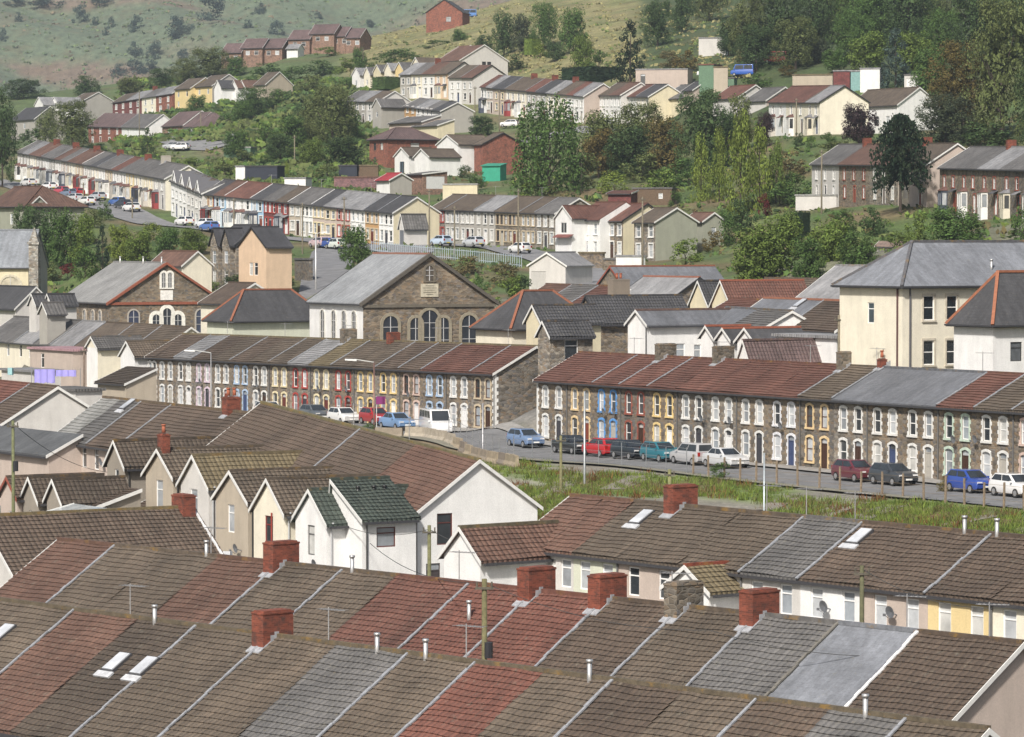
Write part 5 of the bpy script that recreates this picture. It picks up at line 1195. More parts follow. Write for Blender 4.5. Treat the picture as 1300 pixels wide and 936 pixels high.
# ------------------------------------------------------------------ cars
def loft(b, secs, m=0):
    for a, c in zip(secs, secs[1:]):
        n = len(a)
        for i in range(n - 1): b.face([a[i], c[i], c[i + 1], a[i + 1]], m)
def car_meshes(kind):
    def f():
        L = {'hatch': 3.9, 'saloon': 4.4, 'van': 5.2, 'estate': 4.3, 'truck': 4.6}[kind]; W = 1.7 if kind != 'van' else 1.95
        H = {'hatch': 1.43, 'saloon': 1.42, 'van': 2.15, 'estate': 1.6, 'truck': 2.2}[kind]
        hw = W / 2
        prof = {'hatch': [(-L / 2, .45, .62, .0), (-L / 2 + .08, .25, .8, 0), (-L / 2 + .5, .2, .9, 0), (-L / 2 + 1.0, .2, .94, 0), (L / 2 - .35, .2, .98, 0), (L / 2 - .05, .25, .92, 0), (L / 2, .42, .7, 0)],
                'saloon': [(-L / 2, .45, .6, 0), (-L / 2 + .08, .25, .76, 0), (-L / 2 + .6, .2, .86, 0), (-L / 2 + 1.2, .2, .93, 0), (L / 2 - .8, .2, .98, 0), (L / 2 - .08, .25, .95, 0), (L / 2, .42, .7, 0)]}
        prof['estate'] = prof['hatch']; prof['van'] = [(-L / 2, .45, .75, 0), (-L / 2 + .08, .3, 1.0, 0), (-L / 2 + .8, .25, 1.15, 0), (L / 2 - .1, .25, 1.2, 0), (L / 2, .4, 1.1, 0)]; prof['truck'] = prof['van']
        b = MB(); secs = []
        for x, z0, z1, _ in prof[kind]:
            k = .9 if abs(x) > L / 2 - .02 else (.97 if abs(x) > L / 2 - .2 else 1)
            w_ = hw * k
            secs.append([(x, -w_ + .04, z0), (x, -w_, z0 + .12), (x, -w_, z0 + (z1 - z0) * .55), (x, -w_ * .93, z1), (x, w_ * .93, z1), (x, w_, z0 + (z1 - z0) * .55), (x, w_, z0 + .12), (x, w_ - .04, z0)])
        secs2 = [[(p[0], p[1], p[2]) for p in s] for s in secs]
        loft(b, [s[::-1] for s in secs2])
        b.face([p for p in secs2[0]]); b.face([p for p in secs2[-1]][::-1])
        b.face([(-L / 2 + .1, -hw + .1, .22), (L / 2 - .1, -hw + .1, .22), (L / 2 - .1, hw - .1, .22), (-L / 2 + .1, hw - .1, .22)][::-1])
        # cabin
        z = .93 if kind not in ('van', 'truck') else 1.15
        cab = {'hatch': (-L / 2 + .95, -L / 2 + 1.75, L / 2 - .55, L / 2 - .1), 'estate': (-L / 2 + .95, -L / 2 + 1.7, L / 2 - .3, L / 2 - .08), 'saloon': (-L / 2 + 1.15, -L / 2 + 2.0, L / 2 - 1.35, L / 2 - .75), 'van': (-L / 2 + .55, -L / 2 + 1.15, L / 2 - .08, L / 2 - .02), 'truck': (-L / 2 + .5, -L / 2 + .9, L / 2 - .1, L / 2)}[kind]
        x0, x1, x2, x3 = cab; bw, tw = hw * .93, hw * (.74 if kind not in ('van', 'truck') else .86)
        B0 = [(x0, -bw, z - .02), (x3, -bw, z + .02), (x3, bw, z + .02), (x0, bw, z - .02)]; T0 = [(x1, -tw, H), (x2, -tw, H), (x2, tw, H), (x1, tw, H)]
        b.hexa(B0 + T0)
        # wheel arch darkening pieces are the tyres themselves
        body = b.mesh('body', ['car_paint'])
        bm = bmesh.new(); bm.from_mesh(body); bmesh.ops.remove_doubles(bm, verts=bm.verts, dist=.003); bmesh.ops.recalc_face_normals(bm, faces=bm.faces)
        bmesh.ops.bevel(bm, geom=[e for e in bm.edges if len(e.link_faces) == 2 and e.calc_face_angle(0) > .5], offset=.035, segments=2, affect='EDGES', profile=.6, clamp_overlap=True)
        for q in bm.faces: q.smooth = True
        bm.to_mesh(body); bm.free()
        g = MB()
        mixp = lambda p, q, t: tuple(p[i] + (q[i] - p[i]) * t for i in range(3))
        def quad_on(a, c, d, e, u0, u1, v0, v1, nrm):
            pt = lambda u, v: tuple(mixp(mixp(a, c, u), mixp(e, d, u), v)[i] + nrm[i] * .018 for i in range(3))
            g.face([pt(u0, v0), pt(u1, v0), pt(u1, v1), pt(u0, v1)])
        nwin = 2 if kind != 'van' else 4
        for sgn in (-1, 1):
            i0, i1 = (0, 1) if sgn < 0 else (3, 2)
            for k in range(nwin):
                u0, u1 = .04 + k * .92 / nwin + .015, .04 + (k + 1) * .92 / nwin - .015
                q = (B0[i0], B0[i1], T0[i1], T0[i0])
                quad_on(*q, u0, u1, .12 if kind != 'van' else .3, .86, (0, sgn, .1))
        quad_on(B0[0], B0[3], T0[3], T0[0], .07, .93, .08, .9, (-1, 0, .4)); quad_on(B0[1], B0[2], T0[2], T0[1], .1, .9, .15, .85, (1, 0, .3))
        glass = g.mesh('window_glass', ['window_glass'])
        hl = MB(); hl.box(-.02, -.2, -.08, .06, .2, .08); head = hl.mesh('headlight', ['window_glass'])
        tl = MB(); tl.box(-.05, -.11, -.16, .02, .11, .16); tail = tl.mesh('tail_light', ['window_glass'])
        npm = MB(); npm.box(-.012, -.26, -.055, .012, .26, .055); plate = npm.mesh('number_plate', ['matt_paint'])
        t = MB(); t.cyl((0, -.09, 0), (0, .09, 0), .3, .3, 18); tyre = t.mesh('wheel', ['rubber'])
        r = MB(); r.cyl((0, -.105, 0), (0, .105, 0), .19, .19, 10); rim = r.mesh('rim', ['metal'])
        bp = MB(); bp.box(-.1, -hw * .88, -.09, .08, hw * .88, .09); bump = bp.mesh('bumper', ['gloss_paint'])
        mr = MB(); mr.box(-.06, -.09, -.06, .06, .09, .06); mirr = mr.mesh('mirror', ['gloss_paint'])
        return dict(L=L, hw=hw, body=body, glass=glass, head=head, tail=tail, plate=plate, tyre=tyre, rim=rim, bump=bump, mirr=mirr, z=z, cab=cab)
    return cached(('car', kind), f)
def car(kind, label, loc, yaw, col, group, cat='car', name='parked_car'):
    m = car_meshes(kind); L, hw = m['L'], m['hw']
    r = tag(empty(name, loc, yaw), label, cat, group); r.scale = (.95, .95, .95)
    obj('body', m['body'], r, (0, 0, .06), 0, col); obj('window_glass', m['glass'], r, (0, 0, .06), 0, (.03, .035, .04))
    for sx in (-L / 2 + .75, L / 2 - .72):
        for sy in (-1, 1):
            w = obj('wheel', m['tyre'], r, (sx, sy * (hw - .06), .3), 0, (.02, .02, .02)); obj('rim', m['rim'], w, (0, 0, 0), 0, (.45, .45, .46))
    for sy in (-1, 1):
        obj('headlight', m['head'], r, (-L / 2 + .03, sy * hw * .66, .72), 0, (.7, .7, .7)); obj('tail_light', m['tail'], r, (L / 2 - .01, sy * hw * .78, .86), 0, (.3, .02, .015))
        obj('mirror', m['mirr'], r, (m['cab'][0] + .25, sy * (hw + .03), m['z'] + .1), 0, col)
    dk = tuple(c * .7 for c in col)
    for sx, cc in ((-1, (.75, .75, .72)), (1, (.7, .55, .08))):
        bo = obj('bumper', m['bump'], r, (sx * (L / 2 - .06), 0, .46), 0, dk)
        obj('number_plate', m['plate'], bo, (sx * .11, 0, .0), 0, cc)
    return r
angB = rowB[0].rotation_euler.z
linA = (rowA[0].location, rowA[-1].location); linB = (rowB[0].location, rowB[-1].location)
def car_on(px, off, lin):
    a, b_ = [Vector(p) - nAB * off for p in lin]; q = on_line(a, b_, px); q.z = terr(q.x, q.y) + .1; return q
CARS = [('hatch', 667, linB, 'pale metallic blue hatchback at the end of the terrace gap', (.16, .24, .40)), ('saloon', 727, linB, 'black car parked behind the telegraph pole', (.02, .022, .025)),
        ('hatch', 764, linB, 'bright red hatchback outside the blue-trimmed house', (.42, .015, .02)), ('hatch', 801, linB, 'black hatchback between the red and teal cars', (.015, .02, .028)),
        ('hatch', 839, linB, 'teal hatchback outside the red-brick-trimmed houses', (.02, .15, .20)), ('estate', 879, linB, 'silver people carrier with tail lights towards us', (.42, .42, .43)),
        ('saloon', 921, linB, 'silver-white saloon behind the wooden posts', (.56, .57, .58)), ('hatch', 1086, linB, 'maroon hatchback parked on the right', (.12, .025, .035)),
        ('hatch', 1134, linB, 'charcoal hatchback beside the maroon one', (.045, .05, .058)), ('hatch', 1232, linB, 'royal blue hatchback near the right end', (.03, .07, .32)),
        ('hatch', 1289, linB, 'white hatchback at the right end of the street', (.72, .72, .72)),
        ('hatch', 436, linA, 'white hatchback in front of the yellow-trimmed house', (.72, .72, .71)), ('hatch', 477, linA, 'red car half hidden by the weeds', (.34, .02, .02)), ('saloon', 504, linA, 'light blue saloon beside the minibus', (.18, .30, .50)),
        ('hatch', 400, linA, 'dark grey car half hidden by the roof ridge', (.10, .11, .12)), ('hatch', 342, linA, 'silver car beyond the roof ridge', (.5, .5, .5))]
for kd, px, lin, lab, col in CARS:
    yaw = angB + (PI if px in (879, 764) else 0)
    car(kd, lab, car_on(px, 3.2 if lin is linB else 3.4, lin), yaw + PI, col, 'cars parked along the terrace street')
car('van', 'white minibus parked beside the concrete blocks', car_on(553, 4.6, linA), angB + PI * .93, (.74, .74, .74), None, 'minibus', 'minibus')
def gcar(px, py, col, lab, kind='hatch', yaw=-1.0, d0=380):
    q = hit(px, py, d0)
    if q is None: return
    q.z = terr(q.x, q.y) + .2; car(kind, lab, q, yaw, col, 'cars on the hillside streets')
for i, (x, y, c, lab) in enumerate([(36, 238, (.6, .6, .6), 'white car highest on the far-left street'), (62, 243, (.72, .72, .73), 'white van-like car by the red wall on the far-left street'), (78, 249, (.45, .05, .08), 'pinkish red car on the far-left street'),
        (87, 252, (.16, .2, .28), 'grey-blue car on the far-left street'), (97, 251, (.40, .03, .04), 'red car parked on the far-left street'), (95, 258, (.5, .5, .52), 'silver car nearest the hedge on the far-left street'),
        (110, 262, (.7, .7, .7), 'long white car on the far-left street'), (124, 256, (.4, .42, .45), 'silver car beside the garden walls'), (149, 263, (.05, .12, .35), 'blue and white car below the yellow porch'), (156, 266, (.03, .035, .05), 'black car behind the white one'),
        (167, 270, (.72, .72, .72), 'white car above the garden trees'), (234, 288, (.72, .72, .72), 'white car under the gabled houses'), (260, 291, (.72, .74, .76), 'white car with a blue neighbour'), (266, 295, (.08, .16, .42), 'blue car below the brick house'),
        (406, 316, (.55, .42, .44), 'pale pinkish car at the top of the steep road'), (416, 317, (.04, .08, .30), 'blue car at the top of the steep road'), (426, 318, (.6, .64, .6), 'pale car beside the round tree'), (560, 314, (.45, .55, .68), 'pale blue car outside the far stone terrace'),
        (601, 315, (.5, .52, .56), 'silver car outside the far stone terrace'), (660, 323, (.72, .72, .72), 'white hatchback in front of the far stone terrace'),
        (229, 192, (.7, .7, .7), 'white van beside the brick semi'), (219, 191, (.4, .42, .44), 'silver car beside the brick semi'), (647, 163, (.72, .72, .72), 'white car under the willow')]):
    gcar(x, y, c, lab, 'hatch', -1.0 if i < 20 else -.4, 380)
gcar(900, 99, (.7, .72, .74), 'white pickup truck in the upper yard', 'truck', -.3, 500); gcar(943, 98, (.03, .10, .40), 'bright blue lorry in the upper yard', 'truck', -.3, 500)
gcar(595, 23, (.10, .22, .5), 'blue van beside the lone brick house', 'truck', .1, 850); gcar(985, 82, (.42, .05, .05), 'red tractor-like van on the upper track', 'truck', -.3, 500)
# ------------------------------------------------------------------ barriers, fences, poles
def barrier():
    b = MB(); s = [(-.3, 0), (.3, 0), (.3, .12), (.14, .35), (.11, .85), (-.11, .85), (-.14, .35), (-.3, .12)]
    l = 1.19
    b.face([(-l, y, z) for y, z in s]); b.face([(l, y, z) for y, z in s][::-1])
    for i in range(len(s)):
        (y0, z0), (y1, z1) = s[i], s[(i + 1) % len(s)]; b.face([(-l, y0, z0), (-l, y1, z1), (l, y1, z1), (l, y0, z0)][::-1])
    return b.mesh('concrete_barrier', ['concrete'])
bp_ = [(494, 553, 299), (514, 551, 298), (535, 548, 298), (556, 552, 294), (577, 556, 290), (599, 567, 282), (620, 573, 277), (640, 578, 273), (658, 588, 266)]
bpk = [P(*q) for q in bp_]; bpt = []; acc = 0.0
for a_, c_ in zip(bpk, bpk[1:]):
    l_ = (c_ - a_).length
    while acc < l_: bpt.append(a_ + (c_ - a_) * (acc / l_)); acc += 2.62
    acc -= l_
bpt = bpt[:21]
for i, q in enumerate(bpt):
    t = bpt[min(i + 1, len(bpt) - 1)] - bpt[max(i - 1, 0)]; q.z = terr(q.x, q.y) + .02
    tag(obj('concrete_barrier', cached('barr', barrier), None, q, math.atan2(t.y, t.x) + random.uniform(-.06, .06), random.choice([(.30, .25, .18), (.24, .205, .16), (.34, .30, .24), (.20, .17, .14)])), f'weathered concrete barrier block, {ORD[i + 1]} from the left by the street', 'barrier', 'concrete barriers at the street edge')
def fence_run(name, label, cat, pts, hgt, step, pr, mat, col, rails, wire=None, group=None):
    root = tag(empty(name, pts[0]), label, cat, group); o = pts[0]; P3 = []
    for a, b_ in zip(pts, pts[1:]):
        k = max(1, int(round((b_ - a).length / step))); P3 += [a + (b_ - a) * (i / k) for i in range(k)]
    P3.append(pts[-1]); P3 = [Vector((p.x, p.y, terr(p.x, p.y))) for p in P3]
    root.location = P3[0]; o = P3[0]
    for p in P3[:100]:
        b = MB(); hh = hgt * random.uniform(.92, 1.06); b.cyl((0, 0, -.3), (random.uniform(-.04, .04), random.uniform(-.04, .04), hh), pr, pr * .9, 6)
        obj('post', b.mesh('post', [mat]), root, p - o, 0, col)
    for z in rails:
        b = MB()
        for p, q in zip(P3, P3[1:]): b.bar(p - o + Vector((0, 0, z)), q - o + Vector((0, 0, z)), .03 if wire is None else wire)
        obj('rail', b.mesh('rail', [mat]), root, color=col)
    return root
fl_ = [q - nAB * 7.6 for q in base_line(rowB, 1.0)]
fence_run('mesh_fence', 'temporary galvanised mesh fencing along the left half of the street', 'fence', [on_line(fl_[0] - uAB * 3, fl_[-1], x) for x in (652, 700, 760, 820, 872)], 1.9, 3.4, .035, 'metal', (.34, .36, .38), (.25, .7, 1.1, 1.5, 1.85), .022)
fence_run('wooden_post_fence', 'rough wooden posts and wire along the right half of the street', 'fence', [on_line(fl_[0], fl_[-1] + uAB * 8, x) for x in (880, 960, 1040, 1120, 1200, 1300)], 1.6, 2.3, .085, 'weathered_wood', (.20, .155, .11), (.5, .95, 1.4), .015)
fence_run('mesh_fence', 'mesh fencing between the minibus and the terrace gap', 'fence', [on_line(P(560, 553, 297), P(655, 575, 270), x) for x in (570, 600, 652)], 1.9, 2.6, .035, 'metal', (.36, .37, .38), (.3, 1.1, 1.85), .022)
fence_run('railing', 'pale blue-grey railing along the road below the far stone terrace', 'railing', [on_line(p - Vector((0, 0, 0)), q, x) for p, q, x in ((P(470, 310, 500), P(720, 335, 462), 472), (P(470, 310, 500), P(720, 335, 462), 540), (P(470, 310, 500), P(720, 335, 462), 600), (P(470, 310, 500), P(720, 335, 462), 662))], 1.5, .5, .05, 'gloss_paint', (.36, .42, .48), (.25, 1.3), .07)
def pole(label, px, yt, yb, d, r=.14, col=(.17, .16, .085), lamp=0, cat='telegraph pole', name='telegraph_pole', steel=False, box=False, group='poles over the roofs'):
    q = P(px, yb, d); top = P(px, yt, d); H = top.z - q.z
    root = tag(empty(name, q), label, cat, group)
    b = MB(); b.cyl((0, 0, -6), (0, 0, H), r, r * .75, 8); obj('shaft', b.mesh('shaft', ['metal' if steel else 'weathered_wood'], True), root, color=col)
    if not steel:
        b = MB(); b.bar((-.35, -.1, H - .35), (.35, -.1, H - .35), .09); b.cyl((-.28, -.1, H - .3), (-.28, -.1, H - .1), .04, .04, 6); b.cyl((.28, -.1, H - .3), (.28, -.1, H - .1), .04, .04, 6)
        obj('crossarm', b.mesh('crossarm', ['weathered_wood']), root, color=(.10, .09, .07))
    if box:
        b = MB(); b.cyl((.16, -.1, H - 3.0), (.16, -.1, H - 2.4), .16, .16, 8); obj('junction_box', b.mesh('junction_box', ['gloss_paint']), root, color=(.03, .03, .035))
    if lamp:
        b = MB(); z = H if steel else H * .28; b.bar((0, 0, z), (lamp, -.1, z + .25), .06); b.hexa([(lamp * .9, -.22, z + .1), (lamp * 1.5, -.22, z + .16), (lamp * 1.5, .1, z + .16), (lamp * .9, .1, z + .1), (lamp * .9, -.18, z + .26), (lamp * 1.5, -.18, z + .28), (lamp * 1.5, .06, z + .28), (lamp * .9, .06, z + .26)])
        obj('lamp_head', b.mesh('lamp_head', ['gloss_paint']), root, color=(.55, .56, .55))
    return root
p1 = pole('tall mossy pole with a lamp arm rising over the red roofs', 615, 735, 905, 140, .13, (.13, .12, .06), -1.5, box=True)
p2 = pole('mossy wooden pole beside the white rear wing', 545, 667, 745, 186, .12, (.14, .14, .07))
p3 = pole('wooden pole on the grass bank before the cream-trimmed house', 712, 553, 634, 246, .12, (.15, .14, .07))
p4 = pole('grey steel lamp post in front of the cream-trimmed house', 742, 497, 628, 250, .09, (.38, .40, .41), 0, 'lamp post', 'lamp_post', True)
p5 = pole('green wooden pole at the left edge beside the outhouses', 17, 534, 655, 219, .12, (.13, .14, .07), box=True)
p6 = pole('dark wooden pole in front of the lower right terrace', 1094, 718, 800, 153, .12, (.09, .09, .05))
p7 = pole('brown pole beside the washing line', 107, 441, 520, 340, .12, (.17, .13, .10))
pole('short stump of a pole on the bank', 850, 596, 640, 238, .15, (.18, .18, .08))
pole('thin steel post rising above the lower terrace ridge', 970, 575, 655, 200, .07, (.36, .40, .42), 0, 'post', 'steel_post', True)
pole('grey lamp post at the gable of the long stone terrace', 613, 512, 590, 285, .08, (.35, .35, .36), 0, 'lamp post', 'lamp_post', True)
pole('brown lamp post with an arm in front of the pinkish-trimmed house', 475, 460, 545, 306, .08, (.20, .12, .10), -1.6, 'lamp post', 'lamp_post', True)
pole('lamp post in front of the blue-trimmed house at left', 268, 448, 520, 335, .07, (.3, .3, .3), -1.6, 'lamp post', 'lamp_post', True)
for i, (x, a, b_, d, lab, st, lm) in enumerate([(177, 115, 176, 830, 'far pole in front of the brick and white row', 0, 0), (255, 141, 190, 790, 'far pole in front of the hipped brick semi', 0, 0), (545, 240, 312, 500, 'pole at the left end of the far stone terrace', 0, 0),
        (384, 258, 318, 500, 'pole at the head of the steep road', 0, 0), (437, 250, 300, 520, 'pole in the coloured hillside street', 0, 0), (815.6, 250, 338, 452, 'tall pole beside the bare grey gable', 0, 0), (658, 240, 320, 492, 'pole in front of the far stone terrace', 0, 0),
        (1011, 125, 172, 570, 'pole in front of the white upper terrace', 0, 0), (401, 297, 360, 440, 'white lamp post beside the steep road', 1, .9), (577, 262, 312, 497, 'thin pole by the pale blue car', 0, 0), (374, 172, 225, 640, 'pole among the middle garden trees', 0, 0),
        (461, 62, 100, 900, 'pole behind the small tree on the ridge', 0, 0), (634, 115, 160, 690, 'pole in front of the upper terrace', 0, 0), (603, 110, 145, 720, 'pole beside the pair below the grey gable', 0, 0), (297, 252, 298, 545, 'pole in front of the red-roofed hillside houses', 0, 0), (168, 250, 285, 575, 'pole on the far-left street', 0, 0),
        (106, 232, 262, 600, 'pole in front of the cream gablet on the far-left street', 0, 0), (1065, 400, 470, 262, 'wooden pole against the cream block', 0, 0), (738, 205, 240, 545, 'pole under the willow', 0, 0), (1043, 190, 262, 480, 'pole beside the grey end house on the right', 0, 0)]):
    pole(lab, x, a, b_, d, .13, (.16, .14, .10) if not st else (.5, .5, .5), lm, 'telegraph pole' if not st else 'lamp post', 'telegraph_pole' if not st else 'lamp_post', bool(st))
def wire(label, a, b_, sag=.6, r=.012):
    b = MB(); n = 14; o = a.copy(); pr = None
    for i in range(n + 1):
        t = i / n; q = a + (b_ - a) * t - Vector((0, 0, sag * 4 * t * (1 - t))) - o
        if pr is not None: b.bar(pr, q, r * 2)
        pr = q
    tag(obj('overhead_wire', b.mesh('overhead_wire', ['rubber']), None, o, 0, (.05, .05, .05)), label, 'wire', 'telephone wires')
tp = lambda px, py, d: P(px, py, d)
wire('wire from the tall mossy pole to the white wing', tp(615, 740, 140), tp(470, 690, 200)); wire('wire from the tall mossy pole to the right', tp(615, 740, 140), tp(900, 800, 140), .5)
wire('wire from the pole by the white wing towards the green-tiled wing', tp(545, 672, 186), tp(425, 662, 206), .5); wire('wire from the pole by the white wing to the tiled wing', tp(545, 672, 186), tp(700, 700, 180), .6)
wire('wire crossing the right-hand roofs', tp(1094, 722, 153), tp(1290, 770, 150), .6); wire('wire across the roofs at the lower right', tp(900, 800, 140), tp(1290, 812, 138), .8)
wire('wire from the left edge pole to the drab wing', tp(17, 538, 219), tp(140, 600, 233), .6)
for rw, ks in ((rowA, (2, 5, 8, 12, 15)), (rowB, (1, 4, 7, 9, 12)), (rowC, (5, 8)), (rowD, (2, 6, 9, 12)), (rowE, (2, 5, 7)), (rowF2, (1, 2)), (rowG3, (3, 7, 11)), (rowI, (2, 5))):
    for k_ in ks:
        if k_ < len(rw): aerial(rw[k_], .35)
for rw, ks in ((rowA, (3, 6, 9, 13)), (rowB, (2, 8, 13)), (rowC, (4, 7)), (rowD, (5,))):
    for k_ in ks: dish(rw[k_], .02, rw[k_]['he'] - (1.0 if rw is rowC else 2.2))
# washing
def sheet(label, x0, x1, y0, y1, d, col, drop=0, cat='bed sheet', name='bed_sheet'):
    a, b_ = P(x0, y0, d), P(x1, y0 + drop, d - 4); h = P(x0, y0, d).z - P(x0, y1, d).z; m = MB(); n = 16; d_ = b_ - a; nn = Vector((d_.y, -d_.x, 0)).normalized()
    pts = [(d_ * (i / n) + nn * (.10 * math.sin(i * 1.3))) for i in range(n + 1)]
    for p, q, i in zip(pts, pts[1:], range(n)):
        s0, s1 = h * (1 + .05 * math.sin(i * 2.1)), h * (1 + .05 * math.sin((i + 1) * 2.1)); th = nn * .03
        m.face([p - Vector((0, 0, s0)), q - Vector((0, 0, s1)), q, p]); m.face([p + th, q + th, q + th - Vector((0, 0, s1)), p + th - Vector((0, 0, s0))])
        m.face([p - Vector((0, 0, s0)), p - Vector((0, 0, s0)) + th, q - Vector((0, 0, s1)) + th, q - Vector((0, 0, s1))])
    tag(obj(name, m.mesh(name, ['cloth']), None, a, 0, col), label, cat, 'washing on the lines')
sheet('large lavender sheet on the washing line at left', 44, 71, 469, 486, 345, (.34, .31, .72)); sheet('lavender sheet folded over the line, right of the larger one', 71, 98, 470, 478, 345, (.36, .33, .74))
sheet('white towel on the line under the cream wing', 284, 295, 700, 713, 205, (.75, .76, .78), 0, 'towel', 'towel'); sheet('dark shirt on the line under the cream wing', 272, 281, 701, 711, 206, (.1, .1, .16), 0, 'shirt', 'shirt')
sheet('pale turquoise towel in the left yards', 11, 17, 467, 476, 352, (.35, .6, .62), 0, 'towel', 'towel')
wl = P(40, 468, 345); wr = P(102, 470, 338)
b = MB(); zz = terr(wl.x, wl.y); b.cyl((0, 0, zz - wl.z), (0, 0, .2), .04, .04, 6); e_ = wr - wl; b.cyl(e_ + Vector((0, 0, zz - wr.z)), e_ + Vector((0, 0, .2)), .04, .04, 6); b.bar((0, 0, .05), e_ + Vector((0, 0, .05)), .02)
tag(obj('washing_line', b.mesh('washing_line', ['metal']), None, wl, 0, (.4, .4, .4)), 'two-post washing line carrying the lavender sheets', 'washing line')
# ------------------------------------------------------------------ trees
def leaf(b, c, n, s, rnd):
    n = n.normalized(); u = Vector((0, 0, 1)).cross(n)
    if u.length < .1: u = Vector((1, 0, 0))
    u.normalize(); v = n.cross(u); a = rnd.random() * 6.28; u, v = u * math.cos(a) + v * math.sin(a), v * math.cos(a) - u * math.sin(a)
    s *= rnd.uniform(.6, 1.3)
    b.face([c - u * s, c - v * s * .62 + n * s * .15, c + u * s, c + v * s * .62 - n * s * .1], 0, [(0, 0)] * 4)
def crown_mesh(kind, seed):
    rnd = random.Random(seed); b = MB(); R = lambda a, c: rnd.uniform(a, c)
    # unit crown: base at z=0, top at z=1, half width .5
    def lobe(c, r, n, s, zs=1.0):
        for _ in range(n):
            d = Vector((rnd.gauss(0, 1), rnd.gauss(0, 1), rnd.gauss(0, 1))).normalized(); rr = r * R(.72, 1.08)
            p = c + Vector((d.x * rr, d.y * rr, d.z * rr * zs)); leaf(b, p, d + Vector((R(-.6, .6), R(-.6, .6), R(-.2, .9))), s, rnd)
    if kind == 'round':
        for i in range(64):
            z = R(.06, .93); prof = math.sqrt(max(.02, 1 - ((z - .46) / .56) ** 2)); a = R(0, 6.28); q = R(.25, 1) ** .6 * .40 * prof
            lobe(Vector((math.cos(a) * q, math.sin(a) * q, z)), R(.07, .15), 84, .0205)
        for i in range(14): lobe(Vector((R(-.13, .13), R(-.13, .13), R(.2, .72))), .16, 40, .04)
    elif kind == 'big':
        for i in range(130):
            z = R(.04, .95); prof = math.sqrt(max(.02, 1 - ((z - .46) / .56) ** 2)); a = R(0, 6.28); q = R(.25, 1) ** .55 * .43 * prof
            lobe(Vector((math.cos(a) * q, math.sin(a) * q, z)), R(.045, .11), 84, .0115)
        for i in range(16): lobe(Vector((R(-.14, .14), R(-.14, .14), R(.2, .72))), .16, 60, .03)
    elif kind == 'tall':       # many upright plumes, willow/alder like
        for i in range(48):
            a = R(0, 6.28); q = math.sqrt(R(0, 1)) * .42; x, y = math.cos(a) * q, math.sin(a) * q; h0 = R(.0, .2); h1 = 1 - q * R(.5, 1.0) - R(0, .08)
            k = 6
            for j in range(k):
                z = h0 + (h1 - h0) * j / (k - 1); lobe(Vector((x * (1.1 - .3 * z), y * (1.1 - .3 * z), z * .96)), R(.06, .11) * (1.1 - .4 * z), 28, .0175, 1.6)
    elif kind == 'poplar':
        for i in range(44):
            z = R(.03, .98); q = .44 * (1 - z) ** .55 * math.sqrt(R(0, 1)) + .03; a = R(0, 6.28)
            lobe(Vector((math.cos(a) * q, math.sin(a) * q, z)), R(.07, .14), 80, .025, 1.3)
    elif kind == 'cone':
        for j in range(16):
            z = j / 16; rad = .46 * (1 - z) ** .8 + .02
            for i in range(max(3, int(11 * (1 - z)))):
                a = R(0, 6.28); q = rad * R(.45, 1); lobe(Vector((math.cos(a) * q, math.sin(a) * q, z + .04)), R(.05, .09), 26, .024, .8)
    elif kind == 'puzzle':     # monkey puzzle: dome of whorled drooping branches
        for j in range(13):
            z = .36 + .60 * j / 12; rad = .50 * math.sqrt(max(.03, 1 - ((z - .52) / .46) ** 2))
            n = 9
            for i in range(n):
                a = 6.28 * i / n + j * .7 + R(-.2, .2); ln = rad * R(.8, 1.05)
                for t in range(9):
                    u = t / 8; p = Vector((math.cos(a) * ln * u, math.sin(a) * ln * u, z + .04 * u - .20 * u * u * (1.15 - z)))
                    for _ in range(9): leaf(b, p + Vector((rnd.gauss(0, .016), rnd.gauss(0, .016), rnd.gauss(0, .016))), Vector((R(-1, 1), R(-1, 1), R(-1, 1))), .022, rnd)
    elif kind == 'shrub':
        for i in range(26):
            z = R(.05, .85); q = .42 * math.sqrt(R(0, 1)) * (1.0 - .6 * z * z); a = R(0, 6.28); lobe(Vector((math.cos(a) * q, math.sin(a) * q, z)), R(.09, .16), 64, .029)
    elif kind == 'hedge':
        for i in range(900):
            p = Vector((R(-.5, .5), R(-.5, .5), R(0, 1))); ax = rnd.choice((0, 1, 2)); p[ax] = rnd.choice((-.5, .5)) if ax < 2 else 1.0
            nn = Vector((0, 0, 0)); nn[ax] = 1 if p[ax] > 0 else -1; leaf(b, p, nn + Vector((R(-.6, .6), R(-.6, .6), R(-.3, .8))), .045, rnd)
        b.hexa([(-.46, -.46, 0), (.46, -.46, 0), (.46, .46, 0), (-.46, .46, 0), (-.46, -.46, .95), (.46, -.46, .95), (.46, .46, .95), (-.46, .46, .95)])
    return b.mesh('crown', ['foliage'])
def trunk_mesh(kind, seed):
    rnd = random.Random(seed); b = MB(); hi = {'puzzle': .9, 'cone': .8, 'poplar': .8, 'shrub': .4, 'hedge': .3}.get(kind, .55)
    r0 = .028; b.cyl((0, 0, -.06), (0, 0, hi * .5), r0, r0 * .7, 7); b.cyl((0, 0, hi * .5), (rnd.uniform(-.02, .02), 0, hi), r0 * .7, r0 * .25, 7)
    if kind in ('round', 'big', 'tall', 'shrub'):
        for i in range(6):
            a = i * 1.05 + rnd.random(); z = hi * rnd.uniform(.3, .75); b.cyl((0, 0, z), (math.cos(a) * .26, math.sin(a) * .26, z + rnd.uniform(.15, .32)), r0 * .45, r0 * .12, 5)
    return b.mesh('trunk', ['tree_bark'])
NV = {'big': 3, 'round': 4, 'tall': 2, 'poplar': 2, 'cone': 2, 'puzzle': 1, 'shrub': 3, 'hedge': 1}
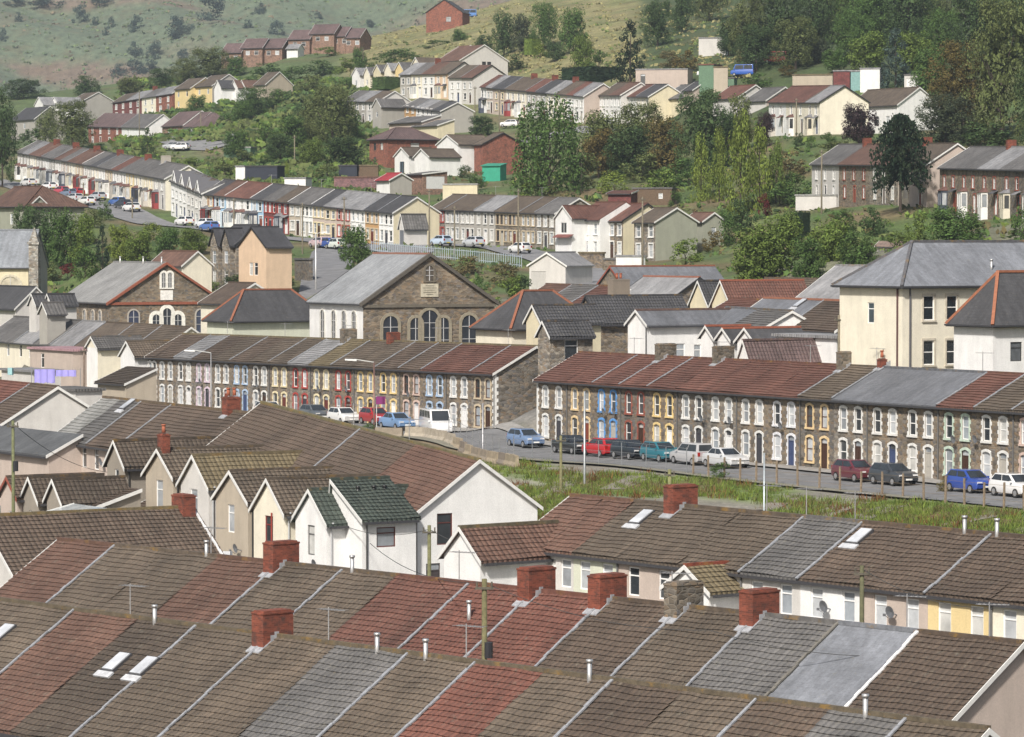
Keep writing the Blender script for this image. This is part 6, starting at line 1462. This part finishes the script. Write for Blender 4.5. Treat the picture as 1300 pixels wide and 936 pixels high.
GC = dict(dk=(.058, .098, .034), g=(.078, .138, .036), ol=(.118, .145, .05), yg=(.165, .215, .04), lg=(.125, .18, .038), bl=(.06, .095, .08), pu=(.045, .026, .03), br=(.125, .10, .032), rd=(.12, .02, .02), gy=(.07, .09, .05), yb=(.13, .10, .03), vd=(.016, .034, .016), sc=(.15, .125, .055), hz=(.14, .19, .085), hz2=(.12, .175, .09), hz3=(.20, .165, .11), dh=(.27, .25, .115), rb=(.17, .075, .03), gl=(.12, .16, .05))
NT = [0]
def tree(kind, px, yt, yb, wpx, d, c, label, group=None, cat='tree', name='tree', ysq=1.0, lift=None):
    q = None
    if d is None: q = hit(px, yb, 200)
    if q is None:
        q = P(px, yb, d or 600)
        if q.z > terr(q.x, q.y) + 1.0: q = hit(px, yb, d or 600) or q
        q.z = min(q.z, terr(q.x, q.y) + .3)
    H = P(px, yt, q.y).z - q.z; W = wpx * q.y / F
    if kind == 'round' and max(W, H * .8) > 8.5: kind = 'big'
    i = NT[0]; NT[0] += 1; v = i % NV[kind]
    root = tag(empty(name, q, random.random() * 6.28 if kind != 'hedge' else -.9), label, cat, group)
    W *= {'poplar': 1.12, 'round': 1.08, 'big': 1.06}.get(kind, 1.0)
    col = GC[c]; j = random.uniform(.88, 1.14); col = tuple(x * j for x in col)
    trunk_frac = .05 if kind in ('round', 'big', 'tall') else 0.0
    cr = obj('crown', cached(('crown', kind, v), lambda: crown_mesh(kind, 100 + v * 7 + len(kind))), root, (0, 0, H * trunk_frac), 0, col); cr.scale = (W, W * ysq, H * (1 - trunk_frac))
    if kind != 'hedge':
        tk = obj('trunk', cached(('trunk', kind, v), lambda: trunk_mesh(kind, v)), root, (0, 0, 0), 0, (.06, .045, .035)); s = min(W, H) * (1.0 if kind != 'shrub' else .6); tk.scale = (s, s, H)
    return root
TREES = [
 ('round', 3, 112, 238, 46, 600, 'dk', 'big dark tree cut by the left edge'), ('round', 92, 126, 190, 66, 720, 'ol', 'spreading olive tree behind the far-left street'), ('round', 58, 138, 185, 30, 730, 'ol', 'smaller olive tree left of the spreading one'),
 ('cone', 187, 163, 200, 26, 650, 'dk', 'dark conifer above the far-left street roofs'), ('round', 205, 86, 112, 42, 985, 'dk', 'dark round tree behind the top-left back street'), ('round', 265, 60, 100, 70, 990, 'ol', 'wide olive tree behind the yellow houses'),
 ('round', 235, 74, 105, 40, 1000, 'ol', 'lower olive tree left of the wide one'), ('shrub', 266, 118, 133, 32, 890, 'dk', 'dark clipped bush below the yellow end house'), ('round', 322, 110, 152, 52, 800, 'g', 'green tree right of the yellow end house'), ('round', 306, 128, 160, 28, 780, 'g', 'small green tree below the yellow end house'),
 ('round', 422, 106, 186, 72, 650, 'ol', 'large dark olive tree in the middle gardens'), ('round', 398, 120, 180, 40, 660, 'ol', 'olive tree at the left flank of the large one'), ('round', 372, 146, 192, 44, 650, 'g', 'green tree below the sloping lane'), ('round', 438, 173, 212, 60, 615, 'dk', 'dark spreading tree before the brick house'),
 ('round', 396, 176, 212, 38, 620, 'lg', 'fresh green tree left of the dark spreading one'), ('shrub', 338, 152, 182, 34, 690, 'g', 'green bush above the left gardens'), ('shrub', 378, 130, 152, 20, 740, 'dk', 'dark bush beside the sloping lane'), ('round', 457, 60, 100, 22, 900, 'g', 'slim tree with a pole at the cottages'),
 ('hedge', 492, 98, 114, 30, 790, 'dk', 'dark hedge below the gabled cottages'), ('shrub', 440, 98, 112, 34, 830, 'g', 'bushes left of the gabled cottages'), ('round', 611, 147, 172, 38, 670, 'dk', 'dark bush beside the plain grey gable'), ('poplar', 364, 206, 228, 9, 590, 'yg', 'slim yellow-green cypress in the gardens'),
 ('shrub', 372, 222, 244, 24, 565, 'lg', 'light bush behind the coloured street'), ('shrub', 310, 188, 210, 34, 640, 'ol', 'ivy-covered bushes over the left sheds'), ('shrub', 340, 195, 210, 30, 640, 'g', 'bushes behind the navy shed'), ('shrub', 415, 205, 230, 44, 600, 'ol', 'scrubby slope bush left of the black shed'),
 ('round', 585, 36, 66, 26, 920, 'g', 'bush on the hill above the tall grey gable'), ('round', 640, 14, 66, 34, 850, 'dk', 'dark tree on the hill above the willow'), ('round', 662, 18, 68, 34, 830, 'gy', 'grey-green tree in the hill clump'), ('round', 690, 2, 64, 44, 830, 'g', 'green tree in the hill clump'),
 ('round', 728, 8, 68, 38, 810, 'g', 'tall green tree at the right of the hill clump'), ('round', 614, 44, 72, 30, 850, 'dk', 'dark bush left of the hill clump'), ('poplar', 659, 36, 60, 12, 790, 'yg', 'small yellow conifer on the hill'), ('hedge', 676, 49, 70, 16, 780, 'lg', 'bright square hedge on the hill'),
 ('round', 704, 52, 78, 28, 770, 'dk', 'dark bush under the hill clump'), ('shrub', 686, 54, 74, 22, 775, 'yg', 'yellow-green shrub beside the square hedge'), ('shrub', 650, 66, 90, 46, 760, 'dk', 'low dark shrubbery above the upper terrace'), ('round', 739, 44, 94, 32, 730, 'lg', 'light green tree above the upper terrace'),
 ('cone', 800, 28, 104, 56, 705, 'vd', 'broad very dark conifer above the stepped houses'), ('hedge', 752, 86, 106, 60, 715, 'vd', 'long dark hedge left of the dark conifer'), ('round', 835, 0, 60, 52, 790, 'dk', 'dark round tree at the top centre'), ('round', 866, -12, 42, 34, 800, 'dk', 'dark tree beside the top centre one'),
 ('round', 948, -8, 84, 56, 690, 'ol', 'tall olive tree at the top right of centre'), ('round', 925, 20, 72, 32, 720, 'dk', 'darker tree behind the white corrugated shed'), ('round', 990, -18, 80, 76, 700, 'dk', 'massive dark tree in the top right wood'), ('round', 1035, -20, 76, 70, 700, 'dk', 'second massive dark tree in the top right wood'),
 ('round', 965, 40, 82, 40, 670, 'ol', 'olive tree at the foot of the top right wood'), ('round', 1038, 48, 80, 36, 640, 'gy', 'grey-green tree in the upper right gardens'), ('round', 1095, -30, 70, 90, 660, 'g', 'tall green tree in the top right wood'), ('round', 1150, -40, 70, 90, 660, 'dk', 'dark tree at the top of the right wood'),
 ('round', 1100, 38, 92, 60, 620, 'lg', 'fresh yellow-green tree above the garden sheds'), ('round', 1060, 62, 92, 40, 625, 'g', 'green bush left of the fresh green tree'), ('cone', 1137, 38, 112, 58, 580, 'bl', 'blue spruce above the brown-roofed house'), ('round', 1200, 10, 92, 70, 640, 'g', 'green tree right of the blue spruce'),
 ('round', 1222, 52, 172, 108, 510, 'br', 'large oak turning yellow-brown on the right'), ('round', 1272, -10, 180, 110, 500, 'ol', 'tallest tree at the right edge'), ('round', 1200, 118, 186, 84, 500, 'gy', 'dusty green tree under the yellow-brown oak'), ('round', 1180, 60, 130, 50, 540, 'g', 'green tree behind the yellow-brown oak'),
 ('round', 1090, 130, 186, 52, 500, 'pu', 'dark purple-leaved tree behind the monkey puzzle'), ('puzzle', 1143, 146, 272, 78, 440, 'vd', 'monkey puzzle tree standing before the terrace'), ('shrub', 1014, 166, 186, 18, 545, 'dk', 'left round bush below the white upper terrace'), ('shrub', 1030, 170, 188, 16, 540, 'g', 'middle bush below the white upper terrace'), ('shrub', 1051, 166, 190, 26, 535, 'g', 'right bush below the white upper terrace'),
 ('tall', 697, 112, 250, 100, 545, 'g', 'tall full willow in front of the upper terrace'), ('shrub', 682, 222, 256, 60, 525, 'lg', 'bright undergrowth at the foot of the willow'), ('shrub', 682, 190, 226, 12, 530, 'yg', 'small yellow shrub against the willow'), ('round', 768, 138, 216, 66, 560, 'ol', 'olive tree right of the willow'), ('round', 812, 128, 216, 80, 570, 'ol', 'broad mixed tree in the centre right wood'), ('round', 845, 148, 222, 60, 545, 'br', 'russet tree in the centre right wood'),
 ('round', 795, 160, 226, 60, 540, 'dk', 'dark lower tree in the centre right wood'), ('round', 890, 112, 222, 80, 550, 'dk', 'big dark green tree in the centre right wood'), ('round', 940, 118, 190, 40, 570, 'ol', 'olive tree behind the yellow-green poplars'), ('poplar', 890, 172, 256, 28, 505, 'yg', 'leftmost yellow-green poplar of the row'), ('poplar', 913, 168, 256, 26, 503, 'yg', 'second yellow-green poplar from the left'),
 ('poplar', 940, 146, 268, 44, 495, 'yg', 'tallest yellow-green poplar of the row'), ('poplar', 964, 166, 266, 34, 490, 'yg', 'fourth yellow-green poplar from the left'), ('poplar', 985, 180, 258, 26, 490, 'lg', 'smallest poplar, at the right of the row'), ('round', 970, 142, 186, 30, 560, 'pu', 'dark purplish tree behind the poplars'),
 ('shrub', 840, 212, 246, 60, 530, 'lg', 'light undergrowth above the timber stable'), ('shrub', 780, 214, 246, 50, 532, 'yg', 'yellowish undergrowth right of the willow'), ('shrub', 905, 215, 246, 40, 515, 'lg', 'undergrowth below the poplars'), ('shrub', 940, 246, 300, 52, 440, 'dk', 'dark bush on the grassy bank'), ('shrub', 925, 262, 312, 40, 435, 'g', 'green bush at the top of the grassy bank'), ('shrub', 858, 240, 264, 22, 500, 'g', 'bush over the timber stable'),
 ('round', 958, 288, 368, 74, 392, 'lg', 'yellow-green tree above the slate hall'), ('round', 985, 272, 362, 80, 402, 'lg', 'larger yellow-green tree above the slate hall'), ('round', 1050, 276, 352, 70, 405, 'lg', 'yellow-green tree left of the rusty hut'), ('round', 1090, 292, 350, 56, 400, 'g', 'green tree beside the rusty hut'), ('round', 1025, 300, 360, 50, 395, 'g', 'green tree between the yellow-green ones'),
 ('round', 1212, 262, 316, 76, 405, 'g', 'round green tree above the cream block roof'), ('shrub', 1165, 262, 314, 40, 410, 'lg', 'light green bush under the monkey puzzle'), ('shrub', 1140, 290, 325, 44, 405, 'lg', 'bright bush behind the cream block'), ('shrub', 1298, 252, 312, 36, 405, 'g', 'green bush cut by the right edge'), ('hedge', 1019, 268, 302, 14, 440, 'vd', 'dark upright clipped bush on the right bank'), ('shrub', 1070, 262, 296, 40, 440, 'g', 'green shrub below the grey end house'), ('shrub', 970, 243, 276, 22, 455, 'rd', 'dark red shrub above the yellow-green trees'), ('shrub', 1110, 258, 300, 40, 435, 'dk', 'dark shrub left of the monkey puzzle trunk'), ('shrub', 1000, 262, 300, 40, 450, 'g', 'green shrub beside the dark clipped bush'),
 ('round', 449, 284, 336, 42, 462, 'g', 'round green tree beside the steep road'), ('round', 52, 262, 334, 50, 455, 'dk', 'dark green tree behind the church'), ('round', 78, 264, 340, 46, 450, 'g', 'green tree right of the church pinnacle'), ('round', 102, 270, 338, 42, 455, 'lg', 'lighter tree on the left bank'), ('shrub', 133, 252, 280, 26, 520, 'g', 'garden bush beside the parked cars'), ('cone', 130, 288, 346, 26, 432, 'vd', 'dark pointed conifer behind the brick-edged chapel'), ('round', 152, 284, 332, 36, 460, 'yg', 'yellowish tree on the left bank'), ('round', 176, 292, 336, 38, 455, 'lg', 'light green tree above the chapel roof'), ('shrub', 108, 308, 352, 44, 435, 'g', 'green bush left of the pointed conifer'), ('shrub', 86, 332, 356, 30, 432, 'rd', 'dark red bush behind the chapel'), ('shrub', 180, 304, 332, 22, 440, 'rd', 'dark red bush above the brown cottage'), ('round', 212, 288, 326, 36, 455, 'g', 'green tree above the brown cottage'), ('round', 246, 288, 324, 40, 455, 'lg', 'light tree left of the peach house'), ('shrub', 120, 262, 290, 34, 500, 'ol', 'scrub below the parked cars'), ('shrub', 195, 280, 305, 40, 490, 'yg', 'yellowish scrub below the white cars'), ('shrub', 60, 330, 358, 40, 430, 'ol', 'scrubby bush at the church wall'),
 ('shrub', 262, 348, 370, 44, 425, 'lg', 'light hedge bush below the peach house'), ('shrub', 300, 346, 370, 50, 420, 'dk', 'dark hedge bush below the peach house'), ('shrub', 352, 334, 366, 46, 422, 'g', 'rounded bush at the corner of the steep road'), ('shrub', 330, 342, 366, 40, 420, 'lg', 'leafy bush in the hedge by the steep road'), ('shrub', 610, 346, 374, 28, 425, 'g', 'small green bush on the brown bank'), ('shrub', 650, 348, 388, 52, 405, 'lg', 'green bush behind the chapel gable'), ('shrub', 590, 322, 350, 60, 450, 'sc', 'dry brown scrub below the railings'), ('shrub', 640, 330, 360, 50, 440, 'sc', 'dry scrub right of the railings'), ('shrub', 660, 346, 386, 44, 400, 'dk', 'dark bush by the rendered garage'),
 ('shrub', 137, 477, 506, 30, 345, 'lg', 'garden bush in front of the dark shed'), ('shrub', 468, 536, 552, 26, 300, 'g', 'weedy shrub beside the concrete barriers'), ('shrub', 915, 585, 606, 34, 252, 'g', 'weeds at the foot of the wooden posts'), ('shrub', 1198, 600, 628, 22, 236, 'sc', 'brown dead shrub beside the royal blue car'), ('shrub', 840, 278, 318, 60, 450, 'g', 'bush beside the bare grey gable'), ('shrub', 870, 300, 335, 50, 430, 'lg', 'bright bush on the bank right of the grey gable'), ('shrub', 905, 290, 320, 34, 440, 'yb', 'rusty fern patch right of the annexe'),
 ('round', 1330, 60, 200, 90, 480, 'dk', 'dark tree cut by the right edge'), ('shrub', 760, 60, 90, 30, 730, 'g', 'bush beside the light green tree'), ('shrub', 870, 60, 92, 40, 690, 'yb', 'rusty scrub above the grey block garage'), ('shrub', 850, 62, 86, 40, 700, 'sc', 'pale dry scrub above the grey block garage'), ('shrub', 1000, 82, 96, 30, 640, 'yb', 'rusty scrub below the top right wood'), ('shrub', 960, 90, 112, 44, 640, 'g', 'green scrub beside the upper yard'), ('shrub', 500, 60, 80, 70, 900, 'g', 'gorse strip on the dry hillside'), ('shrub', 560, 50, 62, 60, 930, 'g', 'second gorse strip on the dry hillside'), ('shrub', 410, 74, 96, 60, 900, 'g', 'gorse below the estate houses'), ('shrub', 370, 82, 106, 50, 880, 'g', 'dark bushes below the left estate houses'), ('shrub', 445, 72, 92, 50, 910, 'lg', 'light scrub right of the estate houses'), ('shrub', 395, 92, 116, 44, 860, 'ol', 'olive scrub left of the cottages'),
 ('round', 1065, -40, 60, 80, 740, 'ol', 'olive tree high in the top right wood'), ('round', 1120, -20, 60, 70, 700, 'g', 'green tree high in the top right wood'), ('round', 1185, -30, 60, 80, 690, 'ol', 'olive tree above the blue spruce'), ('round', 1240, -20, 80, 90, 620, 'dk', 'dark tree behind the tallest one'), ('round', 1300, -20, 90, 80, 620, 'dk', 'dark crown in the top right corner'), ('round', 900, -30, 30, 60, 850, 'ol', 'olive crown at the top centre'), ('round', 1010, 20, 88, 66, 650, 'ol', 'broad olive tree at the front of the top right wood'), ('round', 1160, 40, 96, 56, 610, 'lg', 'light green tree behind the blue spruce'), ('round', 1080, 10, 80, 60, 640, 'g', 'mid green tree in the front of the top right wood'),
 ('round', 960, 30, 90, 60, 660, 'dk', 'dark tree at the left end of the top right wood'), ('shrub', 1060, 176, 204, 60, 520, 'ol', 'olive scrub under the purple tree'), ('shrub', 1000, 186, 226, 60, 500, 'sc', 'dry scrub on the right slope'), ('shrub', 1010, 214, 250, 50, 490, 'g', 'green scrub left of the grey end house'), ('shrub', 990, 226, 262, 60, 470, 'g', 'green scrub above the dark red shrub'), ('shrub', 1250, 150, 190, 90, 500, 'dk', 'dark undergrowth below the yellow-brown oak'), ('shrub', 740, 190, 240, 60, 550, 'ol', 'olive undergrowth between willow and wood'), ('round', 760, 162, 226, 56, 545, 'yb', 'rusty-leaved tree beside the willow'), ('shrub', 860, 196, 236, 70, 535, 'g', 'green undergrowth of the centre right wood'), ('shrub', 815, 190, 230, 70, 538, 'ol', 'olive undergrowth of the centre right wood'),
 ('round', 915, 140, 215, 46, 540, 'dk', 'dark tree behind the leftmost poplars'), ('shrub', 290, 255, 285, 24, 500, 'g', 'bush at the bend of the coloured street'), ('round', 32, 258, 330, 40, 460, 'dk', 'dark tree beside the hipped house'), ('shrub', 470, 200, 222, 30, 610, 'ol', 'bush behind the black shed'), ('shrub', 605, 214, 240, 30, 590, 'g', 'bush left of the green tarpaulin'), ('shrub', 590, 208, 226, 24, 600, 'dk', 'dark bush at the white gabled house'), ('shrub', 1185, 230, 262, 26, 445, 'g', 'bush at the gable of the monkey puzzle terrace'),
 ('round', 250, 120, 150, 30, 860, 'g', 'green garden tree below the yellow houses'), ('shrub', 290, 140, 168, 40, 790, 'g', 'garden bushes right of the hipped semi'), ('shrub', 330, 160, 190, 44, 730, 'ol', 'olive bushes below the yellow end house'), ('round', 300, 165, 200, 40, 700, 'g', 'green tree above the green lock-up'), ('shrub', 355, 110, 134, 40, 820, 'g', 'bushes right of the grey-roofed bungalow'), ('shrub', 382, 150, 172, 34, 720, 'lg', 'light bush on the sloping lane'), ('round', 356, 168, 206, 40, 650, 'dk', 'dark tree left of the fresh green one'), ('shrub', 240, 198, 216, 40, 680, 'lg', 'verge bushes below the brick semi'), ('shrub', 285, 204, 226, 40, 640, 'ol', 'hedge bushes behind the red-roofed terrace'), ('round', 445, 130, 180, 34, 660, 'g', 'green tree right of the large olive one'),
 ('shrub', 120, 180, 196, 50, 720, 'dk', 'dark hedge behind the far-left street'), ('shrub', 40, 160, 190, 40, 720, 'dk', 'dark bushes at the top of the far-left street'), ('round', 110, 96, 128, 40, 1010, 'dk', 'dark tree behind the top-left grey gable'), ('round', 30, 100, 130, 60, 1010, 'dk', 'dark trees on the skyline at far left'), ('round', 165, 98, 118, 34, 1000, 'ol', 'olive tree behind the brick street'), ('shrub', 340, 78, 96, 50, 920, 'g', 'green scrub below the estate houses at left'), ('round', 300, 72, 98, 30, 985, 'g', 'green tree left of the estate houses'), ('shrub', 415, 58, 72, 40, 960, 'lg', 'scrub under the right estate houses'), ('shrub', 470, 78, 92, 40, 900, 'g', 'scrub left of the white cottage'), ('shrub', 520, 66, 80, 50, 890, 'g', 'scrub above the gabled cottages'),
]
for t in TREES:
    k, px, yt, yb, w, d, c, lab = t
    nm = {'round': 'tree', 'tall': 'willow_tree', 'poplar': 'poplar_tree', 'cone': 'conifer_tree', 'puzzle': 'monkey_puzzle_tree', 'shrub': 'bush', 'hedge': 'hedge'}[k]
    tree(k, px, yt, yb, w, d, c, lab, None, {'shrub': 'bush', 'hedge': 'hedge'}.get(k, 'tree'), nm)
# bushes on the far hill
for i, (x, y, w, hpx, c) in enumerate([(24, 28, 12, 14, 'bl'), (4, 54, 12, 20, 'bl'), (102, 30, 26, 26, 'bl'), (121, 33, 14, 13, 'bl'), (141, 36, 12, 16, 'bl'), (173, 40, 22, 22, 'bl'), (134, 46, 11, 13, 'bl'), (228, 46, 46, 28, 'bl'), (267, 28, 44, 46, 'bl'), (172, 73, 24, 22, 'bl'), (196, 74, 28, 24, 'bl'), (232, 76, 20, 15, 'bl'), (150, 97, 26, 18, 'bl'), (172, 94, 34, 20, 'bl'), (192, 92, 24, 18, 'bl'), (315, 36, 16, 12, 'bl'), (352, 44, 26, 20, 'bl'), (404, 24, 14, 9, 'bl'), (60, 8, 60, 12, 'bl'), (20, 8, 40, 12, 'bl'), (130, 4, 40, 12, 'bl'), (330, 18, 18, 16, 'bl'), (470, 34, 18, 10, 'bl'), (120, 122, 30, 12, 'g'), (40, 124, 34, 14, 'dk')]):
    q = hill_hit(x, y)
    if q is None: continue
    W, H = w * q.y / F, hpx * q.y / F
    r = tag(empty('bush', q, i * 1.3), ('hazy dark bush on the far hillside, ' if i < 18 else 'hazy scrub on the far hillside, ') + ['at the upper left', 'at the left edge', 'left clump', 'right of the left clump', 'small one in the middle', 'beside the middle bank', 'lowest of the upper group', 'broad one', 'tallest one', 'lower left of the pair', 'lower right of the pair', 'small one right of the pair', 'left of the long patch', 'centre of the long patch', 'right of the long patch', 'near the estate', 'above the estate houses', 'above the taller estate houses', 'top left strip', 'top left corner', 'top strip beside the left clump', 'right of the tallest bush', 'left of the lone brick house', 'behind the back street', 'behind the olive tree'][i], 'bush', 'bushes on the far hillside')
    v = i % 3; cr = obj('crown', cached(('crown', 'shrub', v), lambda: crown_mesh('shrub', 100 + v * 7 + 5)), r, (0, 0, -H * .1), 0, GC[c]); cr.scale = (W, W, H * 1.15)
# ------------------------------------------------------------------ loose vegetation nobody could count
def tufts(name, n, poly, cols, s0, s1, hitf=hit, d0=150, up=1.2, blades=5, accept=None, blade=False):
    groups = {c: MB() for c in cols}; rnd = random.Random(len(name) + n); x0, x1, y0, y1 = poly
    for _ in range(n):
        px, py = rnd.uniform(x0, x1), rnd.uniform(y0, y1); q = hitf(px, py, d0) if hitf is hit else hitf(px, py)
        if q is None or (accept and not accept(q, px, py)): continue
        b = groups[rnd.choice(cols)]; s = rnd.uniform(s0, s1)
        for _ in range(blades):
            if blade:
                c = q + Vector((rnd.gauss(0, s * .7), rnd.gauss(0, s * .7), -.03)); a = rnd.random() * 3.14; w_ = Vector((math.cos(a), math.sin(a), 0)) * s * .10; h_ = s * rnd.uniform(.6, 1.3)
                t_ = c + Vector((rnd.gauss(0, .35) * h_, rnd.gauss(0, .35) * h_, h_)); b.face([c - w_, c + w_, t_ + w_ * .3], 0, [(0, 0)] * 3); continue
            c = q + Vector((rnd.gauss(0, s * .6), rnd.gauss(0, s * .6), s * rnd.uniform(.1, .5))); leaf(b, c, Vector((rnd.uniform(-1, 1), rnd.uniform(-1.4, .2), rnd.uniform(.2, up))), s * .55, rnd)
    for c, b in groups.items():
        if b.v: tag(obj(name, b.mesh(name, ['foliage']), None, (0, 0, 0), 0, GC[c]), kind='stuff')
dB = lambda q, lo, hi: lo < (Vector((q.x, q.y, 0)) - Vector((rowB[0].location.x, rowB[0].location.y, 0))).dot(-nAB) < hi
tufts('grass', 6800, (600, 1300, 575, 690), ['lg', 'yg', 'yg', 'lg', 'yg', 'sc'], .14, .40, up=.5, blade=True, blades=16, accept=lambda q, px, py: dB(q, 9.3, 60) and q.y < 290 and math.sin(q.x * .35 + q.y * .21) + math.sin(q.x * .13 - q.y * .17 + 1.3) + .5 * math.sin(q.x * .9 + q.y * .6) < .55)
tufts('bracken', 1500, (0, 660, 0, 126), ['hz', 'hz2', 'hz', 'hz3'], 1.0, 2.2, hill_hit, blades=5)
tufts('scrub', 1500, (440, 960, 5, 100), ['dh', 'gl', 'dh', 'dh'], .4, 1.0, d0=560, accept=lambda q, px, py: q.y > 600)
tufts('undergrowth', 2600, (0, 1300, 150, 375), ['g', 'ol', 'lg', 'dk', 'sc'], .4, 1.0, d0=385, accept=lambda q, px, py: not (375 < px < 440 and py > 305) and not (660 < px < 790 and py > 318) and not (py < 305 and 15 < px < 280 and py > 210))
tufts('garden_plants', 2600, (150, 470, 100, 250), ['g', 'lg', 'ol', 'dk', 'ol'], .5, 1.7, d0=560, blades=14, accept=lambda q, px, py: not (205 < px < 300 and 180 < py < 205))
tufts('bracken', 1100, (640, 1300, 580, 672), ['rb', 'rb', 'sc'], .25, .5, up=.5, blade=True, blades=14, accept=lambda q, px, py: dB(q, 9.3, 40) and q.y < 285 and math.sin(q.x * .5 + 2) * math.sin(q.y * .31 + q.x * .2) > .12)
def slab(label, pts, w):
    L = [hit(x, y, 200) for x, y in pts]
    if any(q is None for q in L): return
    o = strip_mesh('concrete_slab', L, w, w, .04, (.21, .19, .155), 'concrete', kind='thing', n=4, step=1.0)
    tag(o, label, 'slab', 'old slabs on the grass bank')
slab('cracked concrete slab on the grass bank below the teal car', [(775, 622), (822, 602)], .9); slab('old slab on the grass bank below the grey lamp post', [(690, 632), (722, 606)], .8); slab('old slab behind the thin steel post on the bank', [(972, 648), (1010, 630)], .7)
slab('gravelly slab on the bank below the maroon car', [(1035, 658), (1090, 638)], .9); slab('gravelly slab on the bank below the charcoal car', [(1085, 662), (1137, 642)], .8); slab('old slab on the bank below the royal blue car', [(1205, 668), (1262, 655)], .7)
q = P(478, 500, 308); q.z = terr(q.x, q.y); r = tag(empty('sale_sign', q), 'small purple sale board on a post before the pinkish-trimmed house', 'sign')
b = MB(); b.cyl((0, 0, -.2), (0, 0, 3.2), .04, .04, 6); obj('post', b.mesh('post', ['weathered_wood']), r, color=(.5, .5, .48)); b = MB(); b.box(-.05, -.06, 2.5, .75, -.02, 3.15); obj('board', b.mesh('board', ['gloss_paint']), r, color=(.20, .03, .14))
q = P(344, 346, 428); q.z = terr(q.x, q.y); r = tag(empty('road_sign', q), 'round-topped sign on a post before the peach house', 'sign')
b = MB(); b.cyl((0, 0, -.3), (0, 0, 2.6), .05, .05, 6); obj('post', b.mesh('post', ['metal']), r, color=(.35, .35, .36)); b = MB(); b.cyl((0, -.06, 2.5), (0, -.03, 2.5), .42, .42, 14); obj('sign_face', b.mesh('sign_face', ['gloss_paint']), r, color=(.22, .22, .32))
# ------------------------------------------------------------------ haze
def haze():
    x0, x1, y0, y1, z0, z1 = -800, 800, -6, 2800, -14, 420
    me = bpy.data.meshes.new('haze'); b = MB(); b.box(x0, y0, z0, x1, y1, z1); me.from_pydata(b.v, [], b.f)
    m = bpy.data.materials.new('haze'); m.use_nodes = True; nt = m.node_tree
    for n in list(nt.nodes):
        if n.type == 'BSDF_PRINCIPLED': nt.nodes.remove(n)
    v = nt.nodes.new('ShaderNodeVolumePrincipled'); v.inputs['Color'].default_value = (.80, .90, 1.0, 1); v.inputs['Density'].default_value = HAZE; v.inputs['Anisotropy'].default_value = .25
    out = [n for n in nt.nodes if n.type == 'OUTPUT_MATERIAL'][0]; nt.links.new(v.outputs[0], out.inputs['Volume'])
    me.materials.append(m); tag(obj('haze', me), kind='stuff')
HAZE = .00014
haze()
# ------------------------------------------------------------------ light
SUN_EL, SUN_AZ = math.radians(43), math.radians(-160)     # azimuth from +Y towards +X: the sun stands behind the camera on the left
W = bpy.data.worlds.new('World'); C.world = W; W.use_nodes = True
nt = W.node_tree; bg = nt.nodes['Background']; sky = nt.nodes.new('ShaderNodeTexSky'); sky.sky_type = 'NISHITA'; sky.sun_disc = False
sky.sun_elevation = SUN_EL; sky.sun_rotation = SUN_AZ; sky.air_density = 1.2; sky.dust_density = 4.0
nt.links.new(sky.outputs[0], bg.inputs[0]); bg.inputs[1].default_value = .078
sd = bpy.data.lights.new('sun', 'SUN'); sd.energy = 4.4; sd.angle = math.radians(4); sd.color = (1, .95, .88)
so = bpy.data.objects.new('sun', sd); COL.objects.link(so)
dv = Vector((math.sin(SUN_AZ) * math.cos(SUN_EL), math.cos(SUN_AZ) * math.cos(SUN_EL), math.sin(SUN_EL)))
so.rotation_euler = dv.to_track_quat('Z', 'Y').to_euler()
C.view_settings.view_transform = 'Standard'; C.view_settings.look = 'None'; C.view_settings.gamma = 1; C.view_settings.exposure = .30; C.view_settings.use_curve_mapping = False
C.render.engine = 'CYCLES'; C.cycles.use_denoising = True; C.cycles.use_adaptive_sampling = True; C.cycles.adaptive_threshold = .02
C.cycles.max_bounces = 5; C.cycles.diffuse_bounces = 3; C.cycles.glossy_bounces = 2; C.cycles.transmission_bounces = 2; C.cycles.volume_bounces = 0; C.cycles.transparent_max_bounces = 4
